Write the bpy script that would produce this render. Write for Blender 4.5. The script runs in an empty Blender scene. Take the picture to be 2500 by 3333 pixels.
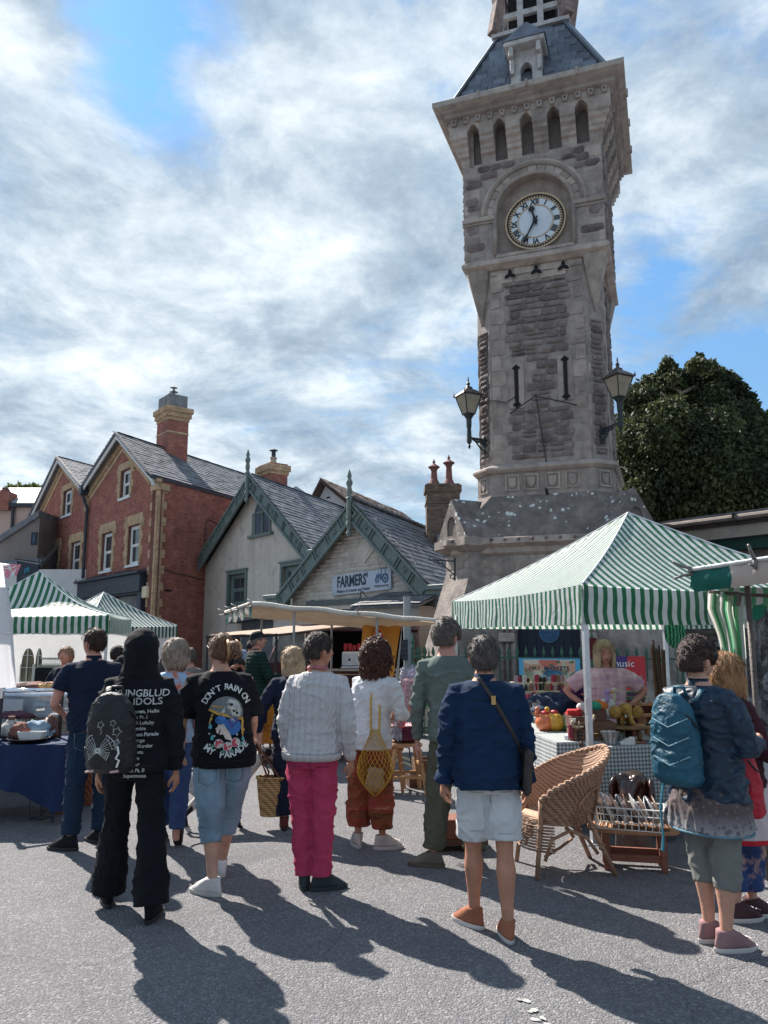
import bpy,bmesh,math,random
from mathutils import Vector,Matrix,noise
from mathutils.bvhtree import BVHTree
random.seed(7)
rnd=random.random
def U(a,b):return a+(b-a)*rnd()
R=math.radians
PI=math.pi
V=Vector
S=bpy.context.scene
COL=S.collection
CAMH,PITCH,FPX=1.68,R(9.3),2504.0
cam=bpy.data.cameras.new('camera');camo=bpy.data.objects.new('camera',cam);COL.objects.link(camo)
camo.location=(0,0,CAMH);camo.rotation_euler=(R(90)+PITCH,0,0)
cam.sensor_fit='VERTICAL';cam.sensor_height=24;cam.lens=24*FPX/3333.0
cam.clip_start=.05;cam.clip_end=3000
S.camera=camo
S.render.resolution_x=768;S.render.resolution_y=1024
SUN_EL,SUN_AZ=R(43),R(-37)
sl=bpy.data.lights.new('sun','SUN');sl.energy=5.0;sl.angle=R(.55);sl.color=(1,.93,.85)
so=bpy.data.objects.new('sun',sl);COL.objects.link(so)
sd=V((math.sin(SUN_AZ)*math.cos(SUN_EL),math.cos(SUN_AZ)*math.cos(SUN_EL),math.sin(SUN_EL)))
so.rotation_euler=sd.to_track_quat('Z','Y').to_euler();so.location=sd*60
S.view_settings.view_transform='Standard';S.view_settings.look='None'
S.view_settings.exposure=1.12;S.view_settings.gamma=1
S.view_settings.use_curve_mapping=False
class NT:
 def __init__(s,tree):s.t=tree;s.n=tree.nodes;s.l=tree.links
 def new(s,kind,**kw):
  n=s.n.new(kind)
  for k,v in kw.items():
   if k.startswith('i_'):
    key=k[2:]
    n.inputs[int(key)if key.isdigit()else key.replace('_',' ')].default_value=v
   else:setattr(n,k,v)
  return n
 def link(s,a,b):s.l.new(a,b)
 def noise(s,vec,scale,detail=4,rough=.55,dist=0,out=0):
  n=s.new('ShaderNodeTexNoise');n.inputs['Scale'].default_value=scale;n.inputs['Detail'].default_value=detail
  n.inputs['Roughness'].default_value=rough;n.inputs['Distortion'].default_value=dist
  if vec is not None:s.link(vec,n.inputs['Vector'])
  return n.outputs[out]
 def ramp(s,fac,stops):
  n=s.new('ShaderNodeValToRGB');e=n.color_ramp.elements
  while len(e)<len(stops):e.new(.5)
  for el,(p,c)in zip(e,stops):
   el.position=p;el.color=(c,c,c,1)if not hasattr(c,'__len__')else(*c[:3],1)
  s.link(fac,n.inputs[0]);return n.outputs[0]
 def mix(s,fac,a,b,blend='MIX'):
  n=s.new('ShaderNodeMix',data_type='RGBA',blend_type=blend)
  for sock,v in((n.inputs[0],fac),(n.inputs[6],a),(n.inputs[7],b)):
   if isinstance(v,bpy.types.NodeSocket):s.link(v,sock)
   elif hasattr(v,'__len__'):sock.default_value=(*v[:3],1)
   else:sock.default_value=v
  return n.outputs[2]
 def math(s,op,a,b=None,c=None):
  n=s.new('ShaderNodeMath',operation=op)
  for sock,v in zip(n.inputs,(a,b,c)):
   if v is None:continue
   if isinstance(v,bpy.types.NodeSocket):s.link(v,sock)
   else:sock.default_value=v
  return n.outputs[0]
 def vmath(s,op,a,b=None,out=0):
  n=s.new('ShaderNodeVectorMath',operation=op)
  for sock,v in zip(n.inputs,(a,b)):
   if v is None:continue
   if isinstance(v,bpy.types.NodeSocket):s.link(v,sock)
   else:sock.default_value=v
  return n.outputs[out]
 def scalevec(s,vec,sc):
  n=s.new('ShaderNodeMapping');n.inputs['Scale'].default_value=sc;s.link(vec,n.inputs['Vector']);return n.outputs[0]
def make_world():
 w=bpy.data.worlds.new('World');S.world=w;w.use_nodes=True
 t=NT(w.node_tree);t.n.clear()
 out=t.new('ShaderNodeOutputWorld');bg=t.new('ShaderNodeBackground');t.link(bg.outputs[0],out.inputs[0])
 sky=t.new('ShaderNodeTexSky',sky_type='NISHITA');sky.sun_disc=False
 sky.sun_elevation=SUN_EL;sky.sun_rotation=SUN_AZ;sky.air_density=1.2;sky.dust_density=.15;sky.ozone_density=2.5
 tc=t.new('ShaderNodeTexCoord');d=tc.outputs['Generated']
 sep=t.new('ShaderNodeSeparateXYZ');t.link(d,sep.inputs[0])
 den=t.math('ADD',t.math('MAXIMUM',sep.outputs[2],0.0),.22)
 px=t.math('DIVIDE',sep.outputs[0],den);py=t.math('DIVIDE',sep.outputs[1],den)
 cb=t.new('ShaderNodeCombineXYZ');t.link(px,cb.inputs[0]);t.link(py,cb.inputs[1])
 v=cb.outputs[0]
 big=t.noise(t.vmath('ADD',v,(CL_OFF[0],CL_OFF[1],0)),1.7,9,.64,.25)
 fine=t.noise(t.vmath('ADD',v,(9,4,2)),6.5,6,.66,.3)
 dens=t.math('ADD',t.math('MULTIPLY',big,.76),t.math('MULTIPLY',fine,.24))
 for(x,y,z),w_,sz in CL_BLOBS:
  dv=V((x,y,z)).normalized()
  dot=t.vmath('DOT_PRODUCT',d,tuple(dv),out=1)
  g=t.math('POWER',t.math('MAXIMUM',dot,0.0),sz)
  dens=t.math('ADD',dens,t.math('MULTIPLY',g,w_))
 cov=t.ramp(dens,[(.40,0),(.46,.5),(.53,.92),(.62,1)])
 shade=t.noise(t.vmath('ADD',v,(3,8,1)),3.2,7,.64,.25)
 fineb=t.ramp(t.math('ADD',t.math('MULTIPLY',shade,.65),t.math('MULTIPLY',dens,.35)),[(.38,(.72,.98,1.30)),(.50,(1.38,1.72,2.05)),(.64,(2.75,3.0,3.15))])
 cl=t.mix(1.0,fineb,(CL_GAIN,CL_GAIN,CL_GAIN),'MULTIPLY')
 blue=t.mix(1.0,sky.outputs[0],(.42,.68,.84),'MULTIPLY')
 veil=t.ramp(sep.outputs[2],[(.0,.72),(.30,.45),(.6,.10)])
 blue=t.mix(veil,blue,(CL_GAIN*.74,CL_GAIN*1.0,CL_GAIN*1.24))
 t.link(t.mix(cov,blue,cl),bg.inputs[0]);bg.inputs[1].default_value=.12
CL_OFF=(2.3,5.1)
CL_GAIN=1.42
def _dir(x,y):
 r=(x-1250)/FPX;dd=(y-1666.5)/FPX;s,c=math.sin(PITCH),math.cos(PITCH)
 return(r,c+dd*s,s-dd*c)
CL_BLOBS=[(_dir(250,900),.10,40),(_dir(900,700),.10,60),(_dir(1000,1200),.06,30),(_dir(430,140),-.105,260),(_dir(1300,820),-.10,900),(_dir(2150,870),-.13,500),(_dir(2450,1250),-.10,500),(_dir(560,520),-.11,400),(_dir(30,60),.25,700),(_dir(1050,250),.06,150),(_dir(2300,450),.05,120),(_dir(300,1350),.05,60),(_dir(2350,250),.02,80)]
make_world()
S.world.cycles.sampling_method='MANUAL';S.world.cycles.sample_map_resolution=256
cy=S.cycles;cy.max_bounces=5;cy.diffuse_bounces=3;cy.glossy_bounces=2;cy.transmission_bounces=3;cy.transparent_max_bounces=6;cy.caustics_reflective=cy.caustics_refractive=False
MATS={}
def M(name,col,rough=.8,var=.12,scale=6,bump=.12,bscale=45,metal=0,rand=0,trans=0,spec=.4,bdist=.02,coat=0,tint=None,streak=None,emit=0,alpha=None,transm=0,coord='Object'):
 if name in MATS:return MATS[name]
 m=bpy.data.materials.new(name);m.use_nodes=True;MATS[name]=m
 t=NT(m.node_tree);p=t.n['Principled BSDF'];out=t.n['Material Output']
 tc=t.new('ShaderNodeTexCoord').outputs[coord]
 c=(*col[:3],1)
 n1=t.noise(tc,scale,5,.6)
 lo=[max(0,x*(1-var*1.6))for x in col];hi=[min(1,x*(1+var*1.4))for x in col]
 base=t.ramp(n1,[(.28,lo),(.5,col),(.74,hi)])
 if tint:
  n2=t.ramp(t.noise(tc,tint[1],6,.65,.3),[(tint[2],0),(min(1,tint[2]+.1),1)])
  base=t.mix(n2,base,tint[0])
 if streak:
  n3=t.ramp(t.noise(t.scalevec(tc,streak[1]),1,5,.6),[(.45,0),(.7,streak[2])])
  base=t.mix(n3,base,streak[0])
 if rand:
  oi=t.new('ShaderNodeObjectInfo').outputs['Random']
  f=t.math('ADD',t.math('MULTIPLY',oi,2*rand),1-rand)
  cc=t.new('ShaderNodeCombineColor')
  for i in range(3):t.link(f,cc.inputs[i])
  base=t.mix(1.0,base,cc.outputs[0],'MULTIPLY')
 t.link(base,p.inputs['Base Color'])
 p.inputs['Roughness'].default_value=rough;p.inputs['Metallic'].default_value=metal
 p.inputs['Specular IOR Level'].default_value=spec
 if coat:p.inputs['Coat Weight'].default_value=coat
 if transm:p.inputs['Transmission Weight'].default_value=transm
 if alpha is not None:p.inputs['Alpha'].default_value=alpha
 if emit:t.link(base,p.inputs['Emission Color']);p.inputs['Emission Strength'].default_value=emit
 if bump:
  b=t.new('ShaderNodeBump');b.inputs['Strength'].default_value=min(1,bump*3);b.inputs['Distance'].default_value=bdist
  t.link(t.noise(tc,bscale,6,.6),b.inputs['Height']);t.link(b.outputs[0],p.inputs['Normal'])
 if trans:
  tr=t.new('ShaderNodeBsdfTranslucent');t.link(base,tr.inputs[0])
  mx=t.new('ShaderNodeMixShader');mx.inputs[0].default_value=trans
  t.link(p.outputs[0],mx.inputs[1]);t.link(tr.outputs[0],mx.inputs[2]);t.link(mx.outputs[0],out.inputs[0])
 return m
def custom(name,fn,rough=.85,trans=0,spec=.35,metal=0):
 """fn(NT, object coord, uv coord) -> colour socket [, bump height socket, strength]"""
 if name in MATS:return MATS[name]
 m=bpy.data.materials.new(name);m.use_nodes=True;MATS[name]=m
 t=NT(m.node_tree);p=t.n['Principled BSDF'];out=t.n['Material Output']
 tcn=t.new('ShaderNodeTexCoord');r=fn(t,tcn.outputs['Object'],tcn.outputs['UV'])
 if not isinstance(r,tuple):r=(r,)
 t.link(r[0],p.inputs['Base Color']);p.inputs['Roughness'].default_value=rough
 p.inputs['Specular IOR Level'].default_value=spec;p.inputs['Metallic'].default_value=metal
 if len(r)>1:
  b=t.new('ShaderNodeBump');b.inputs['Strength'].default_value=r[2];b.inputs['Distance'].default_value=r[3]if len(r)>3 else.02
  t.link(r[1],b.inputs['Height']);t.link(b.outputs[0],p.inputs['Normal'])
 if trans:
  tr=t.new('ShaderNodeBsdfTranslucent');t.link(r[0],tr.inputs[0])
  mx=t.new('ShaderNodeMixShader');mx.inputs[0].default_value=trans
  t.link(p.outputs[0],mx.inputs[1]);t.link(tr.outputs[0],mx.inputs[2]);t.link(mx.outputs[0],out.inputs[0])
 return m
def sepx(t,v):
 s=t.new('ShaderNodeSeparateXYZ');t.link(v,s.inputs[0]);return s.outputs
class MB:
 def __init__(s):s.v=[];s.f=[];s.uv={}
 def add(s,vs,fs,mat=None):
  o=len(s.v)
  s.v+=[mat@V(p)for p in vs]if mat is not None else[V(p)for p in vs]
  s.f+=[tuple(i+o for i in f)for f in fs]
  return s
 def box(s,c,size,rot=None,taper=1):
  x,y,z=size[0]/2,size[1]/2,size[2]/2;k=taper
  vs=[(-x,-y,-z),(x,-y,-z),(x,y,-z),(-x,y,-z),(-x*k,-y*k,z),(x*k,-y*k,z),(x*k,y*k,z),(-x*k,y*k,z)]
  m=Matrix.Translation(V(c))@(rot.to_4x4()if rot is not None else Matrix())
  return s.add(vs,[(3,2,1,0),(4,5,6,7),(0,1,5,4),(1,2,6,5),(2,3,7,6),(3,0,4,7)],m)
 def bb(s,x0,x1,y0,y1,z0,z1):return s.box(((x0+x1)/2,(y0+y1)/2,(z0+z1)/2),(x1-x0,y1-y0,z1-z0))
 def beam(s,a,b,w,h=None,up=(0,0,1)):
  a,b=V(a),V(b);h=h or w;d=b-a;L=d.length;z=d/L;u=V(up)
  if abs(z.dot(u))>.99:u=V((0,1,0))
  x=u.cross(z).normalized();y=z.cross(x)
  rot=Matrix((x,y,z)).transposed()
  return s.box((a+b)/2,(w,h,L),rot)
 def rings(s,rings,cap=True,closed=True):
  n=len(rings[0]);o=len(s.v)
  for r in rings:s.v+=[V(p)for p in r]
  for i in range(len(rings)-1):
   for j in range(n if closed else n-1):
    a=o+i*n+j;b=o+i*n+(j+1)%n
    s.f.append((a,b,b+n,a+n))
  if cap:
   s.f.append(tuple(o+j for j in reversed(range(n))));e=o+(len(rings)-1)*n
   s.f.append(tuple(e+j for j in range(n)))
  return s
 def tube(s,pts,rad,n=8,cap=True,flat=1.0,side=None):
  pts=[V(p)for p in pts]
  if not hasattr(rad,'__len__'):rad=[rad]*len(pts)
  rs=[];prev=None
  for i,p in enumerate(pts):
   d=(pts[min(i+1,len(pts)-1)]-pts[max(i-1,0)])
   d=d.normalized()if d.length>1e-9 else V((0,0,1))
   if prev is None:
    a=V(side)if side is not None else(V((1,0,0))if abs(d.x)<.9 else V((0,1,0)))
   else:a=prev
   a=(a-d*a.dot(d)).normalized();prev=a;b=d.cross(a)
   r=rad[i]
   rs.append([p+a*(r*math.cos(2*PI*j/n))+b*(r*flat*math.sin(2*PI*j/n))for j in range(n)])
  return s.rings(rs,cap)
 def lathe(s,prof,c=(0,0,0),n=16,cap=True,wob=0,fl=0,nf=0):
  rs=[]
  for r,z in prof:
   rs.append([(c[0]+r*(1+fl*math.cos(nf*2*PI*j/n))*math.cos(2*PI*j/n),c[1]+r*(1+fl*math.cos(nf*2*PI*j/n))*math.sin(2*PI*j/n),c[2]+z)for j in range(n)])
  return s.rings(rs,cap)
 def ell(s,c,r,n=12,m=8,rot=None):
  rs=[]
  for i in range(m+1):
   a=-PI/2+PI*i/m;k=max(math.cos(a),.02)
   ring=[V((r[0]*k*math.cos(2*PI*j/n),r[1]*k*math.sin(2*PI*j/n),r[2]*math.sin(a)))for j in range(n)]
   if rot is not None:ring=[rot@p for p in ring]
   rs.append([p+V(c)for p in ring])
  return s.rings(rs,True)
 def prism(s,poly,O,X,Y,depth,N=None):
  """poly 2-D in the frame O,X,Y; extruded by depth along -N (N = X x Y)"""
  O,X,Y=V(O),V(X),V(Y);N=V(N)if N is not None else X.cross(Y).normalized()
  n=len(poly);o=len(s.v)
  for k in(0,depth):s.v+=[O+X*a+Y*b-N*k for a,b in poly]
  s.f.append(tuple(o+i for i in range(n)));s.f.append(tuple(o+n+i for i in reversed(range(n))))
  for i in range(n):
   j=(i+1)%n;s.f.append((o+j,o+i,o+n+i,o+n+j))
  return s
 def grid(s,fn,nu,nv,closed=False):
  o=len(s.v)
  for i in range(nu+1):
   for j in range(nv+1):s.v.append(V(fn(i/nu,j/nv)))
  for i in range(nu):
   for j in range(nv):
    a=o+i*(nv+1)+j;s.f.append((a,a+nv+1,a+nv+2,a+1))
  return s
 def mesh(s,name='mesh',smooth=False):
  me=bpy.data.meshes.new(name);me.from_pydata([tuple(p)for p in s.v],[],s.f);me.update()
  if smooth:me.polygons.foreach_set('use_smooth',[True]*len(me.polygons))
  return me
 def build(s,name,mat,parent=None,smooth=False,loc=None,rot=None,bevel=0,uv=None,sharp=None):
  me=s.mesh(name,smooth)
  return link(name,me,mat,parent,loc,rot,bevel,uv,sharp)
def link(name,me,mat=None,parent=None,loc=None,rot=None,bevel=0,uv=None,sharp=None):
 if mat is not None:me.materials.clear();me.materials.append(mat)
 o=bpy.data.objects.new(name,me);COL.objects.link(o)
 if parent is not None:o.parent=parent
 if loc is not None:o.location=loc
 if rot is not None:o.rotation_euler=rot
 if uv is not None:
  lay=me.uv_layers.new(name='UVMap')
  for lp in me.loops:lay.data[lp.index].uv=uv(me.vertices[lp.vertex_index].co)
 if sharp is not None:me.set_sharp_from_angle(angle=R(sharp))
 if bevel:
  b=o.modifiers.new('bevel','BEVEL');b.width=bevel;b.segments=1;b.limit_method='ANGLE';b.angle_limit=R(40)
 return o
def tag(o,label=None,cat=None,group=None,kind=None):
 if label:o['label']=label
 if cat:o['category']=cat
 if group:o['group']=group
 if kind:o['kind']=kind
 return o
def empty(name,loc,rz=0,label=None,cat=None,group=None):
 o=bpy.data.objects.new(name,None);o.empty_display_size=.1;COL.objects.link(o)
 o.location=loc;o.rotation_euler=(0,0,rz);return tag(o,label,cat,group)
def piece(name,me,parent,loc,rot=None,scale=None,mat=None):
 o=bpy.data.objects.new(name,me);COL.objects.link(o);o.parent=parent;o.location=loc
 if rot is not None:o.rotation_euler=rot
 if scale is not None:o.scale=scale
 return o
def copy_tree(o,parent=None,label=None):
 c=o.copy();COL.objects.link(c)
 if parent is not None:c.parent=parent
 if label:c['label']=label
 for ch in list(o.children):copy_tree(ch,c)
 return c
def ray(x,y):
 r=(x-1250)/FPX;d=(y-1666.5)/FPX;s,c=math.sin(PITCH),math.cos(PITCH)
 return V((r,c+d*s,s-d*c))
def at(x,y,Y):
 q=ray(x,y);return V((q.x,q.y,q.z))*(Y/q.y)+V((0,0,CAMH))
def gr(x,y,z=0):
 q=ray(x,y);t=(z-CAMH)/q.z;return V((q.x*t,q.y*t,z))
def onplane(x,y,P,ang):
 """wall-plane place seen at x, y: distance along the wall from P, and height"""
 q=ray(x,y);ux,uy=math.cos(R(ang)),math.sin(R(ang))
 det=-q.x*uy+ux*q.y;t=(-P[0]*uy+ux*P[1])/det
 return((q.x*t-P[0])*ux+(q.y*t-P[1])*uy,CAMH+q.z*t)
_txt={}
def textmb(s,size=1.0,ext=.0,align='CENTER',bold=0,shear=0,sx=1.0):
 """text turned into plain mesh data in the XY plane"""
 cu=bpy.data.curves.new('lettering','FONT');cu.body=s;cu.size=size;cu.align_x=align;cu.align_y='CENTER'
 cu.extrude=ext;cu.resolution_u=2;cu.offset=bold;cu.shear=shear
 o=bpy.data.objects.new('lettering',cu);COL.objects.link(o)
 me=o.to_mesh();mb=MB();mb.v=[V((v.co.x*sx,v.co.y,v.co.z))for v in me.vertices];mb.f=[tuple(p.vertices)for p in me.polygons]
 o.to_mesh_clear();bpy.data.objects.remove(o);bpy.data.curves.remove(cu)
 return mb
def text_on(name,s,parent,mat,O,X,Y,size,ext=.002,**kw):
 """lettering lying on the plane O, X, Y"""
 mb=textmb(s,size,ext,**kw);X,Y=V(X).normalized(),V(Y).normalized();N=X.cross(Y)
 mb.v=[V(O)+X*p.x+Y*p.y+N*(p.z+ext)for p in mb.v]
 return mb.build(name,mat,parent)
TMPS=[]
def remesh(mb,voxel,smooth=3,fac=.5):
 """merge overlapping closed shapes into one skin (worked out in a small scratch scene)"""
 if not TMPS:TMPS.append(bpy.data.scenes.new('scratch'))
 ts=TMPS[0];me=mb.mesh('tmp');o=bpy.data.objects.new('tmp',me);ts.collection.objects.link(o)
 m=o.modifiers.new('r','REMESH');m.mode='VOXEL';m.voxel_size=voxel;m.use_smooth_shade=True
 if smooth:q=o.modifiers.new('s','SMOOTH');q.factor=fac;q.iterations=smooth
 vl=ts.view_layers[0];vl.update();ev=o.evaluated_get(vl.depsgraph)
 out=bpy.data.meshes.new_from_object(ev);bpy.data.objects.remove(o);bpy.data.meshes.remove(me)
 return out
def append_mb(me,mb):
 """join extra geometry into a mesh"""
 vs=[v.co.copy()for v in me.vertices]+list(mb.v);n=len(me.vertices)
 fs=[tuple(p.vertices)for p in me.polygons]+[tuple(i+n for i in f)for f in mb.f]
 out=bpy.data.meshes.new(me.name);out.from_pydata([tuple(p)for p in vs],[],fs);out.update()
 out.polygons.foreach_set('use_smooth',[True]*len(out.polygons));bpy.data.meshes.remove(me);return out
def randisl(t,base,amt,hue=0):
 oi=t.new('ShaderNodeObjectInfo').outputs['Random'];gi=t.new('ShaderNodeNewGeometry').outputs['Random Per Island']
 f=t.math('FRACT',t.math('ADD',oi,t.math('MULTIPLY',gi,7.31)))
 sc=t.math('ADD',t.math('MULTIPLY',f,2*amt),1-amt)
 cc=t.new('ShaderNodeCombineColor')
 for i in range(3):t.link(t.math('ADD',sc,(i-1)*hue*.5)if hue else sc,cc.inputs[i])
 return t.mix(1.0,base,cc.outputs[0],'MULTIPLY')
def stonemat(name,lo,mid,hi,scale=3,rough=.95,amt=.2,dirt=(.10,.09,.08),dirtamt=.45,bs=30,bump=.5,lichen=None):
 def fn(t,o,u):
  g=t.new('ShaderNodeNewGeometry').outputs['Position']
  c=t.ramp(t.noise(g,scale,7,.65),[(.3,lo),(.5,mid),(.72,hi)])
  d=t.ramp(t.noise(g,1.3,7,.7,.5),[(.52,0),(.70,dirtamt)])
  c=t.mix(d,c,dirt)
  sd_=t.ramp(t.noise(t.scalevec(g,(5,5,.5)),1,5,.6),[(.5,0),(.75,dirtamt*.7)])
  c=t.mix(sd_,c,dirt)
  if lichen:
   v=t.new('ShaderNodeTexVoronoi');v.inputs['Scale'].default_value=7;v.inputs['Randomness'].default_value=1
   t.link(t.vmath('ADD',g,t.vmath('SCALE',t.noise(g,18,3,.6,out=1),None)if 0 else(0,0,0)),v.inputs['Vector'])
   sz=t.math('MULTIPLY',t.ramp(t.noise(g,2.2,4,.6),[(.42,0),(.60,1)]),.36)
   l=t.math('LESS_THAN',t.math('ADD',v.outputs['Distance'],t.math('MULTIPLY',t.math('SUBTRACT',t.noise(g,26,4,.7),.5),.35)),sz)
   c=t.mix(l,c,lichen)
  c=randisl(t,c,amt,.06)
  h=t.noise(g,bs,8,.7)
  return c,h,bump,.03
 return custom(name,fn,rough)
ASHLAR=stonemat('ashlar_stone',(.25,.20,.17),(.365,.297,.255),(.48,.40,.34),amt=.2)
RUBBLE=stonemat('rubble_stone',(.125,.098,.09),(.200,.160,.145),(.29,.235,.21),5,amt=.32,bump=.8)
MORTAR=stonemat('mortar',(.25,.21,.19),(.36,.30,.265),(.42,.36,.32),6,amt=0,bump=.6,bs=60)
LICHEN=stonemat('lichened_stone',(.125,.105,.095),(.20,.168,.148),(.33,.28,.245),4,amt=0,lichen=(.66,.66,.60),bump=.9,bs=22)
BASEST=stonemat('base_stone',(.19,.155,.135),(.33,.275,.24),(.48,.41,.355),3,amt=.15,bump=.9,bs=18)
def slatefn(lo,hi,amt=.3):
 def fn(t,o,u):
  g=t.new('ShaderNodeNewGeometry').outputs['Position']
  c=t.ramp(t.noise(g,3,6,.65),[(.3,lo),(.7,hi)])
  c=t.mix(t.ramp(t.noise(g,1.1,5,.6,.4),[(.5,0),(.7,.6)]),c,[x*.6 for x in lo])
  return randisl(t,c,amt,.05),t.noise(g,40,5,.6),.4,.02
 return fn
SLATE=custom('roof_slate',slatefn((.085,.088,.10),(.20,.20,.215)),.6,spec=.4)
TSLATE=custom('tower_slate',slatefn((.085,.10,.125),(.17,.19,.22)),.55,spec=.4)
DARKIRON=M('black_iron',(.02,.025,.03),.45,bump=.05)
GREENPAINT=M('green_paint',(.035,.10,.07),.5,.2,bump=.08)
GLASS=M('window_glass',(.035,.045,.055),.07,.3,1.5,bump=0,spec=.7)
WHITEP=M('white_paint',(.72,.72,.70),.5,.06,10,bump=.06)
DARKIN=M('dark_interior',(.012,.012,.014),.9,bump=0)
class Frame:
 """wall frame inside a thing: O, direction ang; s along, z up, o outward (towards the street)"""
 def __init__(f,O,ang):
  f.O=V(O);f.ang=ang;f.X=V((math.cos(R(ang)),math.sin(R(ang)),0));f.N=V((f.X.y,-f.X.x,0));f.Z=V((0,0,1))
 def pt(f,s,z,o=0):return f.O+f.X*s+f.Z*z+f.N*o
 def box(f,mb,s0,s1,z0,z1,o0,o1):
  return mb.box(f.pt((s0+s1)/2,(z0+z1)/2,(o0+o1)/2),(abs(s1-s0),abs(o1-o0),z1-z0),Matrix.Rotation(R(f.ang),3,'Z'))
 def poly(f,mb,pts,o0,depth):
  return mb.prism(pts,f.pt(0,0,o0),f.X,f.Z,depth,f.N)
 def arc(f,mb,cs,cz,r,a0,a1,rad,o,n=20,m=6):
  return mb.tube([f.pt(cs+r*math.cos(R(a0+(a1-a0)*i/n)),cz+r*math.sin(R(a0+(a1-a0)*i/n)),o)for i in range(n+1)],rad,m)
 def wall(f,mb,x0,x1,z0,top,holes=(),thick=.3,o=0,brk=()):
  """solid wall with rectangular holes; top is a number or a function of s"""
  T=top if callable(top)else(lambda s:top)
  xs=sorted(set([x0,x1]+[h[0]for h in holes]+[h[1]for h in holes]+list(brk)))
  xs=[x for x in xs if x0<=x<=x1]
  for a,b in zip(xs,xs[1:]):
   if b-a<1e-4:continue
   hs=sorted([h for h in holes if h[0]<=a+1e-6 and h[1]>=b-1e-6],key=lambda h:h[2]);z=z0
   for h in hs:
    if h[2]>z:f.poly(mb,[(a,z),(b,z),(b,h[2]),(a,h[2])],o,thick)
    z=h[3]
   f.poly(mb,[(a,z),(b,z),(b,T(b)),(a,T(a))],o,thick)
  return mb
 def archhole(f,mb,x0,x1,z0,z1,cx,r,spring,sill,thick,o,n=18,point=0):
  """wall with one arched opening"""
  if sill>z0:f.poly(mb,[(cx-r,z0),(cx+r,z0),(cx+r,sill),(cx-r,sill)],o,thick)
  f.poly(mb,[(x0,z0),(cx-r,z0),(cx-r,z1),(x0,z1)],o,thick)
  f.poly(mb,[(cx+r,z0),(x1,z0),(x1,z1),(cx+r,z1)],o,thick)
  P=[(cx-r*math.cos(PI*i/n),spring+r*(1+point*(1-abs(2*i/n-1)))*math.sin(PI*i/n))for i in range(n+1)]
  for a,b in zip(P,P[1:]):f.poly(mb,[a,b,(b[0],z1),(a[0],z1)],o,thick)
  return mb
def rockmesh(seed,nx=4,nz=3,jag=.5,name='stone'):
 r=random.Random(seed);mb=MB();n=2*(nx+nz)
 def pt(i,j,y,k):return V(((i/nx-.5)*k,y,(j/nz-.5)*k))
 fr=[[None]*(nz+1)for _ in range(nx+1)]
 for i in range(nx+1):
  for j in range(nz+1):
   edge=i in(0,nx)or j in(0,nz);corner=i in(0,nx)and j in(0,nz)
   p=V((i/nx-.5,-.5+(.35 if edge else 0)+(.12 if corner else 0)+r.uniform(-.3,.3)*jag*(0.3 if edge else 1),j/nz-.5))
   p.x*=.93 if corner else 1;p.z*=.9 if corner else 1
   p.x+=r.uniform(-.03,.03);p.z+=r.uniform(-.05,.05);fr[i][j]=len(mb.v);mb.v.append(p)
 for i in range(nx):
  for j in range(nz):mb.f.append((fr[i][j],fr[i+1][j],fr[i+1][j+1],fr[i][j+1]))
 rim=[fr[i][0]for i in range(nx+1)]+[fr[nx][j]for j in range(1,nz+1)]+[fr[i][nz]for i in range(nx-1,-1,-1)]+[fr[0][j]for j in range(nz-1,0,-1)]
 back=[]
 for q in rim:back.append(len(mb.v));p=mb.v[q].copy();p.y=.5;mb.v.append(p)
 for a in range(len(rim)):
  b=(a+1)%len(rim);mb.f.append((rim[b],rim[a],back[a],back[b]))
 return mb.mesh(name,False)
ROCKS=[rockmesh(i)for i in range(8)]
for m_ in ROCKS:m_.materials.append(RUBBLE)
BLOCKS=[]
for i in range(3):
 b_=rockmesh(40+i,3,2,.06,'block');b_.materials.append(ASHLAR);BLOCKS.append(b_)
def rubble(f,parent,s0,s1,z0,z1,hr=(.10,.22),wr=(.2,.5),o=0.0,proud=.035,meshes=ROCKS,name='stone',gap=.022,skip=None,edge=0.0,seed=0,topf=None):
 r=random.Random(seed);z=z0
 while z<z1-.05:
  h=min(r.uniform(*hr),z1-z)
  if z1-z-h<hr[0]*.6:h=z1-z
  a=s0+r.uniform(0,edge);b=s1-r.uniform(0,edge);x=a
  while x<b-.02:
   w=min(r.uniform(*wr),b-x)
   if b-x-w<wr[0]*.5:w=b-x
   subs=[(z,h)]if(h<.17 or r.random()>.28)else[(z,h*.48),(z+h*.52,h*.48)]
   for zz,hh in subs:
    cx,cz=x+w/2,zz+hh/2
    if(skip and skip(cx,cz,w,hh))or(topf and zz+hh>topf(cx)):continue
    g=gap*r.uniform(.7,1.3)
    piece(name,r.choice(meshes),parent,f.pt(cx,cz,o+proud*.2),(0,r.uniform(-.02,.02),R(f.ang)),(max(w-g,.03),proud*2*r.uniform(.7,1.2),max(hh-g,.03)))
   x+=w
  z+=h
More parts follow.
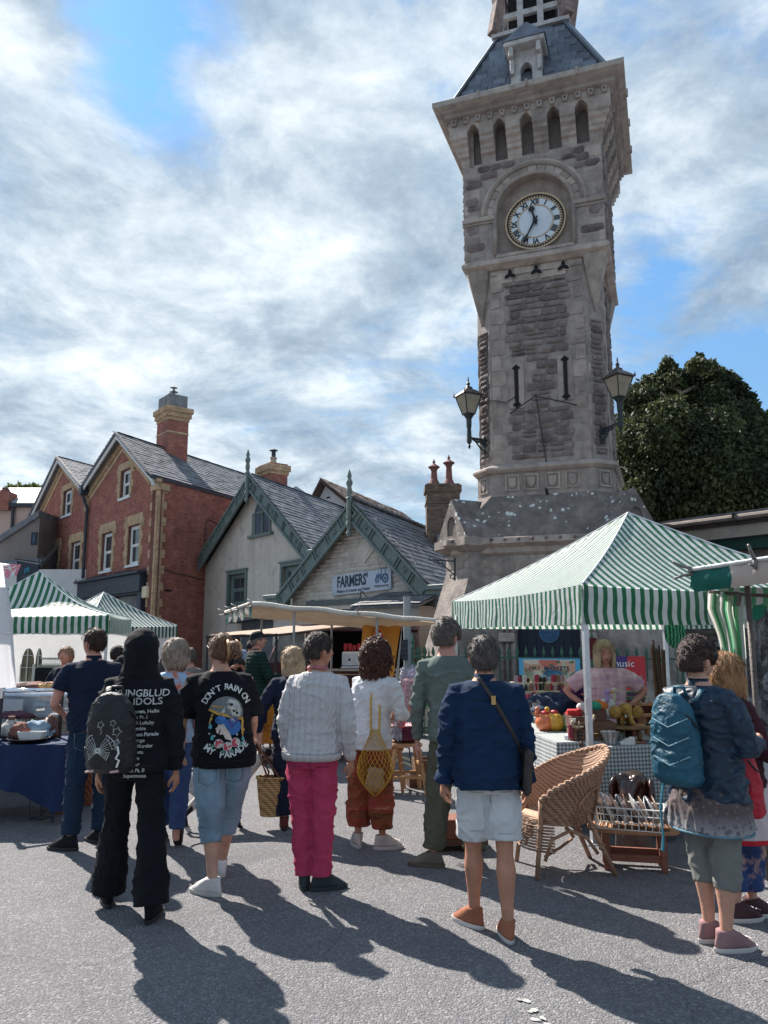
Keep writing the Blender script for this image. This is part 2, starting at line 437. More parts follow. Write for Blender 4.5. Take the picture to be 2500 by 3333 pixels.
def asphalt(t,o,u):
 g=t.new('ShaderNodeNewGeometry').outputs['Position']
 v=t.new('ShaderNodeTexVoronoi');v.inputs['Scale'].default_value=95;t.link(g,v.inputs['Vector'])
 sp=sepx(t,v.outputs['Color'])[0]
 st=t.ramp(sp,[(0,(.105,.103,.112)),(.45,(.150,.148,.158)),(.8,(.20,.197,.205)),(.97,(.36,.35,.35))])
 v2=t.new('ShaderNodeTexVoronoi');v2 .inputs['Scale'].default_value=230;t.link(g,v2 .inputs['Vector'])
 st=t.mix(.4,st,t.ramp(sepx(t,v2 .outputs['Color'])[0],[(0,(.085,.084,.092)),(1,(.27,.265,.27))]))
 big=t.ramp(t.noise(g,.7,6,.6,.4),[(.35,.78),(.65,.94)])
 mid=t.ramp(t.noise(g,4.5,5,.65),[(.3,.93),(.7,1.05)])
 st=t.mix(1.0,t.mix(1.0,st,big,'MULTIPLY'),mid,'MULTIPLY')
 st=t.mix(t.ramp(t.noise(g,.35,3,.5,1.2),[(.60,0),(.63,.35)]),st,(.085,.085,.09))
 ck=t.new('ShaderNodeTexVoronoi',feature='DISTANCE_TO_EDGE');ck.inputs['Scale'].default_value=.55
 t.link(t.vmath('ADD',g,t.vmath('MULTIPLY',t.noise(g,3,4,.6,out=1),(.35,.35,0))),ck.inputs['Vector'])
 st=t.mix(t.ramp(ck.outputs['Distance'],[(0,.45),(.004,0)]),st,(.05,.05,.05))
 h=t.math('ADD',t.math('MULTIPLY',v.outputs['Distance'],-1.0),t.math('MULTIPLY',t.noise(g,120,4,.6),.6))
 return st,h,.7,.012
ASPH=custom('asphalt',asphalt,.88,spec=.3)
g_=MB()
for xa,xb,ya,yb in((-6,10,.5,16),):g_.grid(lambda a,b:(-400+800*a,-60+560*b,0),1,1)
tag(g_.build('road',ASPH),kind='structure')
YEL=custom('worn_yellow_paint',lambda t,o,u:(t.mix(t.ramp(t.noise(t.new('ShaderNodeNewGeometry').outputs['Position'],9,6,.7),[(.45,0),(.6,.7)]),(.55,.46,.26),(.2,.19,.18)),),.9)
ln=MB()
a_,b_=gr(1180,2428),gr(1420,2512);dln=(b_-a_).normalized();nln=V((-dln.y,dln.x,0))
for k in(-.09,.09):
 p,q=a_-dln*1.5+nln*k,b_+dln*.6+nln*k
 ln.prism([(0,-.05),((q-p).length,-.05),((q-p).length,.05),(0,.05)],p+V((0,0,.006)),dln,nln,.004)
tag(ln.build('yellow_line',YEL),kind='structure')
def worn(t,o,u):
 g=t.new('ShaderNodeNewGeometry').outputs['Position']
 return t.mix(t.ramp(t.noise(g,16,7,.75),[(.44,0),(.56,.85)]),(.62,.6,.55),(.2,.195,.19)),t.noise(g,90,4,.6),.8,.01
WORN=custom('worn_white_paint',worn,.9)
wm=MB();rr=random.Random(5)
ctr=[gr(1700,3262),gr(1725,3290),gr(1752,3318),gr(1775,3345),gr(1815,3385)]
for i in range(9):
 c=ctr[min(i//2,4)]+V((rr.uniform(-.02,.03),rr.uniform(-.025,.025),.004))
 n=9;rad=rr.uniform(.015,.035)
 pts=[(rad*rr.uniform(.55,1.2)*math.cos(2*PI*k/n),rad*rr.uniform(.55,1.2)*.6*math.sin(2*PI*k/n))for k in range(n)]
 wm.prism(pts,c+V((0,0,.002*(i%2)+.001)),(.8,-.6,0),(.6,.8,0),.002)
tag(wm.build('road_marking',WORN),kind='structure')
TC=V((3.70,16.71,0));TA=-20
tower=empty('clock_tower',TC,0,'tall grey and cream stone clock tower with slate roof and white timber belfry','clock tower')
def TF(off,side=0):
 a=TA+90*side;N=V((math.sin(R(a)),-math.cos(R(a)),0));return Frame(N*off,a)
TM=Matrix.Rotation(R(TA),4,'Z')
def octr(a,c,z):
 return[TM@V((x,y,z))for x,y in((c,-a),(a,-c),(a,c),(c,a),(-c,a),(-a,c),(-a,-c),(-c,-a))]
def octloft(name,prof,mat,kind=None,bevel=0):
 mb=MB();mb.rings([octr(*p)for p in prof]);o=mb.build(name,mat,tower,bevel=bevel);return o
octloft("wall",[(1.44,1.2,0),(1.44,1.2,3.3)],BASEST)
for k_ in(1,2,3):
 f=TF(1.78,k_);mb=MB();f.box(mb,-1.4,1.4,0,3.3,-.35,0);mb.build("wall",BASEST,tower)
octloft('cornice',[(1.74,1.60,3.28),(1.86,1.70,3.36),(1.86,1.70,3.46),(2.0,1.86,3.53),(2.0,1.86,3.64),(1.92,1.78,3.66)],ASHLAR)
octloft('skirt_roof',[(1.93,1.78,3.62),(1.42,1.06,4.57)],LICHEN)
octloft('shield_band',[(1.43,1.07,4.52),(1.41,1.05,4.62),(1.41,1.05,5.08)],ASHLAR)
octloft('string_course',[(1.44,1.07,5.06),(1.50,1.12,5.12),(1.50,1.12,5.17),(1.40,1.03,5.24)],ASHLAR,bevel=.006)
octloft('wall',[(1.37,1.0,5.2),(1.35,1.0,9.65)],MORTAR)
octloft('string_course',[(1.42,1.42,9.58),(1.56,1.56,9.66),(1.56,1.56,9.73),(1.51,1.51,9.80)],ASHLAR,bevel=.006)
for sd_i in(0,1,3):
 f=TF(2.0,sd_i)
 for k in range(14):MB().ell(f.pt(-1.75+3.5*k/13,3.60,.01),(.035,.035,.035),6,4).build('cornice_stud',RUBBLE,tower)
for sx,sy in((1,-1),(-1,-1),(1,1),(-1,1)):
 mb=MB();n=9
 tip=TM@V((sx*1.22,sy*1.22,8.38));top=[]
 for k in range(n):
  t_=k/(n-1);a=V((sx*1.0,sy*1.50,9.60));b=V((sx*1.50,sy*1.0,9.60));c=V((sx*1.50,sy*1.50,9.60))
  p=a.lerp(c,t_*2)if t_<.5 else c.lerp(b,t_*2-1)
  flu=.0 if k%2 else.05
  p=p+(V((sx*1.1,sy*1.1,9.6))-p).normalized()*flu;top.append(TM@p)
 o=len(mb.v);mb.v+=[tip+TM.to_3x3()@V((0,0,0))]+top+[TM@V((sx*1.0,sy*1.0,9.6)),TM@V((sx*1.1,sy*1.1,8.5))]
 for k in range(n-1):mb.f.append((0,1+k+1,1+k))
 mb.f.append((0,1,n+2));mb.f.append((0,n+2,n));mb.f.append((1,n+1,n+2));mb.f.append((n,n+2,n+1));mb.f.append(tuple(range(1,n+1))+(n+1,))
 mb.build('broach',ASHLAR,tower)
FW=TF(1.37);CH=math.hypot(.37,.37)
def chamfer(side):
 a=TA+45*side;m=TM@V((side*1.185,-1.185,0));return Frame(m,a)
def around(list_):return lambda x,z,w,h:any(a-w*.4<x<b+w*.4 and c-h*.4<z<d+h*.4 for a,b,c,d in list_)
slits=[(-.46,6.95),(.555,7.02)]
rubble(FW,tower,-.70,.72,5.32,9.22,skip=around([(x-.15,x+.15,z-.56,z+.50)for x,z in slits]),edge=.16,seed=3)
for sd_i,sg in((-1,4),(1,6)):
 f=chamfer(sd_i);rubble(f,tower,-.19,.19,5.34,8.25,hr=(.09,.2),wr=(.16,.36),edge=.06,seed=sg,proud=.05 if sd_i<0 else.03)
f=TF(1.36,1);rubble(f,tower,-.7,.7,5.34,9.2,seed=9,edge=.15)
f=TF(1.36,3);rubble(f,tower,-.7,.7,5.34,9.2,seed=10,edge=.15)
def quoins(f,x_edge,sgn,z0,z1,h=.34,w=(.2,.3),o=.0,seed=0,proud=.012,name='quoin',mesh=None):
 r=random.Random(seed);z=z0;k=0
 while z<z1-.05:
  hh=min(h*r.uniform(.9,1.1),z1-z);ww=w[k%2]*r.uniform(.92,1.08)
  piece(name,mesh or r.choice(BLOCKS),tower if mesh is None else f.parent,f.pt(x_edge-sgn*ww/2,z+hh/2,o),(0,0,R(f.ang)),(ww-.012,proud*2+.02,hh-.012));z+=hh;k+=1
for f,xe,sg in((FW,-.985,-1),(FW,.985,1),(chamfer(-1),-.255,-1),(chamfer(-1),.255,1),(chamfer(1),-.255,-1),(chamfer(1),.255,1),(TF(1.36,1),-.985,-1)):
 quoins(f,xe,sg,5.25,9.5 if abs(xe)>.5 else 8.3,w=(.2,.3)if abs(xe)>.5 else(.05,.08),seed=int(abs(xe)*100+sg*7))
rubble(FW,tower,-.98,.98,9.25,9.58,hr=(.33,.34),wr=(.5,.7),meshes=BLOCKS,name='block',proud=.012,gap=.008,seed=2)
for f,xs in((TF(1.41),(-.60,-.21,.22,.62)),(Frame(TM@V((-1.23,-1.23,0)),TA-45),(0,)),(Frame(TM@V((1.23,-1.23,0)),TA+45),(0,)),(TF(1.41,1),(-.6,-.2,.2,.6))):
 for x in xs:
  z=4.84;fr_=MB()
  for a in((x-.15,x-.115,z-.17,z+.17),(x+.115,x+.15,z-.17,z+.17),(x-.115,x+.115,z+.135,z+.17),(x-.115,x+.115,z-.17,z-.135)):f.box(fr_,*a,-.01,.022)
  s_=fr_.build('shield_panel',ASHLAR,tower)
  sh=MB();f.poly(sh,[(x-.08,z+.10),(x-.08,z-.0),(x-.05,z-.08),(x,z-.12),(x+.05,z-.08),(x+.08,z),(x+.08,z+.10)],.035,.04);sh.build('shield',ASHLAR,s_,bevel=.008)
for x,z in slits:
 mb=MB();FW.box(mb,x-.16,x-.045,z-.52,z+.46,-.05,.025);FW.box(mb,x+.045,x+.16,z-.52,z+.46,-.05,.025)
 FW.box(mb,x-.045,x+.045,z+.40,z+.46,-.05,.025);FW.box(mb,x-.045,x+.045,z-.52,z-.47,-.05,.025)
 s_=mb.build('arrow_slit',ASHLAR,tower,bevel=.006)
 d=MB();FW.box(d,x-.028,x+.028,z-.44,z+.36,-.03,.034)
 for zz,k in((z+.36,1),(z-.44,-1)):
  for dx,dz in((-.05,0),(.05,0),(0,.045*k)):d.tube([FW.pt(x+dx,zz+dz,-.02),FW.pt(x+dx,zz+dz,.030+.001*(dx>0))],.034,10)
 d.build('slot',DARKIN,s_)
for x in(-.53,.03,.60):
 z=9.43;mb=MB()
 for a in(90,210,330):
  c=(x+.055*math.cos(R(a)),z+.055*math.sin(R(a)))
  FW.poly(mb,[(c[0]+(.105*math.cos(R(a))*math.cos(q)-.062*math.sin(R(a))*math.sin(q)),c[1]+(.105*math.sin(R(a))*math.cos(q)+.062*math.cos(R(a))*math.sin(q)))for q in[2*PI*k/14 for k in range(14)]],.026+a*1e-5,.03)
 s_=mb.build('trefoil',ASHLAR,tower);d=MB()
 for a in(90,210,330):
  c=(x+.05*math.cos(R(a)),z+.05*math.sin(R(a)))
  FW.poly(d,[(c[0]+(.085*math.cos(R(a))*math.cos(q)-.043*math.sin(R(a))*math.sin(q)),c[1]+(.085*math.sin(R(a))*math.cos(q)+.043*math.cos(R(a))*math.sin(q)))for q in[2*PI*k/14 for k in range(14)]],.033+a*1e-5,.02)
 d.build('recess',DARKIN,s_)
mb=MB();mb.box(TM@V((0,.12,10.9)),(2.76,2.76,2.4),Matrix.Rotation(R(TA),3,'Z'));mb.build('wall',ASHLAR,tower)
F5=TF(1.5);mb=MB();F5 .archhole(mb,-1.5,1.5,9.78,12.1,.03,.80,10.80,9.84,.3,0,24);mb.build('wall',MORTAR,tower)
for k in(1,2,3):
 f=TF(1.5,k);mb=MB();f.box(mb,-1.5+(.3 if k in(1,)else 0),1.5-(.3 if k==3 else 0),9.78,12.1,-.12,0);mb.build('wall',MORTAR,tower)
mb=MB();F5 .box(mb,-.95,.98,9.8,11.75,-.27,-.24);mb.build('clock_recess',ASHLAR,tower)
def outarch(x,z,w,h):
 if z<10.80:return abs(x-.03)-w/2<.93
 return math.hypot(abs(x-.03)-w*.45,z-10.8-h*.4)<1.13
rubble(F5,tower,-1.46,1.47,9.86,12.04,hr=(.16,.24),wr=(.22,.42),skip=lambda x,z,w,h:outarch(x,z,w,h)or abs(x)+w/2>1.42 and int(z*4)%2,seed=21,gap=.016)
for sg in(-1,1):quoins(F5,sg*1.495,sg,9.82,12.05,h=.27,w=(.14,.34),seed=31+sg)
f=TF(1.5,1);rubble(f,tower,-1.46,1.46,9.86,12.04,hr=(.16,.24),seed=22)
f=TF(1.5,3);rubble(f,tower,-1.46,1.46,9.86,12.04,hr=(.16,.24),seed=23)
ar=MB();F5 .arc(ar,.03,10.80,1.10,0,180,.05,.02,30,8);F5 .arc(ar,.03,10.80,1.04,0,180,.035,.03,30,6);F5 .arc(ar,.03,10.80,.84,0,180,.045,.015,30,8)
for x in(-.81,.87):ar.tube([F5 .pt(x,9.86,.015),F5 .pt(x,10.8,.015)],.045,8)
ar.build('arch_moulding',ASHLAR,tower,smooth=True)
for i in range(15):
 a0,a1=R(180*i/15+.5),R(180*(i+1)/15-.5)
 mb=MB();F5 .poly(mb,[(.03+r_*math.cos(q),10.80+r_*math.sin(q))for r_,q in((.85,a0),(1.05,a0),(1.05,(a0+a1)/2),(1.05,a1),(.85,a1),(.85,(a0+a1)/2))],.02,.04);mb.build('arch_stone',ASHLAR,tower)
im=MB()
for a,b in((-1.53,-.80),(.86,1.53)):F5 .box(im,a,b,10.70,10.80,-.05,.07);F5 .box(im,a,b,10.64,10.70,-.05,.035)
im.build('impost_band',ASHLAR,tower,bevel=.01)
mb=MB();F5 .poly(mb,[(-.80,9.80),(.86,9.80),(.86,9.87),(-.80,9.87)],.03,.2);mb.build('recess_sill',ASHLAR,tower)
GOLD=M('gilt_paint',(.50,.38,.24),.6,.15,20,bump=.05);DIAL=M('clock_dial_white',(.60,.66,.72),.35,.05,4,bump=0);INK=M('clock_black',(.012,.012,.014),.5,bump=0)
FK=TF(1.5);cx,cz,oo=.04,10.60,-.17
mb=MB();mb.tube([FK.pt(cx,cz,-.26),FK.pt(cx,cz,oo)],.635,48);clk=mb.build('clock_face',DIAL,tower)
def ring2(mb,r0,r1,o0,o1,n=48):
 ro=[[FK.pt(cx+r*math.cos(2*PI*k/n),cz+r*math.sin(2*PI*k/n),o)for k in range(n)]for r,o in((r0,o0),(r0,o1),(r1,o1),(r1,o0))]
 b=len(mb.v)
 for r_ in ro:mb.v+=r_
 for i in range(4):
  for k in range(n):mb.f.append((b+i*n+k,b+i*n+(k+1)%n,b+((i+1)%4)*n+(k+1)%n,b+((i+1)%4)*n+k))
for r0,r1,o1,m_,nm in((.62,.655,.03,GOLD,'rim'),(.545,.62,.008,INK,'minute_track'),(.53,.547,.016,GOLD,'ring'),(.365,.385,.016,GOLD,'ring')):
 mb=MB();ring2(mb,r0,r1,oo-.02,oo+o1);mb.build(nm,m_,clk,smooth=False)
mb=MB()
for k in range(60):
 a=R(6*k);mb.box(FK.pt(cx+.567*math.cos(a),cz+.567*math.sin(a),oo+.010),(.026,.008,.034),Matrix.Rotation(R(TA),3,'Z')@Matrix.Rotation(-a+0,3,'Y')@Matrix.Rotation(R(90),3,'Y'))
mb.build('minute_mark',GOLD,clk)
for k,nm in enumerate(['XII','I','II','III','IIII','V','VI','VII','VIII','IX','X','XI']):
 a=R(30*k);t_=textmb(nm,.165,.002,bold=.006,sx=.92);ux=FK.X*math.cos(a)-FK.Z*math.sin(a);uy=FK.X*math.sin(a)+FK.Z*math.cos(a)
 O=FK.pt(cx+.453*math.sin(a),cz+.453*math.cos(a),oo+.004)
 t_.v=[O+ux*p.x+uy*p.y+FK.N*(p.z+.003)for p in t_.v];t_.build('numeral',INK,clk)
def hand(name,ang,L,w,o,spade):
 a=R(ang);ux=FK.X*math.cos(a)-FK.Z*math.sin(a);uy=FK.X*math.sin(a)+FK.Z*math.cos(a)
 pts=[(-w*.8,-.10),(w*.8,-.10),(w*.5,0),(w,.06),(w*.55,L*.55)]
 if spade:pts+=[(w*2.6,L*.68),(w*2.2,L*.8),(w*.7,L*.84)]
 else:pts+=[(w*1.2,L*.75)]
 pts+=[(0,L)];pts=pts+[(-x,y)for x,y in reversed(pts[2:-1])]
 mb=MB();mb.prism(pts,FK.pt(cx,cz,o),ux,uy,.012,FK.N);mb.tube([FK.pt(cx,cz,o-.03),FK.pt(cx,cz,o+.01)],.05,14);mb.build(name,INK,clk)
hand('hour_hand',-14,.40,.028,oo+.045,True);hand('minute_hand',209,.58,.026,oo+.065,False)
prof=[(-.25,12.06),(.0,12.06),(.03,12.16),(.03,12.26),(.09,12.30),(.09,12.38),(.13,12.42),(.13,12.50),(.20,12.56),(.20,12.64),(.24,12.68),(.24,12.98),(-.25,12.98)]
slx=[-1.205,-.62,-.035,.55,1.135]
for k in range(4):
 f=TF(1.5,k);edges=[-1.5]+[e for x in slx for e in(x-.135,x+.135)]+[1.5]
 for i in range(0,len(edges),2):
  a,b=edges[i],edges[i+1];ex0=.24 if i==0 and k in(0,2)else 0;ex1=.24 if i+2==len(edges)and k in(0,2)else 0
  mb=MB();r0=[f.pt(a-(max(0,o)if ex0 else 0),z,o)for o,z in prof];r1=[f.pt(b+(max(0,o)if ex1 else 0),z,o)for o,z in prof]
  mb.rings([r0,r1]);mb.build('corbel',ASHLAR,tower)
 for x in slx:
  mb=MB()
  f.poly(mb,[(x-.135,12.98),(x-.135,12.80),(x-.05,12.93),(x,12.955),(x,12.98)],.236,.47);f.poly(mb,[(x+.135,12.80),(x+.135,12.98),(x,12.98),(x,12.955),(x+.05,12.93)],.236,.47)
  mb.build('slot_head',ASHLAR,tower)
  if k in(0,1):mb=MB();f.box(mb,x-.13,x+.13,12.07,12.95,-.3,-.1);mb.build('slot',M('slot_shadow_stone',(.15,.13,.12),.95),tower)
mb=MB();mb.box(TM@V((0,0,12.5)),(2.6,2.6,1.0),Matrix.Rotation(R(TA),3,'Z'));mb.build('wall',RUBBLE,tower)
octloft('frieze',[(1.74,1.74,12.97),(1.74,1.74,13.14)],ASHLAR)
for k in(0,1,3):
 f=TF(1.74,k)
 for i in range(13):
  x=-1.62+3.24*i/12;mb=MB();f.poly(mb,[(x-.07,13.13),(x-.045,12.98),(x+.045,12.98),(x+.07,13.13)],.05,.05)
  s_=mb.build('frieze_pendant',ASHLAR,tower,bevel=.006);d=MB();f.poly(d,[(x-.022,13.085),(x,13.03),(x+.022,13.085)],.054,.006);d.build('drilled_mark',DARKIN,s_)
octloft('cornice',[(1.76,1.76,13.13),(1.84,1.84,13.16),(1.84,1.84,13.23),(1.92,1.92,13.27),(1.92,1.92,13.31)],ASHLAR,bevel=.006)
octloft('gutter',[(1.90,1.90,13.30),(2.05,2.05,13.34),(2.05,2.05,13.47),(1.97,1.97,13.49)],M('stone_gutter',(.40,.35,.31),.85,.2,5,bump=.3),bevel=.012)
for k in(0,1):
 f=TF(2.05,k)
 for x in(-1.0,.05,1.1):mb=MB();f.box(mb,x-.03,x+.03,13.32,13.49,-.02,.03);mb.build('gutter_joint',ASHLAR,tower)
octloft('roof',[(1.95,1.95,13.47),(1.68,1.68,13.62),(.80,.80,15.72)],TSLATE)
slm=MB();slm.box((0,0,0),(1,1,1));SLM=slm.mesh('slate');SLM.materials.append(TSLATE)
def towerslates(k,rows=13):
 f=TF(0,k);tl=math.atan2(1.68-.80,15.72-13.62)
 for i in range(rows):
  t_=(i+.4)/rows;hw=1.68+(.80-1.68)*t_;z=13.62+2.1*t_;n=max(2,int(hw*2/.29));w=2*(hw-.10)/n
  for j in range(n):
   x=-hw+.10+w*(j+.5+(.0 if i%2 else.28))
   if x+w/2>hw-.04:continue
   if k==0 and abs(x)<.46 and z<14.9:continue
   piece('slate',SLM,tower,f.pt(x,z,hw+.012),(-tl+R(4),rnd()*.02,R(f.ang)),(w-.012,.016,2.1/rows*1.18))
for k in(0,1,3):towerslates(k)
for sx,sy in((1,-1),(-1,-1),(1,1),(-1,1)):
 mb=MB();mb.beam(TM@V((sx*1.70,sy*1.70,13.62)),TM@V((sx*.80,sy*.80,15.74)),.16,.05);mb.build('lead_hip',M('lead_sheet',(.14,.16,.19),.5,.2,4,bump=.1,metal=.3),tower)
D0=TF(1.66);mb=MB();D0 .archhole(mb,-.34,.34,13.66,14.55,0,.13,14.05,13.72,.5,0,12,.35);D0 .box(mb,-.38,.38,13.58,13.66,-.4,.05)
dm=mb.build('dormer',M('weathered_white_timber',(.48,.46,.45),.7,.2,7,bump=.3,tint=((.30,.27,.25),5,.58)),tower)
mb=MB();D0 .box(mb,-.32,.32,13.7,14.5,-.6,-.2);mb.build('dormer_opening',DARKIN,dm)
for sg in(-1,1):
 mb=MB();D0 .box(mb,sg*.30-.05,sg*.30+.05,14.30,14.56,-.1,.20);D0 .box(mb,sg*.30-.045,sg*.30+.045,13.95,14.32,-.1,.08);mb.build('bracket',MATS['weathered_white_timber'],dm,bevel=.012)
mb=MB();D0 .box(mb,-.44,.44,14.53,14.64,-.7,.24);mb.build('dormer_eave',MATS['weathered_white_timber'],dm,bevel=.01)
mb=MB();b0=[D0 .pt(-.47,14.64,.26),D0 .pt(.47,14.64,.26),D0 .pt(.47,14.64,-1.1),D0 .pt(-.47,14.64,-1.1)]
mb.rings([b0,[D0 .pt(-.03,15.32,-.12),D0 .pt(.03,15.32,-.12),D0 .pt(.03,15.32,-.9),D0 .pt(-.03,15.32,-.9)]]);mb.build('dormer_roof',MATS['lead_sheet'],dm)
octloft('belfry_sill',[(.90,.90,15.70),(.90,.90,15.80),(.84,.84,15.84)],M('weathered_white_timber',(.56,.54,.52),.7,.2,7,bump=.3,tint=((.30,.27,.25),5,.58)),bevel=.01)
WT=MATS['weathered_white_timber']
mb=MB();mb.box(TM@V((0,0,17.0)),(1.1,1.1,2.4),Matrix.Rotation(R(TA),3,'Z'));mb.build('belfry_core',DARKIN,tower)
for k in range(4):
 f=TF(.76,k);ps=MB();xs=(-.72,-.27,.18+.09,.72)
 for x,w in((-.70,.12),(-.235,.14),(.235,.14),(.70,.12)):f.box(ps,x-w/2,x+w/2,15.8,18.2,-.1,.0 if w>.1 else-.01)
 ps.build('belfry_post',WT,tower)
 for z in(16.30,17.35):mb=MB();f.box(mb,-.66,.66,z-.07,z+.07,-.09,-.004);mb.build('belfry_rail',WT,tower)
 for(a,b)in((-.64,-.305),(-.165,.165),(.305,.64)):
  for zt in(17.30,18.15):
   mb=MB();c=(a+b)/2;n=8
   P=[(a,zt-.24)]+[(c-(b-a)/2*math.cos(PI*i/n),zt-.26+.2*math.sin(PI*i/n)*(1+.0*i))for i in range(n+1)]+[(b,zt-.24),(b,zt),(a,zt)]
   for i in range(n):
    p,q=P[1+i],P[2+i];f.poly(mb,[p,q,(q[0],zt),(p[0],zt)],-.02,.05)
   mb.build('belfry_arch',WT,tower)
BSH=M('brown_shingle',(.25,.185,.165),.9,.3,8,bump=.5)
for sx,sy in((1,-1),(-1,-1),(1,1),(-1,1)):
 mb=MB();mb.beam(TM@V((sx*.86,sy*.86,15.82)),TM@V((sx*.74,sy*.74,16.7)),.22,.22);mb.beam(TM@V((sx*.74,sy*.74,16.68)),TM@V((sx*.95,sy*.95,18.3)),.2,.2);mb.build('corner_cladding',BSH,tower)
octloft('spire',[(1.1,1.1,18.2),(.8,.8,18.6),(.03,.03,21.6)],TSLATE)
def diag(sx,sy):
 d=V((sx,sy,0)).normalized();a=math.degrees(math.atan2((TM@V((-sy*1.0,sx*1.0,0))).y,(TM@V((-sy,sx,0))).x))
 dw=(TM.to_3x3()@d).normalized();X=V((-dw.y,dw.x,0));hw=.47
 f=Frame((0,0,0),math.degrees(math.atan2(X.y,X.x)))
 if(f.N-dw).length>.1:f=Frame((0,0,0),math.degrees(math.atan2(-X.y,-X.x)))
 mb=MB()
 def rg(D,w,z,D0=1.2):return[f.pt(-w,z,D),f.pt(w,z,D),f.pt(w,z,D0),f.pt(-w,z,D0)]
 mb.rings([rg(3.25,.56,0),rg(2.98,.53,1.3),rg(2.50,.49,2.75),rg(2.43,.47,3.0),rg(2.43,.47,3.45)]);b=mb.build('buttress',BASEST,tower)
 c=MB();c.rings([rg(2.46,.5,3.40),rg(2.62,.62,3.50),rg(2.62,.62,3.66),rg(2.55,.58,3.68)]);c.build('buttress_cornice',ASHLAR,b)
 g=MB();f.archhole(g,-.58,.58,3.66,3.66+.001,0,.17,3.66,3.66,.01,2.5)
 g=MB();n=10;Z0,Zp=3.66,4.50
 P=[(-.17*math.cos(PI*i/n)if 1 else 0,3.90+(.24*math.sin(PI*i/n)**.8))for i in range(n+1)]
 for i in range(n):
  p,q=P[i],P[i+1]
  def rt(x):return Zp-abs(x)*(Zp-Z0)/.60
  f.poly(g,[p,q,(q[0],rt(q[0])),(p[0],rt(p[0]))],2.56,.2)
 f.poly(g,[(-.60,Z0),(-.17,Z0),(-.17,Zp-.17*1.4),(-.57,Z0+.03)],2.56,.2);f.poly(g,[(.17,Z0),(.60,Z0),(.57,Z0+.03),(.17,Zp-.17*1.4)],2.56,.2)
 f.poly(g,[(-.17,Z0),(.17,Z0),(.17,Z0+.08),(-.17,Z0+.08)],2.56,.2)
 g.build('gablet',LICHEN,b)
 r_=MB();r_.rings([[f.pt(-.60,Z0+.0,2.52),f.pt(.60,Z0,2.52),f.pt(0,Zp+.0,2.52)],[f.pt(-.60,Z0,1.0),f.pt(.60,Z0,1.0),f.pt(0,Zp,1.0)]][::1]);r_.v=[V((p.x,p.y,p.z+.012))for p in r_.v]
 r_.build('gablet_roof',LICHEN,b)
 nb=MB();f.box(nb,-.2,.2,3.7,4.2,2.40,2.525);nb.build('niche_back',RUBBLE,b)
 rubble(Frame(f.pt(0,0,2.43),f.ang),tower,-.44,.44,2.75,3.36,hr=(.25,.32),wr=(.3,.5),meshes=BLOCKS,name='block',proud=.015,seed=int(50+sx*3+sy))
for sx,sy in((-1,-1),(1,-1),(1,1),(-1,1)):diag(sx,sy)
B0=TF(1.80);mb=MB();B0 .archhole(mb,-1.35,1.35,0,3.30,.07,.62,1.75,0,.35,0,20,.12);mb.build('base_front',BASEST,tower)
mb=MB();B0 .box(mb,-.7,.8,0,2.6,-.38,-.28);dr=mb.build('door',M('dark_blue_door',(.012,.022,.045),.5,.1,3,bump=.1),tower)
for i in range(7):mb=MB();B0 .box(mb,-.54+i*.175,-.54+i*.175+.166,.02,2.5,-.28,-.265);mb.build('plank',MATS['dark_blue_door'],dr)
for r_,rd in((.66,.05),(.78,.035),(.90,.05)):
 mb=MB();B0 .arc(mb,.07,1.75,r_,0,180,rd,.02,24,8)
 for s_ in(-1,1):mb.tube([B0 .pt(.07+s_*r_,.3,.02),B0 .pt(.07+s_*r_,1.75,.02)],rd,8)
 mb.build('door_moulding',BASEST,tower,smooth=True)
for s_ in(-1,1):mb=MB();B0 .box(mb,.07+s_*.78-.16,.07+s_*.78+.16,1.60,1.78,-.05,.14);mb.build('capital',ASHLAR,tower,bevel=.02)
rubble(B0,tower,-1.33,1.33,.3,3.24,hr=(.18,.30),wr=(.3,.55),meshes=BLOCKS,name='block',proud=.02,seed=61,skip=lambda x,z,w,h:(z<1.8 and abs(x-.07)<.97+w/2)or math.hypot(x-.07,z-1.75)<1.0+w*.4)
for x in(-1.15,1.28):
 mb=MB();B0 .arc(mb,x,2.12,.12,0,360,.03,.04,14,6);B0 .arc(mb,x+.02,2.12,.055,0,360,.025,.05,10,6);mb.build('carved_roundel',ASHLAR,tower,smooth=True)
def q(x,y,off):s_,z_=onplane(1400+x/2.07375,800+y/2.07375,(TC.x-FW.X.y*0+FW.N.x*off,TC.y+FW.N.y*off),TA);return TF(off).pt(s_,z_,0)
for a,b in(((712,1000),(790,1490)),((712,1012),(540,1132)),((712,1014),(990,1075))):
 mb=MB();pa,pb=q(*a,1.62 if a[0]==712 else 1.4),q(*b,1.40);mb.tube([pa,pb],.013,6);mb.build('iron_stay',DARKIRON,tower)
mb=MB();mb.tube([q(400,1048,1.42),q(450,1046,1.41),q(510,1060,1.41),q(580,1015,1.41)],.009,5);mb.build('cable',DARKIRON,tower)
mb=MB();mb.tube([q(782,1640,1.6),q(792,1675,1.42)],.03,7);mb.build('spout',DARKIRON,tower)
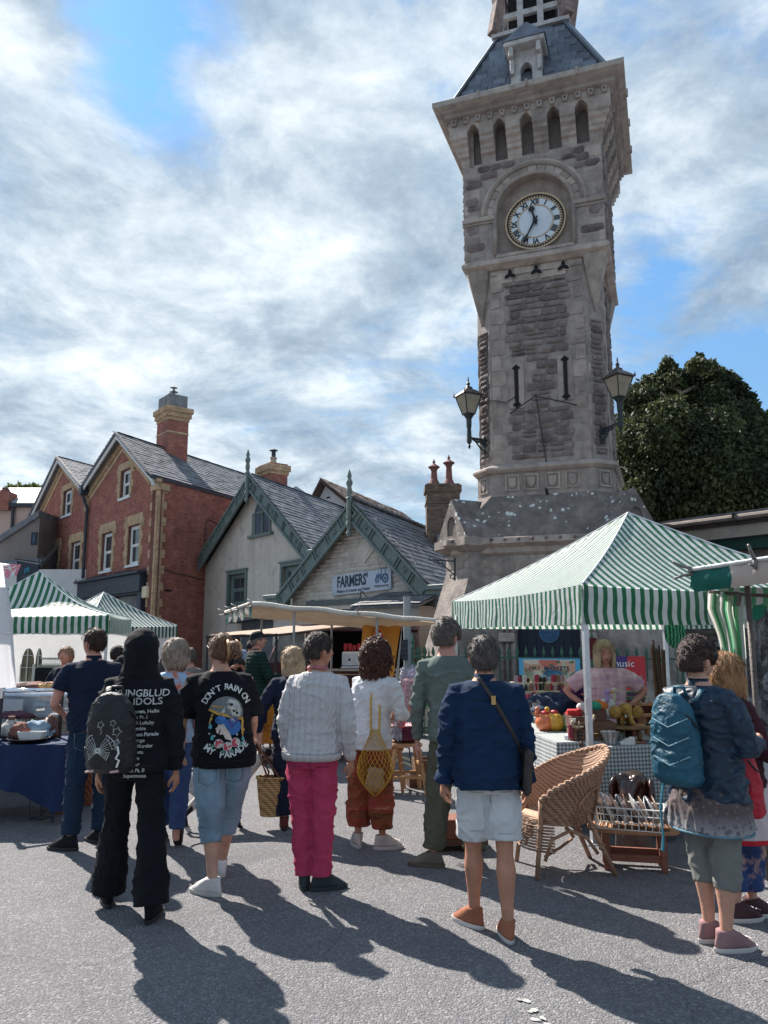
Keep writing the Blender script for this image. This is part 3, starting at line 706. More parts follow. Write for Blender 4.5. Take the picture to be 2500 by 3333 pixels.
def lantern(sx,D,zb,label):
 a=TA+45*sx;f=Frame(TC+TM@V((sx*1.21,-1.21,0)),a);L=D
 e=empty('wall_lamp',f.pt(0,zb,0),0,label,'wall lamp','lanterns on the clock tower');f=Frame((0,0,0),a)
 IR=DARKIRON;mb=MB();f.box(mb,-.05,.05,-.22,.14,0,.04);f.box(mb,-.075,.075,-.02,.1,.03,.075);mb.build('wall_plate',IR,e,bevel=.006)
 mb=MB();mb.tube([f.pt(0,-.16,.04),f.pt(0,-.10,.12),f.pt(0,.02,.22),f.pt(0,.06,.3)],.018,6)
 f.box(mb,-.02,.02,.06,.10,.03,L);f.box(mb,-.02,.02,.0,.03,.03,L*.6)
 for i in range(6):mb.beam(f.pt(0,.02,.08+i*L*.09),f.pt(0,.08,.12+i*L*.09),.015)
 mb.build('bracket',IR,e)
 mb=MB();c=f.pt(0,0,L);mb.lathe([(.008,-.16),(.035,-.10),(.015,-.06),(.05,-.02),(.055,.02),(.045,.30),(.055,.32),(.06,.5),(.10,.56),(.13,.60)],c,8);mb.build('stem',IR,e)
 gl=M('frosted_lamp_glass',(.45,.38,.28),.35,.12,5,bump=0,trans=.35)
 def sq(r,z):return[c+(f.X*x+f.N*y)*r+V((0,0,z))for x,y in((-1,-1),(1,-1),(1,1),(-1,1))]
 lo,hi=sq(.095,.60),sq(.20,1.00);LB=e
 for i in range(4):
  j=(i+1)%4;pb=MB();o_=(lo[i]+lo[j]+hi[i]+hi[j])/4;ins=(V((c.x,c.y,o_.z))-o_).normalized()*.012
  pb.rings([[lo[i],lo[j],hi[j],hi[i]],[lo[i]+ins,lo[j]+ins,hi[j]+ins,hi[i]+ins]]);pb.build('pane',gl,LB)
  fb=MB();fb.beam(lo[i],hi[i],.022);fb.beam(hi[i],hi[j],.025);fb.beam(lo[i],lo[j],.02);fb.build('lamp_frame',IR,LB)
 mb=MB();mb.rings([sq(.235,1.0),sq(.225,1.03),sq(.12,1.12),sq(.07,1.15),sq(.06,1.20)]);mb.lathe([(.06,1.18),(.03,1.24),(.045,1.28),(.01,1.33),(.018,1.37),(.003,1.44)],c,8)
 for p in sq(.225,1.0):mb.lathe([(.018,0),(.02,.03),(.004,.10)],p,6)
 mb.build('lamp_cap',M('bronze_cap',(.10,.08,.07),.5,.2,8,bump=.1,metal=.4),e)
lantern(-1,.38,5.78,'black lantern on a scrolled bracket at the left corner of the clock tower')
lantern(1,.55,5.78,'black lantern on the right corner of the clock tower beside the dark tree')
def zc(x,y,Y):return at(1350+x/1.8433,1450+y/1.8433,Y)
e=empty('iron_scroll_bracket',zc(240,745,15.3),0,'black scrolled iron sign bracket on the left buttress of the clock tower','bracket')
def rel(p):return p-e.location
mb=MB();mb.tube([rel(zc(240,675,15.3)),rel(zc(240,810,15.3))],.022,6);mb.build('upright',DARKIRON,e)
mb=MB();mb.tube([rel(zc(240,695,15.3)),rel(zc(160,690,15.3)),rel(zc(85,685,15.3))],.015,6);mb.build('arm',DARKIRON,e)
mb=MB();mb.tube([rel(zc(x,y,15.3))for x,y in((110,700),(150,705),(190,735),(225,765),(240,785),(230,800),(216,795),(214,782),(224,778))],.013,6)
mb.tube([rel(zc(x,y,15.3))for x,y in((95,690),(80,682),(83,672),(95,674))],.012,6);mb.tube([rel(zc(x,y,15.3))for x,y in((140,690),(135,705),(148,712),(158,702))],.012,6);mb.build('scroll',DARKIRON,e)
def brickmat(name,lo,mid,hi,amt=.22,mott=None):
 return stonemat(name,lo,mid,hi,2.2,.9,amt,dirt=mott or[x*.45 for x in lo],dirtamt=.35,bs=30,bump=.3)
REDB=brickmat('red_brick',(.27,.098,.072),(.36,.135,.098),(.44,.18,.135),.2)
YELB=brickmat('buff_brick',(.40,.26,.15),(.52,.35,.21),(.62,.44,.28),.16,(.22,.14,.09))
CREAM=M('cream_render',(.56,.51,.45),.9,.07,1.2,bump=.25,bscale=9,bdist=.05,tint=((.36,.32,.27),1.5,.58),streak=((.30,.27,.23),(3,3,.3),.35))
CREAMST=stonemat('painted_rubble',(.50,.45,.385),(.58,.52,.45),(.66,.60,.52),3,amt=.1,dirt=(.3,.26,.22),dirtamt=.3,bump=.8)
SAGE=M('sage_green_paint',(.145,.19,.18),.6,.12,5,bump=.1,streak=((.08,.11,.10),(12,12,1),.4))
NAVYP=M('dark_blue_black_paint',(.018,.026,.042),.45,.2,4,bump=.08)
GUTTER=M('dark_gutter',(.03,.035,.045),.5,bump=.05)
def bev(mb,name,mat,parent,b=.0):return mb.build(name,mat,parent,bevel=b)
def sash(f,parent,s0,s1,z0,z1,mat,o=-.10,cols=1,rows=1,t=.06,sill=None,panel=True,silldrop=.1):
 """sliding sash window: outer frame, two lights with panes, sill"""
 fr=MB();f.box(fr,s0,s0+t,z0,z1,o-.06,o);f.box(fr,s1-t,s1,z0,z1,o-.06,o);f.box(fr,s0+t,s1-t,z1-t,z1,o-.06,o);f.box(fr,s0+t,s1-t,z0,z0+t,o-.06,o)
 w=fr.build('window',mat,parent)
 zm=(z0+z1)/2
 for k,(a,b,oo)in enumerate(((zm,z1-t,o-.012),(z0+t,zm,o-.035))):
  sb=MB();q=t*.6;f.box(sb,s0+t,s0+t+q,a,b,oo-.03,oo);f.box(sb,s1-t-q,s1-t,a,b,oo-.03,oo)
  f.box(sb,s0+t+q,s1-t-q,b-q,b,oo-.03,oo);f.box(sb,s0+t+q,s1-t-q,a,a+q*(1.2),oo-.03,oo)
  for c in range(1,cols):x=s0+t+(s1-s0-2*t)*c/cols;f.box(sb,x-.012,x+.012,a+q*1.2,b-q,oo-.028,oo-.002)
  for r in range(1,rows):z=a+(b-a)*r/rows;f.box(sb,s0+t+q,s1-t-q,z-.011,z+.011,oo-.027,oo-.003)
  sb.build('sash',mat,w)
  g=MB();f.box(g,s0+t+q*.5,s1-t-q*.5,a+.01,b-.01,oo-.022,oo-.014);g.build('pane',GLASS,w)
 bk=MB();f.box(bk,s0+.02,s1-.02,z0+.02,z1-.02,o-.5,o-.42);bk.build('curtain',M('dim_room',(.10,.095,.09),.9,.5,1.5,bump=0),w)  # backing panel behind the panes, coloured to stand for an unlit room
 if sill:sl_=MB();f.box(sl_,s0-.12,s1+.12,z0-silldrop,z0,o-.05,.07);sl_.build('sill',sill,w,bevel=.006)
 return w
BR=MB();BR.box((0,0,0),(1,1,1));BRM={}
def brickmesh(mat):
 if mat.name not in BRM:me=BR.mesh('brick');me.materials.append(mat);BRM[mat.name]=me
 return BRM[mat.name]
def bricks(f,parent,s0,s1,z0,z1,mat,ok=None,bw=.225,bh=.075,proud=.006,maxparts=0,name='brick',order=None,seed=0):
 """coursed bricks as geometry: the nearest as single parts, the rest as one mesh"""
 r=random.Random(seed);L=[];n=int((z1-z0)/bh+.5)
 for i in range(n):
  z=z0+bh*(i+.5);x=s0-(bw/2 if i%2 else 0)
  while x<s1:
   a,b=max(x,s0),min(x+bw,s1)
   if b-a>.04 and(ok is None or ok((a+b)/2,z,(b-a)/2)):L.append(((a+b)/2,z,b-a))
   x+=bw
 if order:L.sort(key=order)
 for s_,z,w in L[:maxparts]:piece(name,brickmesh(mat),parent,f.pt(s_,z,r.uniform(0,.004)),(0,0,R(f.ang)),(w-.012,proud*2+.01,bh-.011))
 mb=MB()
 for s_,z,w in L[maxparts:]:f.box(mb,s_-w/2+.006,s_+w/2-.006,z-bh/2+.0055,z+bh/2-.0055,-.01,proud+r.uniform(-.002,.004))
 if mb.v:tag(mb.build(name,mat,parent),kind='stuff')
SLP=MB();SLP.box((0,0,0),(1,1,1))
def slates(parent,e0,e1,r0,r1,mat,rowh=.24,w=.3,maxparts=0,seed=0,name='slate',lap=1.25,jit=.006):
 """roof covering between eave e0-e1 and ridge r0-r1 as overlapping slates"""
 r=random.Random(seed);e0,e1,r0,r1=map(V,(e0,e1,r0,r1));me=SLP.mesh('slate');me.materials.append(mat)
 up=(r0-e0);L=up.length;n=max(2,int(L/rowh));N=(e1-e0).cross(up).normalized()
 if N.z<0:N=-N
 mb=MB();cnt=0;tilt=.022
 for i in range(n):
  t0=i/n;a=e0 .lerp(r0,t0);b=e1 .lerp(r1,t0);W=(b-a).length;m=max(1,int(W/w));ww=W/m;X=(b-a).normalized();Y=(up.normalized())
  Y=(Y-X*Y.dot(X)).normalized();Zv=X.cross(Y)
  if Zv.dot(N)<0:Zv=-Zv
  for j in range(-1,m+1):
   x0=ww*(j+(.5 if i%2 else 0));x1=x0+ww
   x0,x1=max(0,x0),min(W,x1)
   if x1-x0<.05:continue
   h=L/n*lap;k=r.uniform(-jit,jit);c=a+X*((x0+x1)/2)+Y*(h/2-.01)+Zv*(.012+k+tilt*.5)
   yy=(Y*h-Zv*tilt).normalized();zz=X.cross(yy);rot=Matrix((X,yy,zz)).transposed()
   if cnt<maxparts:o=piece(name,me,parent,c,rot.to_euler(),(x1-x0-.008,h,.012))
   else:mb.box(c,(x1-x0-.008,h,.012),rot)
   cnt+=1
 if mb.v:tag(mb.build(name,mat,parent),kind='stuff')
def chimney(parent,c,w,d,z0,z1,ang,mat,bands=(),pots=(),cap=None,name='chimney',brick=True):
 f=Frame(c,ang);f.O=f.O-f.X*(w/2)+f.N*(d/2)
 mb=MB();f.box(mb,0,w,z0,z1,-d,0);ch=mb.build(name,M('brick_mortar',(.25,.21,.18),.95),parent)
 frs=[(f,w),(Frame(f.pt(w,0,0),ang+90),d),(Frame(f.pt(0,0,-d),ang+270),d)]
 tot=[(z0,z1,mat,0)]+list(bands)
 for(a,b,m_,pr)in tot:
  for ff,ww in frs:
   bricks(ff,ch,-pr,ww+pr,a,b,m_,ok=(lambda s_,z,h:not any(q[0]<=z<=q[1]for q in bands))if(a,b)==(z0,z1)else None,proud=.008+pr)
  if pr:q=MB();f.box(q,-pr,w+pr,a,b,-d-pr,pr*.98);q.build('corbel',m_,ch)
 return ch,f
RO=V((-8.35,28,0));red=empty('brick_house',RO,0,'red brick house with buff quoins, twin gables and dark shopfront','house')
RF,RS=Frame((0,0,0),-51.5),Frame((0,0,0),65)
wins=[(-13.75,-12.25,4.42,6.10),(-10.2,-8.78,4.42,6.06),(-5.92,-4.63,4.45,6.04),(-2.86,-1.62,4.49,6.02)]
att=[(-12.0,-10.62,7.56,8.80),(-4.04,-2.93,7.32,8.46)]
GR=[(-17.0,8.05),(-12.35,10.55),(-8.08,8.40),(-3.95,10.02),(-.05,7.62)]
def rtop(s_):
 for(a,za),(b,zb)in zip(GR,GR[1:]):
  if a<=s_<=b:return za+(zb-za)*(s_-a)/(b-a)-.14
 return 7.6
mb=MB();RF.wall(mb,-16.8,0,0,rtop,[(a,b,c,d)for a,b,c,d in wins+att]+[(-9.2,-.8,0,4.2)],.16,0,[p[0]for p in GR])
mb.build('wall',M('red_mortar',(.17,.075,.06),.95,.2,3),red)
def infront(s_,z,h):return z<rtop(s_)-.12 and not any(a-.02<s_+h and s_-h<b+.02 and c-.03<z<d+.03 for a,b,c,d in wins+att)and not(-9.3<s_<-.2 and z<4.25)
bricks(RF,red,-16.8,0,0,10.6,REDB,infront,maxparts=60,order=lambda q:-q[0]+abs(q[1]-5))
mb=MB();RS.box(mb,.02,9,0,7.60,-.3,0);mb.build('wall',MATS['red_mortar'],red)
bricks(RS,red,0,9,0,7.5,REDB,None,maxparts=240,order=lambda q:q[0]*.6+abs(q[1]-5.6))
mb=MB()
def quoinstack(f,s_a,s_b,z0,z1,parent,alt=.11,step=.225,sgn=1,name='quoin_brick'):
 k=0;z=z0
 while z<z1-.02:
  zz=min(z+step,z1);e=alt*(k%2)
  a,b=(s_a-(e if sgn<0 else 0),s_b+(e if sgn>0 else 0))
  nb=max(1,round((b-a)/.235));courses=max(1,round((zz-z)/.075))
  for c in range(courses):
   for j in range(nb):piece(name,brickmesh(YELB),parent,f.pt(a+(b-a)*(j+.5)/nb,z+(zz-z)*(c+.5)/courses,.018),(0,0,R(f.ang)),((b-a)/nb-.010,.05,(zz-z)/courses-.009))
  z=zz;k+=1
def voussoirs(f,s0,s1,z0,z1,parent,w=.085):
 n=int((s1-s0)/w)
 for j in range(n):piece('header_brick',brickmesh(YELB),parent,f.pt(s0+(s1-s0)*(j+.5)/n,(z0+z1)/2,.02),(0,0,R(f.ang)),((s1-s0)/n-.010,.05,z1-z0))
quoinstack(RF,-.45,0,0.1,7.3,red,.2,.30,-1);quoinstack(RS,0,.28,.1,7.3,red,.16,.30,1)
quoinstack(RF,-16.8,-16.4,3.2,7.7,red,.2,.3,1)
for i,(a,b,c,d)in enumerate(wins+att):
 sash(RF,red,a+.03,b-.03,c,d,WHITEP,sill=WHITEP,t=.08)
 hh=.42 if i<4 else.32
 voussoirs(RF,a-.3,b+.3,d+.03,d+hh,red,.10);quoinstack(RF,b,b+.24,c+.02,d+.03,red,.14,.3,1);quoinstack(RF,a-.24,a,c+.02,d+.03,red,.14,.3,-1)
 for x in(a-.38,b+.38):mbq=1;quoinstack(RF,x-.06,x+.06,d-.1,d+.22,red,0,.3,1)
for(a,za),(b,zb)in(((-17.0,8.05),(-12.35,10.55)),((-12.35,10.55),(-8.08,8.40)),((-8.08,8.40),(-3.95,10.02)),((-3.95,10.02),(.12,7.55))):
 mb=MB();RF.poly(mb,[(a,za-.22),(b,zb-.22),(b,zb),(a,za)],.34,.05);mb.build('bargeboard',WHITEP,red)
 mb=MB();RF.poly(mb,[(a,za+.002),(b,zb+.002),(b,zb+.07),(a,za+.07)],.40,.10);mb.build('verge',GUTTER,red)
 lw=.14 if zb<za else 0;mb=MB();RF.poly(mb,[(a,za-.70),(b,zb-.70),(b,zb-.50),(a,za-.50)],.04,.06);RF.poly(mb,[(a,za-.38),(b,zb-.38),(b,zb-.05-lw),(a,za-.05-lw)],.06,.08);mb.build('verge_band',YELB,red)
 n=int(math.hypot(b-a,zb-za)/.16)
 for j in range(n):t_=(j+.5)/n;piece('dentil',brickmesh(YELB),red,RF.pt(a+(b-a)*t_,za+(zb-za)*t_-.44,.06),(0,0,R(RF.ang)),(.075,.10,.11))
mb=MB();RF.box(mb,-.55,.12,7.10,7.35,-.05,.12);RF.box(mb,-.62,.18,7.35,7.5,-.05,.18);RS.box(mb,.02,.5,7.10,7.35,-.05,.121);mb.build('capital',YELB,red,bevel=.02)
mb=MB();RF.box(mb,-8.3,-7.9,7.3,7.9,0,.14);mb.build('corbel',YELB,red,bevel=.02)
dd=RS.X
def roofpair(f,pts,depthdir,L,parent,mat,o=.42,zz=.05,rowh=.25,w=.32,mp=0,skip=(),back=0,seed=0):
 for i,((a,za),(b,zb))in enumerate(zip(pts,pts[1:])):
  if i in skip:continue
  A,B=f.pt(a,za+zz,o),f.pt(b,zb+zz,o)
  lo,hi=(A,B)if za<zb else(B,A)
  sl=MB();th=V((0,0,-.08));q=[lo,lo+depthdir*L,hi+depthdir*L,hi];sl.rings([q,[p+th for p in q]]);sl.build('roof',mat,parent)
  slates(parent,lo,lo+depthdir*L,hi,hi+depthdir*L,mat,rowh,w,mp if not i%2==back else 0,seed+i)
roofpair(RF,GR,dd,9.5,red,SLATE,mp=140,rowh=.27,w=.38)
mb=MB();p0,p1=RF.pt(.2,7.52,.4),RF.pt(.2,7.52,.4)+dd*9.5;mb.beam(p0,p1,.12,.10);mb.build('gutter',GUTTER,red)
mb=MB();mb.beam(RF.pt(.08,7.36,.3),RF.pt(.08,7.36,.3)+dd*9.4,.06,.24);mb.build('eaves_board',WHITEP,red)
mb=MB();mb.tube([RF.pt(-8.05,8.4,.30),RF.pt(-8.05,8.1,.30),RF.pt(-8.0,7.7,.18),RF.pt(-7.85,7.4,.12),RF.pt(-7.85,4.3,.12)],.07,8);RF.box(mb,-8.22,-7.9,8.05,8.4,.1,.42);mb.build('drainpipe',GUTTER,red)
mb=MB();RF.box(mb,-9.3,-.72,3.38,4.05,-.1,.28);RF.box(mb,-9.4,-.62,4.05,4.14,-.1,.42);RF.box(mb,-9.3,-.72,3.30,3.38,-.1,.20)
RF.box(mb,-1.1,-.72,0,3.3,-.1,.2);RF.box(mb,-9.3,-8.9,0,3.3,-.1,.2);RF.box(mb,-9.2,-.8,0,.6,-.15,.1);RF.box(mb,-4.0,-3.88,.6,3.3,-.12,.06);RF.box(mb,-6.6,-6.48,.6,3.3,-.12,.06)
sf=mb.build('shopfront',NAVYP,red,bevel=.01)
for a,b in((-3.88,-1.1),(-6.48,-4.0),(-8.9,-6.6)):g=MB();RF.box(g,a,b,.6,3.3,-.08,-.06);g.build('shop_window',M('shop_glass',(.09,.09,.085),.12,.8,.8,bump=0,spec=.6),sf)
GREYL=M('faded_grey_lettering',(.13,.14,.16),.6,bump=0)
text_on('lettering','est 1979',sf,GREYL,RF.pt(-2.0,3.72,.285),RF.X,RF.Z,.36)
text_on('lettering','thepoetrybookshop',sf,GREYL,RF.pt(-5.4,3.72,.285),RF.X,RF.Z,.30)
n=60
for a0,a1 in((-9.3,-8.0),(-6.2,-4.2),(-3.2,-1.2)):
 for j in range(14):x=a0+(a1-a0)*(j+.5)/14;mb=MB();mb.lathe([(.02,0),(.012,.07),(.001,.15)],RF.pt(x,4.14,.36),5);mb.build('cornice_spike',NAVYP,sf)
mb=MB();RF.box(mb,-.62,-.22,3.12,3.55,.03,.22);mb.build('alarm_box',M('cream_plastic',(.62,.52,.36),.5,bump=0),red,bevel=.03)
mb=MB();RS.box(mb,.55,.95,3.38,3.46,0,.014);mb.build('air_brick',DARKIN,red)
mb=MB();mb.tube([RS.pt(.25,4.2,.03),RS.pt(1.2,4.08,.03),RS.pt(2.9,3.95,.03),RS.pt(2.95,4.9,.03)],.014,5);mb.build('cable',GUTTER,red)
mb=MB();mb.tube([RS.pt(2.75,5.2,.03),RS.pt(2.8,6.3,.03),RS.pt(2.95,6.4,.03),RS.pt(4.2,6.2,.03)],.014,5);mb.build('cable',GUTTER,red)
ch,cf=chimney(red,V((-9.55,33.7,0))-RO,1.25,.95,8.6,11.9,-51.5,REDB,bands=((10.65,10.73,YELB,.02),(11.25,11.4,YELB,.03),(11.4,11.62,YELB,.10),(11.62,11.85,YELB,.16)))
for i,(a,b)in enumerate(((0,.40),(.42,.82),(.84,1.22))):
 mb=MB();cf.box(mb,a+.02,b,11.85,12.45,-.88,.0);mb.build('chimney_pot',M('lead_grey',(.20,.21,.22),.7,.2,3),ch,bevel=.01)
mb=MB();c=cf.pt(.62,12.4,-.45);mb.lathe([(.09,0),(.09,.2),(.06,.22),(.06,.3),(.2,.32),(.05,.40),(.05,.5),(.17,.53),(.02,.6)],c,12);mb.build('cowl',MATS['lead_grey'],ch)
def gabled(name,O,ang,rang,apex,fl,fr,label,cat,wallmat,holes,L,o=.42,mp=150,seed=0,zbase=0,foot=.35,wallfn=None,wx=None):
 h=empty(name,O,0,label,cat);f=Frame((0,0,0),ang);ddr=Frame((0,0,0),rang).X
 pts=[fl,apex,fr]
 def top(s_):
  for(a,za),(b,zb)in zip(pts,pts[1:]):
   if a<=s_<=b:return za+(zb-za)*(s_-a)/(b-a)-.12
  return min(fl[1],fr[1])-.1
 x0,x1=wx or(fl[0]+.25,fr[0]-.25)
 mb=MB();f.wall(mb,x0,x1,zbase,lambda q_:top(q_)-.06,holes,.13,0,[apex[0]]);mb.build('wall',wallmat,h)
 for sgx,ff in((x1,1),(x0,-1)):
  mb=MB();A=f.pt(sgx-ff*.15,0,-.36);mb.rings([[A+f.X*-.15,A+f.X*.15,A+f.X*.15+ddr*L,A-f.X*.15+ddr*L],[A+f.X*-.15+V((0,0,top(sgx)-.02)),A+f.X*.15+V((0,0,top(sgx)-.02)),A+f.X*.15+ddr*L+V((0,0,top(sgx)-.02)),A-f.X*.15+ddr*L+V((0,0,top(sgx)-.02))]]);mb.build('wall',wallmat,h)
 roofpair(f,pts,ddr,L,h,SLATE,o=o,zz=.04,rowh=.23,w=.36,mp=mp,seed=seed)
 for(a,za),(b,zb)in zip(pts,pts[1:]):
  lo,hi=((a,za),(b,zb))if za<zb else((b,zb),(a,za));sg=1 if hi[0]>lo[0]else-1
  dx,dz=hi[0]-lo[0],hi[1]-lo[1];LL=math.hypot(dx,dz);ux,uz=dx/LL,dz/LL;nx,nz=-uz*sg,ux*sg
  def P(t_,d):return(lo[0]+ux*t_-nx*d,lo[1]+uz*t_-nz*d)
  mb=MB();q=[P(-.1,0),P(LL,0),P(LL,.44),P(-.1,.44)]
  if sg<0:q=q[::-1]
  f.poly(mb,q,o-.03,.05);bb_=mb.build('bargeboard',SAGE,h)
  for d0,d1,of in((-.02,.05,.035),(.38,.46,.025)):
   mb=MB();q=[P(-.1,d0),P(LL,d0),P(LL,d1),P(-.1,d1)];q=q if sg>0 else q[::-1];f.poly(mb,q,o+of,.06);mb.build('moulding',SAGE,bb_)
  n=int(LL/.62)
  for j in range(n):
   t_=(j+.5)*LL/n
   if j%3==1:
    mb=MB()
    for dt,ddn in((-.09,-.07),(.09,-.07),(-.09,.07),(.09,.07)):
     c=P(t_+dt,.215+ddn);mb.beam(f.pt(*P(t_,.215),o+.012),f.pt(*c,o+.012),.035,.02,up=f.N)
    mb.build('cross_panel',SAGE,bb_)
   for e in(-.26,.26):
    mb=MB();mb.beam(f.pt(*P(t_+e*LL/n/.62,.06),o+.01),f.pt(*P(t_+e*LL/n/.62,.37),o+.01),.03,.04,up=f.N);mb.build('rib',SAGE,bb_)
  c=f.pt(lo[0],lo[1],o);mb=MB();f.box(mb,lo[0]-foot if sg>0 else lo[0]-.1,lo[0]+.1 if sg>0 else lo[0]+foot,lo[1]-.52,lo[1]-.06,-.05,o+.03)
  f.box(mb,lo[0]-foot-.06 if sg>0 else lo[0]-.1,lo[0]+.1 if sg>0 else lo[0]+foot+.06,lo[1]-.1,lo[1]+.03,-.05,o+.10);mb.build('kneeler',SAGE,h,bevel=.015)
 fi=MB();c=f.pt(apex[0],apex[1],o+.06);H_=.85 if foot<.5 else.65
 fi.lathe([(.05,-1.0),(.085,-.92),(.05,-.82),(.06,-.78),(.095,-.66),(.06,-.55),(.075,-.5),(.075,.05),(.10,.08),(.06,.14),(.085,.3),(.06,.42),(.09,.5),(.10,.56),(.05,.66),(.07,.74),(.012,.92)],c,8);fi.build('finial',SAGE,h)
 return h,f,ddr,top
cw=[(2.15,3.52,2.85,4.0),(6.2,7.52,3.1,4.02)]
cream,CF,cdr,ctop=gabled('gabled_house',(-7.1,30.6,0),-53,67.8,(4.35,7.42),(-.45,4.40),(8.6,4.32),'cream rendered house with sage bargeboards and a small pointed attic window','house',CREAM,cw+[(4.2,5.25,5.30,6.2)],8.6,seed=5)
for a,b,c,d in cw:
 mb=MB();CF.box(mb,a-.12,a,c-.1,d+.12,-.1,.06);CF.box(mb,b,b+.12,c-.1,d+.12,-.1,.06);CF.box(mb,a,b,d,d+.12,-.1,.06);CF.box(mb,a-.18,b+.18,d+.12,d+.17,-.1,.1);CF.box(mb,a,b,c-.1,c,-.1,.1);sr=mb.build('window_surround',SAGE,cream)
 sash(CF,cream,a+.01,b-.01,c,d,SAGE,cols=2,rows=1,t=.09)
mb=MB();CF.box(mb,3.95,4.2,5.2,6.1,-.1,.05);CF.box(mb,5.25,5.33,5.2,6.2,-.1,.05);CF.box(mb,3.75,5.5,5.2,5.3,-.1,.12);CF.box(mb,4.68,4.76,5.3,6.35,-.1,.05)
CF.poly(mb,[(4.13,6.05),(4.72,6.85),(5.33,6.1),(5.33,6.2),(4.72,6.98),(4.13,6.2)],.05,.1);CF.box(mb,4.2,5.25,6.05,6.12,-.1,.04);at_=mb.build('window',SAGE,cream)
g=MB();CF.poly(g,[(4.2,5.3),(5.25,5.3),(5.25,6.15),(4.72,6.82),(4.2,6.15)],.01,.03);g.build('pane',M('sky_glass',(.10,.14,.18),.08,.3,1,bump=0,spec=.7),at_)
mb=MB();CF.box(mb,3.35,5.6,0,2.35,-.25,.03);CF.poly(mb,[(3.0,2.2),(5.8,2.35),(5.8,2.5),(3.0,2.35)],.5,.6);mb.build('porch',M('grey_slate_porch',(.10,.11,.12),.7,.3,5),cream)
mb=MB();mb.tube([CF.pt(2.0,1.9,.03),CF.pt(2.05,2.2,.03),CF.pt(3.3,2.35,.03)],.02,5);mb.build('pipe',CREAM,cream)
hb=MB();CF.box(hb,-.75,-.1,4.45,4.9,-.4,.3);hb.build('lead_hopper',MATS['lead_sheet'],cream,bevel=.04)
ch,cf=chimney(cream,V((-4.62,31.3,0))-V((-7.1,30.6,0)),1.05,.8,6.9,8.75,-53,REDB,bands=((8.30,8.45,YELB,.04),(8.45,8.70,YELB,.10)))
mb=MB();mb.lathe([(.14,0),(.12,.3),(.15,.33),(.15,.38)],cf.pt(.55,8.72,-.4),12);mb.build('chimney_pot',M('cream_pot',(.42,.36,.28),.8),ch)
mb=MB();mb.lathe([(.09,0),(.09,.12),(.09,.3),(.18,.31),(.18,.33),(.02,.4)],cf.pt(.55,9.08,-.4),10);mb.build('cowl',GUTTER,ch)
farm,FF,fdr,ftop=gabled('gabled_shop',(-2.78,24,0),-46,67.9,(3.08,5.50),(-.35,2.98),(6.05,2.96),'small rough stone shop painted cream with sage bargeboards under a slate roof','shop',M('shop_mortar',(.50,.45,.385),.95),[(.9,3.45,0,2.62)],9.2,seed=8,foot=.55,mp=150)
def fskip(x,z,w,h):return(.8<x+w/2 and x-w/2<3.55 and z<2.68)or(abs(x-3.23)/.46+abs(z-4.12)/.40<1.0)
rubble(FF,farm,-.05,5.75,.1,5.3,hr=(.07,.15),wr=(.25,.7),meshes=[(lambda m:(m.materials.clear(),m.materials.append(CREAMST),m)[2])(rockmesh(70+i,4,2,.45))for i in range(4)],name='stone',skip=fskip,topf=lambda x:ftop(x)-.05,proud=.035,seed=4,gap=.008)
mb=MB();D_=lambda r0,z0=4.12:[(3.23+.42*r0,z0),(3.23,z0+.36*r0),(3.23-.42*r0,z0),(3.23,z0-.36*r0)]
FF.poly(mb,D_(1.0)[::-1],.05,.06);dmo=mb.build('diamond_panel',CREAM,farm,bevel=.01);mb=MB();FF.poly(mb,D_(.72)[::-1],.06,.03);mb.build('diamond_face',CREAM,dmo,bevel=.008)
mb=MB();FF.box(mb,.9,3.45,0,.7,-.2,-.02);FF.box(mb,.9,3.5,2.50,2.70,-.15,.08)
for x in(.92,1.55,2.15,2.80,3.38):FF.box(mb,x,x+.07,.7,2.50,-.15,0)
sw=mb.build('shop_window_frame',CREAM,farm)
for a,b in((.99,1.55),(1.62,2.15),(2.22,2.80),(2.87,3.38)):g=MB();FF.box(g,a,b,.7,2.5,-.08,-.06);g.build('pane',GLASS,sw)
mb=MB();FF.box(mb,.75,3.6,2.62,2.78,-.1,.14);mb.build('lintel_board',M('grey_sage',(.09,.11,.11),.7),farm)
mb=MB();q0,q1=FF.pt(3.75,2.5,1.0),FF.pt(6.3,2.5,1.0);r0,r1=FF.pt(4.1,2.86,.1),FF.pt(6.4,2.86,.1);mb.rings([[q0,q1,r1,r0],[p-V((0,0,.06))for p in(q0,q1,r1,r0)]]);mb.build('porch_roof',SLATE,farm)
slates(farm,q0,q1,r0,r1,SLATE,.2,.28,40,3)
mb=MB();FF.box(mb,3.9,6.2,0,2.46,.3,.92);mb.build('porch_wall',M('grey_cream_board',(.33,.30,.26),.8,.08,3,streak=((.22,.2,.18),(6,6,.4),.3)),farm)
for a in(4.45,5.35):mb=MB();FF.box(mb,a,a+.7,.2,2.2,.90,.95);dr_=mb.build('door',MATS['grey_cream_board'],farm,bevel=.01);mb=MB();FF.box(mb,a+.12,a+.58,1.2,2.05,.945,.965);FF.box(mb,a+.12,a+.58,.35,1.05,.945,.965);mb.build('door_panel',MATS['grey_cream_board'],dr_,bevel=.008)
mb=MB();mb.tube([FF.pt(3.35,2.82,.05),FF.pt(3.45,2.95,.3),FF.pt(3.6,2.9,.5),FF.pt(3.62,2.7,.55)],.015,5);mb.build('lamp_arm',DARKIRON,farm)
RIDGE=MB();a0,a1=FF.pt(3.08,5.60,.4),FF.pt(3.08,5.60,.4)+fdr*9
for i in range(22):RIDGE=MB();p=a0 .lerp(a1,i/22);q=a0 .lerp(a1,(i+.93)/22);RIDGE.beam(p+V((0,0,.03)),q,.20,.06);RIDGE.build('ridge_tile',SLATE,farm)
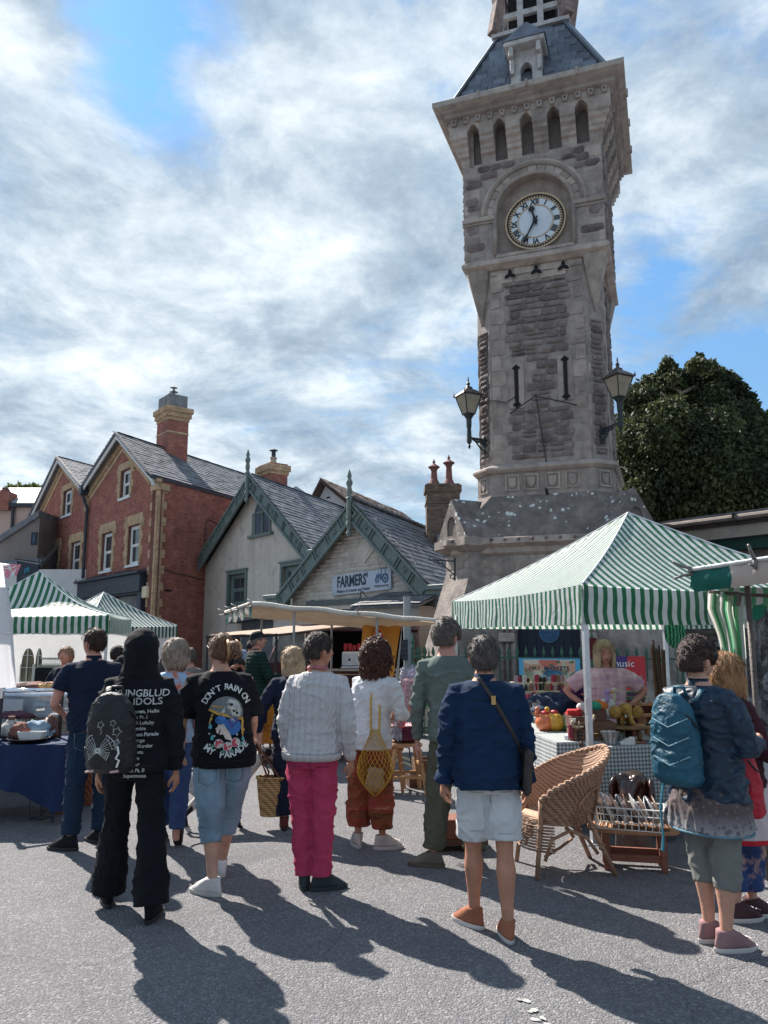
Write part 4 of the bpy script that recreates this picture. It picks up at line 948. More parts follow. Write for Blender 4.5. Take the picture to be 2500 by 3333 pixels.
ch,cf=chimney(farm,V((2.02,26.2,0))-V((-2.78,24,0)),1.12,.8,3.0,6.9,0,brickmat('brown_brick',(.10,.075,.06),(.17,.12,.09),(.26,.19,.14),.3),bands=((6.2,6.3,MATS['brown_brick'],.03),(6.62,6.85,MATS['brown_brick'],.06)))
for x,hh in((.28,.8),(.80,.95)):
 mb=MB();mb.lathe([(.24,0),(.20,.08),(.12,.25),(.10,hh-.28),(.13,hh-.2),(.2,hh-.15),(.21,hh-.12),(.1,hh-.05),(.03,hh)],cf.pt(x,6.88,-.4),12);mb.lathe([(.03,0),(.06,.05),(.03,.1),(.01,.16)],cf.pt(x,6.88+hh,-.4),8)
 mb.build('chimney_pot',M('terracotta_pot',(.19,.085,.075),.8,.2,4),ch)
mb=MB();cf.box(mb,.3,1.35,4.2,5.1,.0,.3);mb.build('lead_flashing',MATS['lead_sheet'],ch)
so_=FF.pt(3.15,3.22,.10)+V((-2.78,24,0));sg_=empty('shop_sign',so_,0,"pale blue board reading FARMERS' with a blue tractor, on the small cream shop",'sign');f=Frame((0,0,0),-46)
SB=M('sign_pale_blue',(.42,.47,.55),.6,.05,3,bump=.05);SNAVY=M('sign_navy',(.012,.03,.05),.5,bump=0);SBLU=M('sign_blue',(.05,.11,.20),.5,bump=0)
sk=lambda s_:-.30+.00*s_
mb=MB();f.poly(mb,[(-1.22,-.32),(1.22,-.24),(1.22,.33),(-1.22,.25)],.0,.04);mb.build('board',SB,sg_)
XS=(f.X+V((0,0,.033))).normalized()
text_on('lettering',"FARMERS'",sg_,SNAVY,f.pt(-.35,.055,.006),XS,f.Z,.44,bold=.012,sx=.70)
text_on('lettering','Makers of creams and balms',sg_,SNAVY,f.pt(-.32,-.20,.006),XS,f.Z,.13,shear=.3,sx=.95)
text_on('lettering','Welsh Lavender',sg_,SNAVY,f.pt(.86,-.13,.006),XS,f.Z,.085,shear=.3)
mb=MB()
def disc(mb,f,cs,cz,r0,r1,o,n=20):
 for k in range(n):
  a,b=2*PI*k/n,2*PI*(k+1)/n
  f.poly(mb,[(cs+r*math.cos(t_),cz+r*math.sin(t_))for r,t_ in((r0,a),(r1,a),(r1,b),(r0,b))],o,.004)
disc(mb,f,1.0,.07,.075,.13,.008);disc(mb,f,1.0,.07,.0,.045,.008,12);disc(mb,f,.68,.03,.05,.085,.008);disc(mb,f,.68,.03,0,.025,.008,10)
f.poly(mb,[(.63,.10),(.86,.10),(.86,.20),(.66,.18)],.009,.004);f.poly(mb,[(.80,.03),(.92,.03),(.92,.12),(.80,.12)],.0085,.004)
for q in([(.84,.2),(.86,.2),(.87,.34),(.85,.34)],[(1.0,.2),(1.02,.2),(1.02,.34),(1.0,.34)],[(.83,.33),(1.06,.33),(1.06,.355),(.83,.355)],[(.84,.19),(1.08,.2),(1.12,.16),(1.1,.15),(1.06,.18),(.84,.17)],[(.74,.19),(.75,.19),(.75,.27),(.74,.27)]):f.poly(mb,q,.0095,.004)
mb.build('tractor_emblem',SBLU,sg_)
for x,z in((-1.15,.2),(-1.15,-.26),(1.15,.27),(1.15,-.18),(0,.25),(0,-.24)):mb=MB();mb.tube([f.pt(x,z,0),f.pt(x,z,.012)],.018,8);mb.build('screw',MATS['lead_grey'],sg_)
hs=empty('hanging_sign',FF.pt(.35,2.62,.1)+V((-2.78,24,0)),0,'small dark hanging sign on an iron bracket left of the shop window','sign')
mb=MB();f.box(mb,-.3,.35,-.32,-.14,.30,.33);mb.build('board',NAVYP,hs);text_on('lettering','FARMERS',hs,WHITEP,f.pt(.02,-.23,.335),f.X,f.Z,.13)
mb=MB();mb.tube([f.pt(.62,0,-.05),f.pt(-.35,.02,.31)],.015,6);mb.tube([f.pt(.62,-.15,-.05),f.pt(.3,-.02,.1),f.pt(0,.02,.2)],.012,6);f.box(mb,.55,.69,-.35,.18,-.05,-.02);f.box(mb,.47,.77,-.02,.10,-.045,-.015);mb.build('bracket',DARKIRON,hs)
wg=empty('white_house',(-2.75,36,0),0,'white gabled house with brown tiled roof rising behind the small shops','house')
f=Frame((0,0,0),-53);wdr=Frame((0,0,0),67.9).X;BT=custom('brown_tile',slatefn((.085,.06,.05),(.19,.14,.115),.3),.85)
zap=at(1059,1560,36).z
mb=MB();f.wall(mb,-2.2,4.6,0,lambda s_:zap-.25-abs(s_)*(.62 if s_>0 else.95),[],.3,0,[0]);mb.build('wall',M('white_render',(.62,.61,.60),.9,.05,2),wg)
E0,E1=f.pt(4.9,zap-3.0,.3),f.pt(4.9,zap-3.0,.3)+wdr*11;R0,R1=f.pt(0,zap,.3),f.pt(0,zap,.3)+wdr*11
mb=MB();mb.rings([[E0,E1,R1,R0],[p-V((0,0,.15))for p in(E0,E1,R1,R0)]]);mb.rings([[f.pt(-2.5,zap-2.4,.3),R0,R1,f.pt(-2.5,zap-2.4,.3)+wdr*11],[p-V((0,0,.15))for p in(f.pt(-2.5,zap-2.4,.3),R0,R1,f.pt(-2.5,zap-2.4,.3)+wdr*11)]]);mb.build('roof',BT,wg)
slates(wg,E0,E1,R0,R1,BT,.3,.3,60,12,name='roof_tile',jit=.015)
mb=MB();f.poly(mb,[(-2.5,zap-2.55),(0,zap-.17),(4.9,zap-3.17),(4.9,zap-2.97),(0,zap+.03),(-2.5,zap-2.35)],.34,.06);mb.build('bargeboard',M('dark_brown_wood',(.06,.035,.03),.8),wg)
mb=MB();mb.beam(E0-V((0,0,.1)),E1-V((0,0,.1)),.14,.12);mb.build('gutter',WHITEP,wg)
mb=MB();A=E0-V((0,0,.15))-f.X*.5;mb.rings([[A,A+wdr*11,A+wdr*11-V((0,0,3)),A-V((0,0,3))],[p-f.X*.3 for p in(A,A+wdr*11,A+wdr*11-V((0,0,3)),A-V((0,0,3)))]]);mb.build('wall',MATS['white_render'],wg)
mb=MB();f.box(mb,-.2,.6,zap-2.2,zap-1.55,-.02,.03);mb.build('window',GLASS,wg);mb=MB();f.box(mb,.05,.35,zap-.95,zap-.88,0,.02);mb.build('vent',DARKIN,wg)
for t0 in(.60,.74):
 mb=MB();P=lambda a,b:R0 .lerp(R1,a).lerp(E0 .lerp(E1,a),b)+V((.03,-.03,.1));mb.rings([[P(t0,.3),P(t0+.09,.3),P(t0+.09,.55),P(t0,.55)],[p+V((0,0,.07))for p in(P(t0,.3),P(t0+.09,.3),P(t0+.09,.55),P(t0,.55))]]);mb.build('skylight',GUTTER,wg)
pk=empty('glass_roof_house',(-7.6+2.3,40,0),0,'far slate roofed house with pale hip just showing beside the brick chimney','house')
p=at(963,1583,40)-pk.location;mb=MB();mb.rings([[p+V((-1.0,-1,-1.2)),p+V((1.6,-1,-1.2)),p+V((1.6,3,-1.2)),p+V((-1.0,3,-1.2))],[p+V((-.05,0,0)),p+V((.05,0,0)),p+V((.05,1,0)),p+V((-.05,1,0))]]);mb.build('roof',M('pale_slate',(.3,.31,.33),.6,.2,3),pk)
mb=MB();mb.box(p+V((.3,1,-1.2-3.5)),(2.4,3.8,7));mb.build('wall',MATS['white_render'],pk)
mb=MB();mb.tube([p+V((-.9,-.8,-1.2)),p+V((-.9,-.8,.6))],.02,5);mb.build('aerial',DARKIRON,pk)
def zl(x,y,Y):return at(x/4.915,1550+y/4.915,Y)
pi=empty('pink_house',(-20.5,42,0),0,'pale pink rendered house with brick chimney at the far left edge','house')
rel=lambda p:p-pi.location
P1,P2=zl(-1200,470,42),zl(660,500,42)
mb=MB();f=Frame(rel(V((P1 .x,42,0))),0);Wd=P2 .x-P1 .x;f.box(mb,0,Wd,0,P2 .z,-5,0);mb.build('wall',M('pink_render',(.50,.36,.31),.9,.06,1,bump=.15,streak=((.36,.27,.24),(2,2,.2),.35)),pi)
mb=MB();f.box(mb,-.2,Wd+.2,P2 .z,P2 .z+.22,-5.1,.25);mb.build('gutter',GUTTER,pi)
mb=MB();zt=zl(400,380,44).z;mb.rings([[f.pt(-.2,P2 .z+.22,.2),f.pt(Wd+.2,P2 .z+.22,.2),f.pt(Wd+.2,P2 .z+.22,-5),f.pt(-.2,P2 .z+.22,-5)],[f.pt(1.5,zt+.8,-2.4),f.pt(Wd+.2,zt+.8,-2.4),f.pt(Wd+.2,zt+.8,-2.6),f.pt(1.5,zt+.8,-2.6)]]);mb.build('roof',MATS['pale_slate'],pi)
a=rel(zl(235,480,42));b=rel(zl(205,950,42));mb=MB();mb.tube([a+V((-.3,-.15,.25)),a+V((0,-.15,0)),b+V((0,-.15,0)),b+V((0,-.15,-3))],.09,8);mb.build('drainpipe',GUTTER,pi)
c0=rel(zl(-30,470,42));c1=rel(zl(190,260,42));ch,cf=chimney(pi,V(((c0 .x+c1 .x)/2,.2,0)),c1 .x-c0 .x,1.0,c0 .z-.3,c1 .z,0,REDB)
mb=MB();mb.lathe([(.3,0),(.26,.12),(.2,.14),(.18,.24)],rel(zl(85,258,42)),10);mb.build('chimney_pot',MATS['terracotta_pot'],ch)
gg=empty('grey_house',(-16.5,36,0),0,'grey rendered gable end with a small barred window at far left','house');rel=lambda p:p-gg.location
A,B=rel(zl(-900,1640,36)),rel(zl(640,655,36));mb=MB();f=Frame((0,0,0),0)
f.poly(mb,[(A.x,0),(B.x,0),(B.x,B.z),(A.x,A.z)],0,5);mb.build('wall',M('grey_render',(.235,.205,.19),.95,.12,.8,bump=.4,bscale=14,streak=((.15,.13,.12),(1.5,1.5,.25),.4)),gg)
mb=MB();f.poly(mb,[(A.x,A.z),(B.x,B.z),(B.x,B.z+.32),(A.x,A.z+.32)],.15,5.3);mb.build('roof',SLATE,gg)
c0,c1=rel(zl(495,1100,36)),rel(zl(605,900,36));mb=MB();f.box(mb,c0 .x,c1 .x,c0 .z,c1 .z,0,.05);w_=mb.build('window',NAVYP,gg);g=MB();f.box(g,c0 .x+.1,c1 .x-.1,c0 .z+.1,c1 .z-.1,.045,.06);g.build('pane',M('blue_glass',(.04,.09,.16),.1,bump=0),w_)
c0,c1=rel(zl(-60,1440,34)),rel(zl(600,1330,34));mb=MB();mb.rings([[c0+V((-3,0,0)),V((c1 .x,c0 .y,c0 .z)),V((c1 .x,c0 .y+2,c1 .z+.9)),V((c0 .x+1.5,c0 .y+2,c0 .z+.6))],[p-V((0,0,.12))for p in(c0+V((-3,0,0)),V((c1 .x,c0 .y,c0 .z)),V((c1 .x,c0 .y+2,c1 .z+.9)),V((c0 .x+1.5,c0 .y+2,c0 .z+.6)))]]);mb.build('lean_to_roof',SLATE,gg)
mb=MB();mb.box((c0 .x-1,c0 .y+1.0,(c0 .z-.12)/2),(10,1.8,c0 .z-.14));mb.build('wall',MATS['white_render'],gg)
bs=empty('bookshop_sign',zl(660,1370,27),0,'dark hanging sign with blue pb lettering over the left striped tent','sign');rel=lambda p:p-bs.location
c=[rel(zl(*p,27))for p in((262,1765),(600,1700),(608,1405),(272,1345))];mb=MB();mb.rings([c,[p+V((.02,.06,0))for p in c]]);mb.build('board',NAVYP,bs)
XX=(c[1]-c[0]).normalized();YY=V((0,0,1));YY=(YY-XX*YY.dot(XX)).normalized();mid=(c[0]+c[1]+c[2]+c[3])/4+XX.cross(YY)*.01
BLUEL=M('bright_blue_lettering',(.03,.32,.50),.5,bump=0,emit=0)
bh_=(c[2]-c[1]).length
text_on('lettering','pb',bs,BLUEL,mid+YY*bh_*.22,XX,YY,bh_*.42,shear=.35,sx=.7);text_on('lettering','thepoetry',bs,GREYL,mid-YY*bh_*.14,XX,YY,bh_*.17);text_on('lettering','bookshop',bs,GREYL,mid-YY*bh_*.33,XX,YY,bh_*.17)
mb=MB();mb.tube([rel(zl(245,1325,27)),rel(zl(680,1385,27.0))],.025,6);mb.tube([rel(zl(680,1260,27)),rel(zl(670,1460,27))],.03,6);mb.tube([rel(zl(x,y,27))for x,y in((655,1385),(625,1370),(630,1335),(665,1320),(690,1260))],.022,5);mb.build('bracket',DARKIRON,bs)
def zr(x,y):return(2250+x/4.02,1650+y/4.02)
LO=V((6.2,17.2,0));LA=-52;rb=empty('low_stone_building',LO,0,'low stone building with cream fascia and dark green band behind the right stalls','building');f=Frame((0,0,0),LA)
def hz(x,y):return onplane(*zr(x,y),(LO.x,LO.y),LA)[1]
zg,zf,zb,zw=hz(0,215),hz(0,320),hz(190,465),hz(560,580)
mb=MB();f.box(mb,-2.2,9,0,zw,-.4,-.02);mb.build('wall',stonemat('brown_rubble',(.13,.105,.09),(.20,.165,.14),(.30,.25,.21),3,amt=.2,bump=.7,bs=9),rb)
rubble(f,rb,-2.2,3.2,.1,3.0,hr=(.12,.2),wr=(.25,.6),meshes=[(lambda m:(m.materials.clear(),m.materials.append(MATS['brown_rubble']),m)[2])(rockmesh(90+i))for i in range(3)],proud=.03,o=-.02,seed=77)
mb=MB();f.box(mb,-2.4,9,zb,zf,-.4,.35);mb.build('fascia',M('grey_cream_fascia',(.38,.32,.27),.8,.1,2,bump=.1),rb)
mb=MB();f.box(mb,-2.4,9,zw,zb,-.4,.2);mb.build('green_band',M('deep_green_board',(.010,.05,.036),.5,.15,2,bump=.05),rb)
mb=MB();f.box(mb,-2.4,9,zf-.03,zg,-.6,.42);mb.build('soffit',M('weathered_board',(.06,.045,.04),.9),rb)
mb=MB();mb.tube([f.pt(-2.4,zg-.07,.48),f.pt(9,zg-.07,.48)],.065,8);mb.build('gutter',M('old_pipe',(.20,.16,.14),.7,.2,6),rb)
for x in(-1.6,.2,2.0,3.8):mb=MB();f.box(mb,x,x+.05,zg-.16,zg+.02,.35,.56);mb.build('gutter_clip',MATS['weathered_board'],rb)
mb=MB();mb.rings([[f.pt(-2.4,zg,.4),f.pt(9,zg,.4),f.pt(9,zg+.25,-5),f.pt(-2.4,zg+.25,-5)],[f.pt(-2.4,zg+.06,.4),f.pt(9,zg+.06,.4),f.pt(9,zg+.32,-5),f.pt(-2.4,zg+.32,-5)]]);mb.build('roof',SLATE,rb)
us=empty('toilet_sign',LO+f.pt(.15,0,0),0,'small black UNISEX toilet sign with white figures on the stone wall','sign')
s0,z0=onplane(*zr(200,1750),(LO.x,LO.y),LA);s1,z1=onplane(*zr(480,1858),(LO.x,LO.y),LA);s0-=.15;s1-=.15
mb=MB();f.box(mb,s0,s1,z1,z0,.08,.11);mb.build('board',M('sign_black',(.015,.02,.025),.4,bump=0),us,bevel=.01)
text_on('lettering','UNISEX',us,WHITEP,f.pt((s0+s1)/2,z0-.08,.113),f.X,f.Z,.15)
for k in(-.1,.1):
 c=f.pt((s0+s1)/2+k,z1+.12,.112);mb=MB();mb.box(c,(.05,.004,.1),Matrix.Rotation(R(LA),3,'Z'),1.6 if k<0 else.6);mb.ell(c+V((0,0,.075)),(.02,.004,.02),8,6,Matrix.Rotation(R(LA),3,'Z'));mb.build('figure',WHITEP,us)
def leafmat(name,lo,hi):
 def fn(t,o,u):
  g=t.new('ShaderNodeNewGeometry')
  c=t.ramp(g.outputs['Random Per Island'],[(0,lo),(.7,[(a+b)/2 for a,b in zip(lo,hi)]),(1,hi)])
  return(t.mix(t.ramp(t.noise(g.outputs['Position'],.9,4,.6),[(.45,0),(.65,.65)]),c,[x*1.5 for x in hi]),)
 return custom(name,fn,.7,trans=.25)
def crown(name,parent,lumps,n,size,mat,seed=0,droop=.5,loc=None):
 r=random.Random(seed);mb=MB();tw=sum(l[1][0]*l[1][1]*l[1][2]for l in lumps)
 for(c,rad)in lumps:
  m=int(n*rad[0]*rad[1]*rad[2]/tw)+(0 if n<50000 else int(260*rad[0]**.5))
  for i in range(m):
   d=V((r.gauss(0,1),r.gauss(0,1),r.gauss(0,1))).normalized();k=r.random()**.33
   k*=1+.18*noise.noise(d*3.1+V(c))
   p=V(c)+V((d.x*rad[0],d.y*rad[1],d.z*rad[2]))*k
   dr=(d*.6+V((0,0,-droop))+V((r.gauss(0,.4),r.gauss(0,.4),r.gauss(0,.4)))).normalized();sd_=dr.cross(V((r.gauss(0,1),r.gauss(0,1),r.gauss(0,1)))).normalized()
   s_=size*r.uniform(.6,1.5);o=len(mb.v)
   mb.v+=[p-sd_*s_*.18,p+dr*s_*.45+sd_*s_*.30,p+dr*s_,p+dr*s_*.5-sd_*s_*.30]
   mb.f.append((o,o+1,o+2,o+3))
 return mb.build(name,mat,parent)
yew=empty('conifer_tree',(10.5,27,0),0,'large dark drooping conifer tree behind the low building on the right','tree');rel=lambda p:p-yew.location
YL=leafmat('conifer_foliage',(.012,.026,.016),(.085,.098,.036))
def zt(x,y,Y):return rel(at(1900+x/2.765,1100+y/2.765,Y))
lumps=[];r_=random.Random(3)
for x,y,s_ in((480,540,.5),(570,480,.55),(640,520,.6),(755,260,.22),(780,390,.4),(870,470,.6),(960,380,.4),(1025,240,.28),(1080,400,.65),(1160,330,.35),(1230,420,.6),(1330,400,.3),(1340,560,.6),(1420,530,.35),(1500,620,.28),(1570,760,.35),(1650,800,.4),(1120,580,.9),(480,780,.9),(700,820,1.3),(950,850,1.5),(1250,800,1.3),(1450,920,1.2),(1600,1000,.9),(500,1000,1.3),(750,1050,1.8),(1050,1100,2.0),(1350,1100,1.9),(1600,1080,1.6),(600,1350,1.6),(900,1400,2.0),(1250,1420,2.0),(1560,1400,1.8),(1750,1150,1.4),(1750,1350,2)):
 c=zt(x,y,27+r_.uniform(-1.2,1.2));lumps.append((c,(s_,s_*1.1,s_)))
 for k in range(5):d=V((r_.gauss(0,1),r_.gauss(0,1)-.6,-abs(r_.gauss(0,1)))).normalized();lumps.append((c+d*s_*.95,(s_*.38,s_*.38,s_*.5)))
for x,y in((750,170),(700,265),(820,300),(950,230),(1020,140),(1070,200),(1150,190),(1215,260),(1330,290),(1400,380),(1480,500),(1560,640),(1620,660),(1680,650),(560,330),(500,400),(440,430),(640,420),(880,400),(1270,380),(1440,470)):
 for k,r0 in enumerate((.10,.17,.26,.36)):lumps.append((zt(x+22*math.sin(x+k*2),y+22+k*42,26.9),(r0,r0,r0*1.1)))
lumps=[(c,tuple(q*.92 for q in s_))if s_[0]>.6 else(c,s_)for c,s_ in lumps]
crown('crown',yew,lumps,170000,.15,YL,4,.8)
BARK=M('bark',(.13,.09,.075),.95,.3,6,bump=.5)
mb=MB();mb.tube([V((-.3,.3,0)),V((-.2,.2,4)),zt(1000,900,27.3),zt(900,620,27.2)],[.5,.42,.3,.2],10);mb.build('trunk',BARK,yew,smooth=True)
for pts,rad in(([(720,450,26.5),(800,450,26.3),(880,500,26.3),(960,460,26.4),(1010,430,26.8),(1080,450,26.9),(1110,560,26.9)],.09),([(690,490,25.8),(750,540,25.8),(770,620,25.8),(850,650,26)],.045),([(1340,640,26.6),(1430,560,26.6)],.09),([(650,620,25.6),(655,750,25.6)],.07)):
 mb=MB();mb.tube([zt(*p)for p in pts],[rad*(1-.1*i)for i in range(len(pts))],7);mb.build('branch',M('pale_bark',(.26,.20,.165),.9,.3,5,bump=.3),yew,smooth=True)
bt=empty('garden_tree',(-18.6,60,0),0,'round topped light green tree behind the pink house, the right one','tree','treetops behind the pink house');rel=lambda p:p-bt.location
GLf=leafmat('garden_foliage',(.03,.05,.012),(.11,.13,.03))
q1=rel(zl(560,330,60));crown('crown',bt,[(q1+V((x,y,z)),(s_,s_,s_))for x,y,z,s_ in((-.1,0,.0,1.1),(.6,.5,-.2,.9),(-.5,.5,.5,.6),(0,0,-1.5,1.8),(.9,0,-.6,.7))],5000,.3,GLf,5)
mb=MB();mb.tube([V((q1 .x,q1 .y,0)),q1-V((0,0,1))],[.3,.15],7);mb.build('trunk',BARK,bt)
bt2=empty('garden_tree',(-22.6,60,0),0,'round topped light green tree behind the pink house, the left one beside the chimney','tree','treetops behind the pink house');rel=lambda p:p-bt2 .location
q1=rel(zl(300,350,60));crown('crown',bt2,[(q1+V((x,y,z)),(s_,s_,s_))for x,y,z,s_ in((-.1,0,.0,1.2),(.9,.5,-.3,.8),(-.8,.5,-.1,.8),(0,0,-1.5,1.8))],5000,.3,GLf,6)
mb=MB();mb.tube([V((q1 .x,q1 .y,0)),q1-V((0,0,1))],[.3,.15],7);mb.build('trunk',BARK,bt2)
def stripemat(name,period,green,white,duty=.5,trans=.45,dirt=.15,off=0.0):
 def fn(t,o,u):
  x=sepx(t,u)[0];m=t.math('LESS_THAN',t.math('FRACT',t.math('ADD',t.math('DIVIDE',x,period),off)),duty)
  c=t.mix(m,white,green);d=t.ramp(t.noise(o,2.5,5,.65),[(.4,0),(.75,dirt)])
  return t.mix(d,c,(.42,.40,.36)),t.math('ADD',t.noise(o,7,4,.6,.6),t.math('MULTIPLY',t.noise(u,30,3,.6),.15)),.28,.06
 return custom(name,fn,.5,trans=trans)
WHF=M('white_canvas',(.70,.70,.72),.7,.06,2,bump=.3,bscale=4,bdist=.06,trans=.35)
ALU=M('aluminium',(.55,.57,.60),.35,.1,10,bump=.03,metal=.7)
GALV=M('galvanised_pole',(.30,.30,.31),.45,.15,12,bump=.05,metal=.5)
def gazebo(name,A,B,Cc,D,zt,za,vh,period,label,green=(.015,.145,.07),group=None,sag=.10,walls=None,seed=0,wave=.012,duty=.5,soft=0,apexoff=(0,0)):
 """A B C D: the four eave corners in order; striped roof panels, valances and legs"""
 A,B,Cc,D=(V((*p,0))for p in(A,B,Cc,D));c0=(A+B+Cc+D)/4;e=empty(name,c0,0,label,'market tent',group)
 sm=stripemat('striped_canvas_%s'%seed,period,green,(.66,.69,.70),duty);P=[p-c0 for p in(A,B,Cc,D)];T=V((apexoff[0],apexoff[1],za));r=random.Random(seed)
 for i in range(4):
  a,b=P[i].copy(),P[(i+1)%4].copy();a.z=b.z=zt;L=(b-a).length;ax=(b-a).normalized();nrm=V((ax.y,-ax.x,0));ph=r.random()*6
  if nrm.dot(a)<0:nrm=-nrm
  mb=MB();uvs=[]
  NU,NV=36,18
  for k in range(NU+1):
   for j in range(NV+1):
    s_,t_=k/NU,j/NV;q=a.lerp(b,s_).lerp(T,t_)
    hs=4*s_*(1-s_)
    q=q+V((0,0,-1))*(sag*math.sin(PI*t_)*(.55+.45*hs)+(1-t_)*.035*hs+soft*math.sin(PI*t_)*.6)
    q=q+V((0,0,1))*(.006*math.sin(s_*24+ph+t_*3)*(1-t_)*t_*3);mb.v.append(q);uvs.append(((q-a).dot(ax),t_))
  for k in range(NU):
   for j in range(NV):o=k*(NV+1)+j;mb.f.append((o,o+NV+1,o+NV+2,o+1))
  me=mb.mesh('roof_panel',True);o=link('roof_panel',me,sm,e);lay=me.uv_layers.new(name='UVMap')
  for lp in me.loops:lay.data[lp.index].uv=uvs[lp.vertex_index]
  mb=MB();uvs=[];NU=90
  for k in range(NU+1):
   for j in range(7):
    s_,t_=k/NU,j/6;hs=4*s_*(1-s_);q=a.lerp(b,s_)-V((0,0,vh*t_+(1-t_)*.035*hs))+nrm*(.012+wave*math.sin(s_*L*9+ph+t_*1.5)*t_+wave*.7*math.sin(s_*L*23+ph)*t_)
    wob=wave*1.1*math.sin(t_*7+ph+s_*2);q=q+ax*wob*t_;mb.v.append(q);uvs.append((s_*L,t_+2))
  for k in range(NU):
   for j in range(6):o=k*7+j;mb.f.append((o,o+7,o+8,o+1))
  me=mb.mesh('valance',True);o=link('valance',me,sm,e);lay=me.uv_layers.new(name='UVMap')
  for lp in me.loops:lay.data[lp.index].uv=uvs[lp.vertex_index]
  mb=MB();pts=[a.lerp(T,k/12)+V((0,0,-sag*math.sin(PI*k/12)*.55-soft*math.sin(PI*k/12)*.6+.006))for k in range(13)];mb.tube(pts,.008,5);mb.build('hip_seam',M('white_tape',(.62,.64,.66),.6,bump=0),e)
  pin=a*.985;pin.z=0;mb=MB();mb.box(pin+V((0,0,zt/2)),(.045,.045,zt-.02),Matrix.Rotation(math.atan2(ax.y,ax.x),3,'Z'));mb.box(pin+V((0,0,.006)),(.14,.14,.008));mb.box(pin+V((0,0,zt*.52)),(.052,.052,.12));mb.build('leg',ALU,e)
  mb=MB();m_=a.lerp(b,.5)*.97;m_.z=zt-.3
  for p,q in((a*.985-V((0,0,.05)),m_),(b*.985-V((0,0,.05)),m_),(a*.985-V((0,0,.32)),a.lerp(b,.5)*.97+V((0,0,-.06)))):mb.beam(p,q,.014,.024)
  mb.build('truss',ALU,e)
 if walls:
  for i in walls:
   a,b=P[i]*.99,P[(i+1)%4]*.99;mb=MB();mb.grid(lambda s_,t_:a.lerp(b,s_)+V((0,0,zt-.03-t_*(zt-.06)))+(b-a).cross(V((0,0,1))).normalized()*(.02*math.sin(s_*11+t_*3)+.03*math.sin(s_*5-t_*4)),40,16);mb.build('side_wall',WHF,e,smooth=True)
 return e
A=V((1.72,6.69));B=V((.87,9.86));w3=V((2.98,.80));
t3=gazebo('striped_gazebo',A,B,B+w3,A+w3,2.14,3.09,.345,.092,'green and white striped gazebo pitched right in front of the clock tower',seed=1,sag=.09,duty=.47,group='striped market tents')
mb=MB();q_=V((B.x,B.y,0))-t3 .location;mb.box(q_+V((.03,-.14,1.93)),(.008,.10,.06));mb.build('care_label',WHITEP,t3)
Rr=V((-4.68,13.2));sd2=V((-.42,2.45));wd2=V((-2.95,-.45))
t1=gazebo('striped_gazebo',Rr,Rr+sd2,Rr+sd2+wd2,Rr+wd2,2.07,2.9,.315,.113,'green and white striped gazebo at left with sagging roof, nearest the blue table',seed=2,sag=.20,walls=[1],group='striped market tents',soft=.05,wave=.006)
A2=V((-7.0,18.3));B2=V((-5.45,20.5));lft=V((-2.2,1.55))
t2=gazebo('striped_gazebo',A2,B2,B2+lft,A2+lft,2.0,2.86,.32,.115,'green and white striped gazebo with white side walls beside the red brick wall',seed=3,sag=.10,walls=[0,1,3],group='striped market tents',green=(.012,.10,.065),wave=.004)
WPL=M('clear_plastic_amber',(.20,.17,.10),.25,.4,3,bump=.1,spec=.5)
def zk(x,y,Y):return at(x/4.425,1800+y/4.425,Y)
rel=lambda p:p-t1 .location
for x0,x1 in((300,478),(500,590)):
 Yw=15.0;a=rel(zk(x0,1850,Yw));b=rel(zk(x1,1850,Yw));top=rel(zk(x0,1600,Yw)).z;f=Frame((a.x,a.y,0),0);W=b.x-a.x;hz_=a.z
 rW=min(W,.6)/2;mb=MB();P_=[(0,hz_),(W,hz_),(W,top)]+[(W/2+W/2*math.cos(PI*k/10),top+.30*math.sin(PI*k/10))for k in range(1,10)]+[(0,top)];f.poly(mb,P_,.03,.02);wn=mb.build('window',WPL,t1)
 mb=MB()
 for p,q in(((0,hz_),(W,hz_)),((W/2,hz_),(W/2,top+.3)),((0,(hz_+top)/2+.1),(W,(hz_+top)/2+.1)),((0,top+.15),(W/2,hz_+.5)),((W,top+.15),(W/2,hz_+.5)),((0,hz_),(0,top)),((W,hz_),(W,top))):mb.beam(f.pt(*p,.05),f.pt(*q,.05),.02,.01)
 mb.build('glazing_bar',WHITEP,wn)
cr=empty('clothes_rail',(-6.1,14.2,0),0,'clothes rail packed with black garments inside the left striped gazebo','clothes rail');rel=lambda p:p-cr.location
a,b=rel(zk(595,1520,14.2)),rel(zk(1010,1520,14.2));mb=MB();mb.tube([a,b],.018,8);mb.build('rail',ALU,cr)
for p in(a,b):mb=MB();mb.tube([p,V((p.x,p.y,.05))],.016,6);mb.box((p.x,p.y,.03),(.05,.5,.05));mb.build('upright',DARKIRON,cr)
BLK=M('black_cloth',(.012,.014,.018),.9,.3,12,bump=.3,bscale=30)
for k in range(15):
 x=a.x+(b.x-a.x)*(k+.5)/15;mb=MB();z=a.z;h=U(.7,.95)
 mb.tube([V((x,0,z-.02)),V((x,0,z-.09)),V((x,-.2,z-.15)),V((x,.2,z-.15)),V((x,0,z-.09))],.006,4);hg=mb.build('hanger',WHITEP,cr)
 mb=MB();mb.rings([[V((x+dx*w_,dy*d_,z-zz))for dx,dy in((-1,-1),(1,-1),(1,1),(-1,1))]for w_,d_,zz in((.012,.05,.12),(.028,.21,.17),(.035,.20,.4),(.045,.23,h))]);mb.build('garment',BLK,cr,bevel=.01)
wt=empty('white_marquee',at(-40,2300,9.2)*V((1,1,0))if 0 else(-4.75,9.3,0),0,'plain white canvas marquee wall cut off by the left edge','tent');rel=lambda p:p-wt.location
prof_=[(18,1912),(28,1922),(36,1990),(42,2060),(50,2180),(56,2290),(54,2400),(50,2470)]
mb=MB()
for i,(x,y)in enumerate(prof_):pass
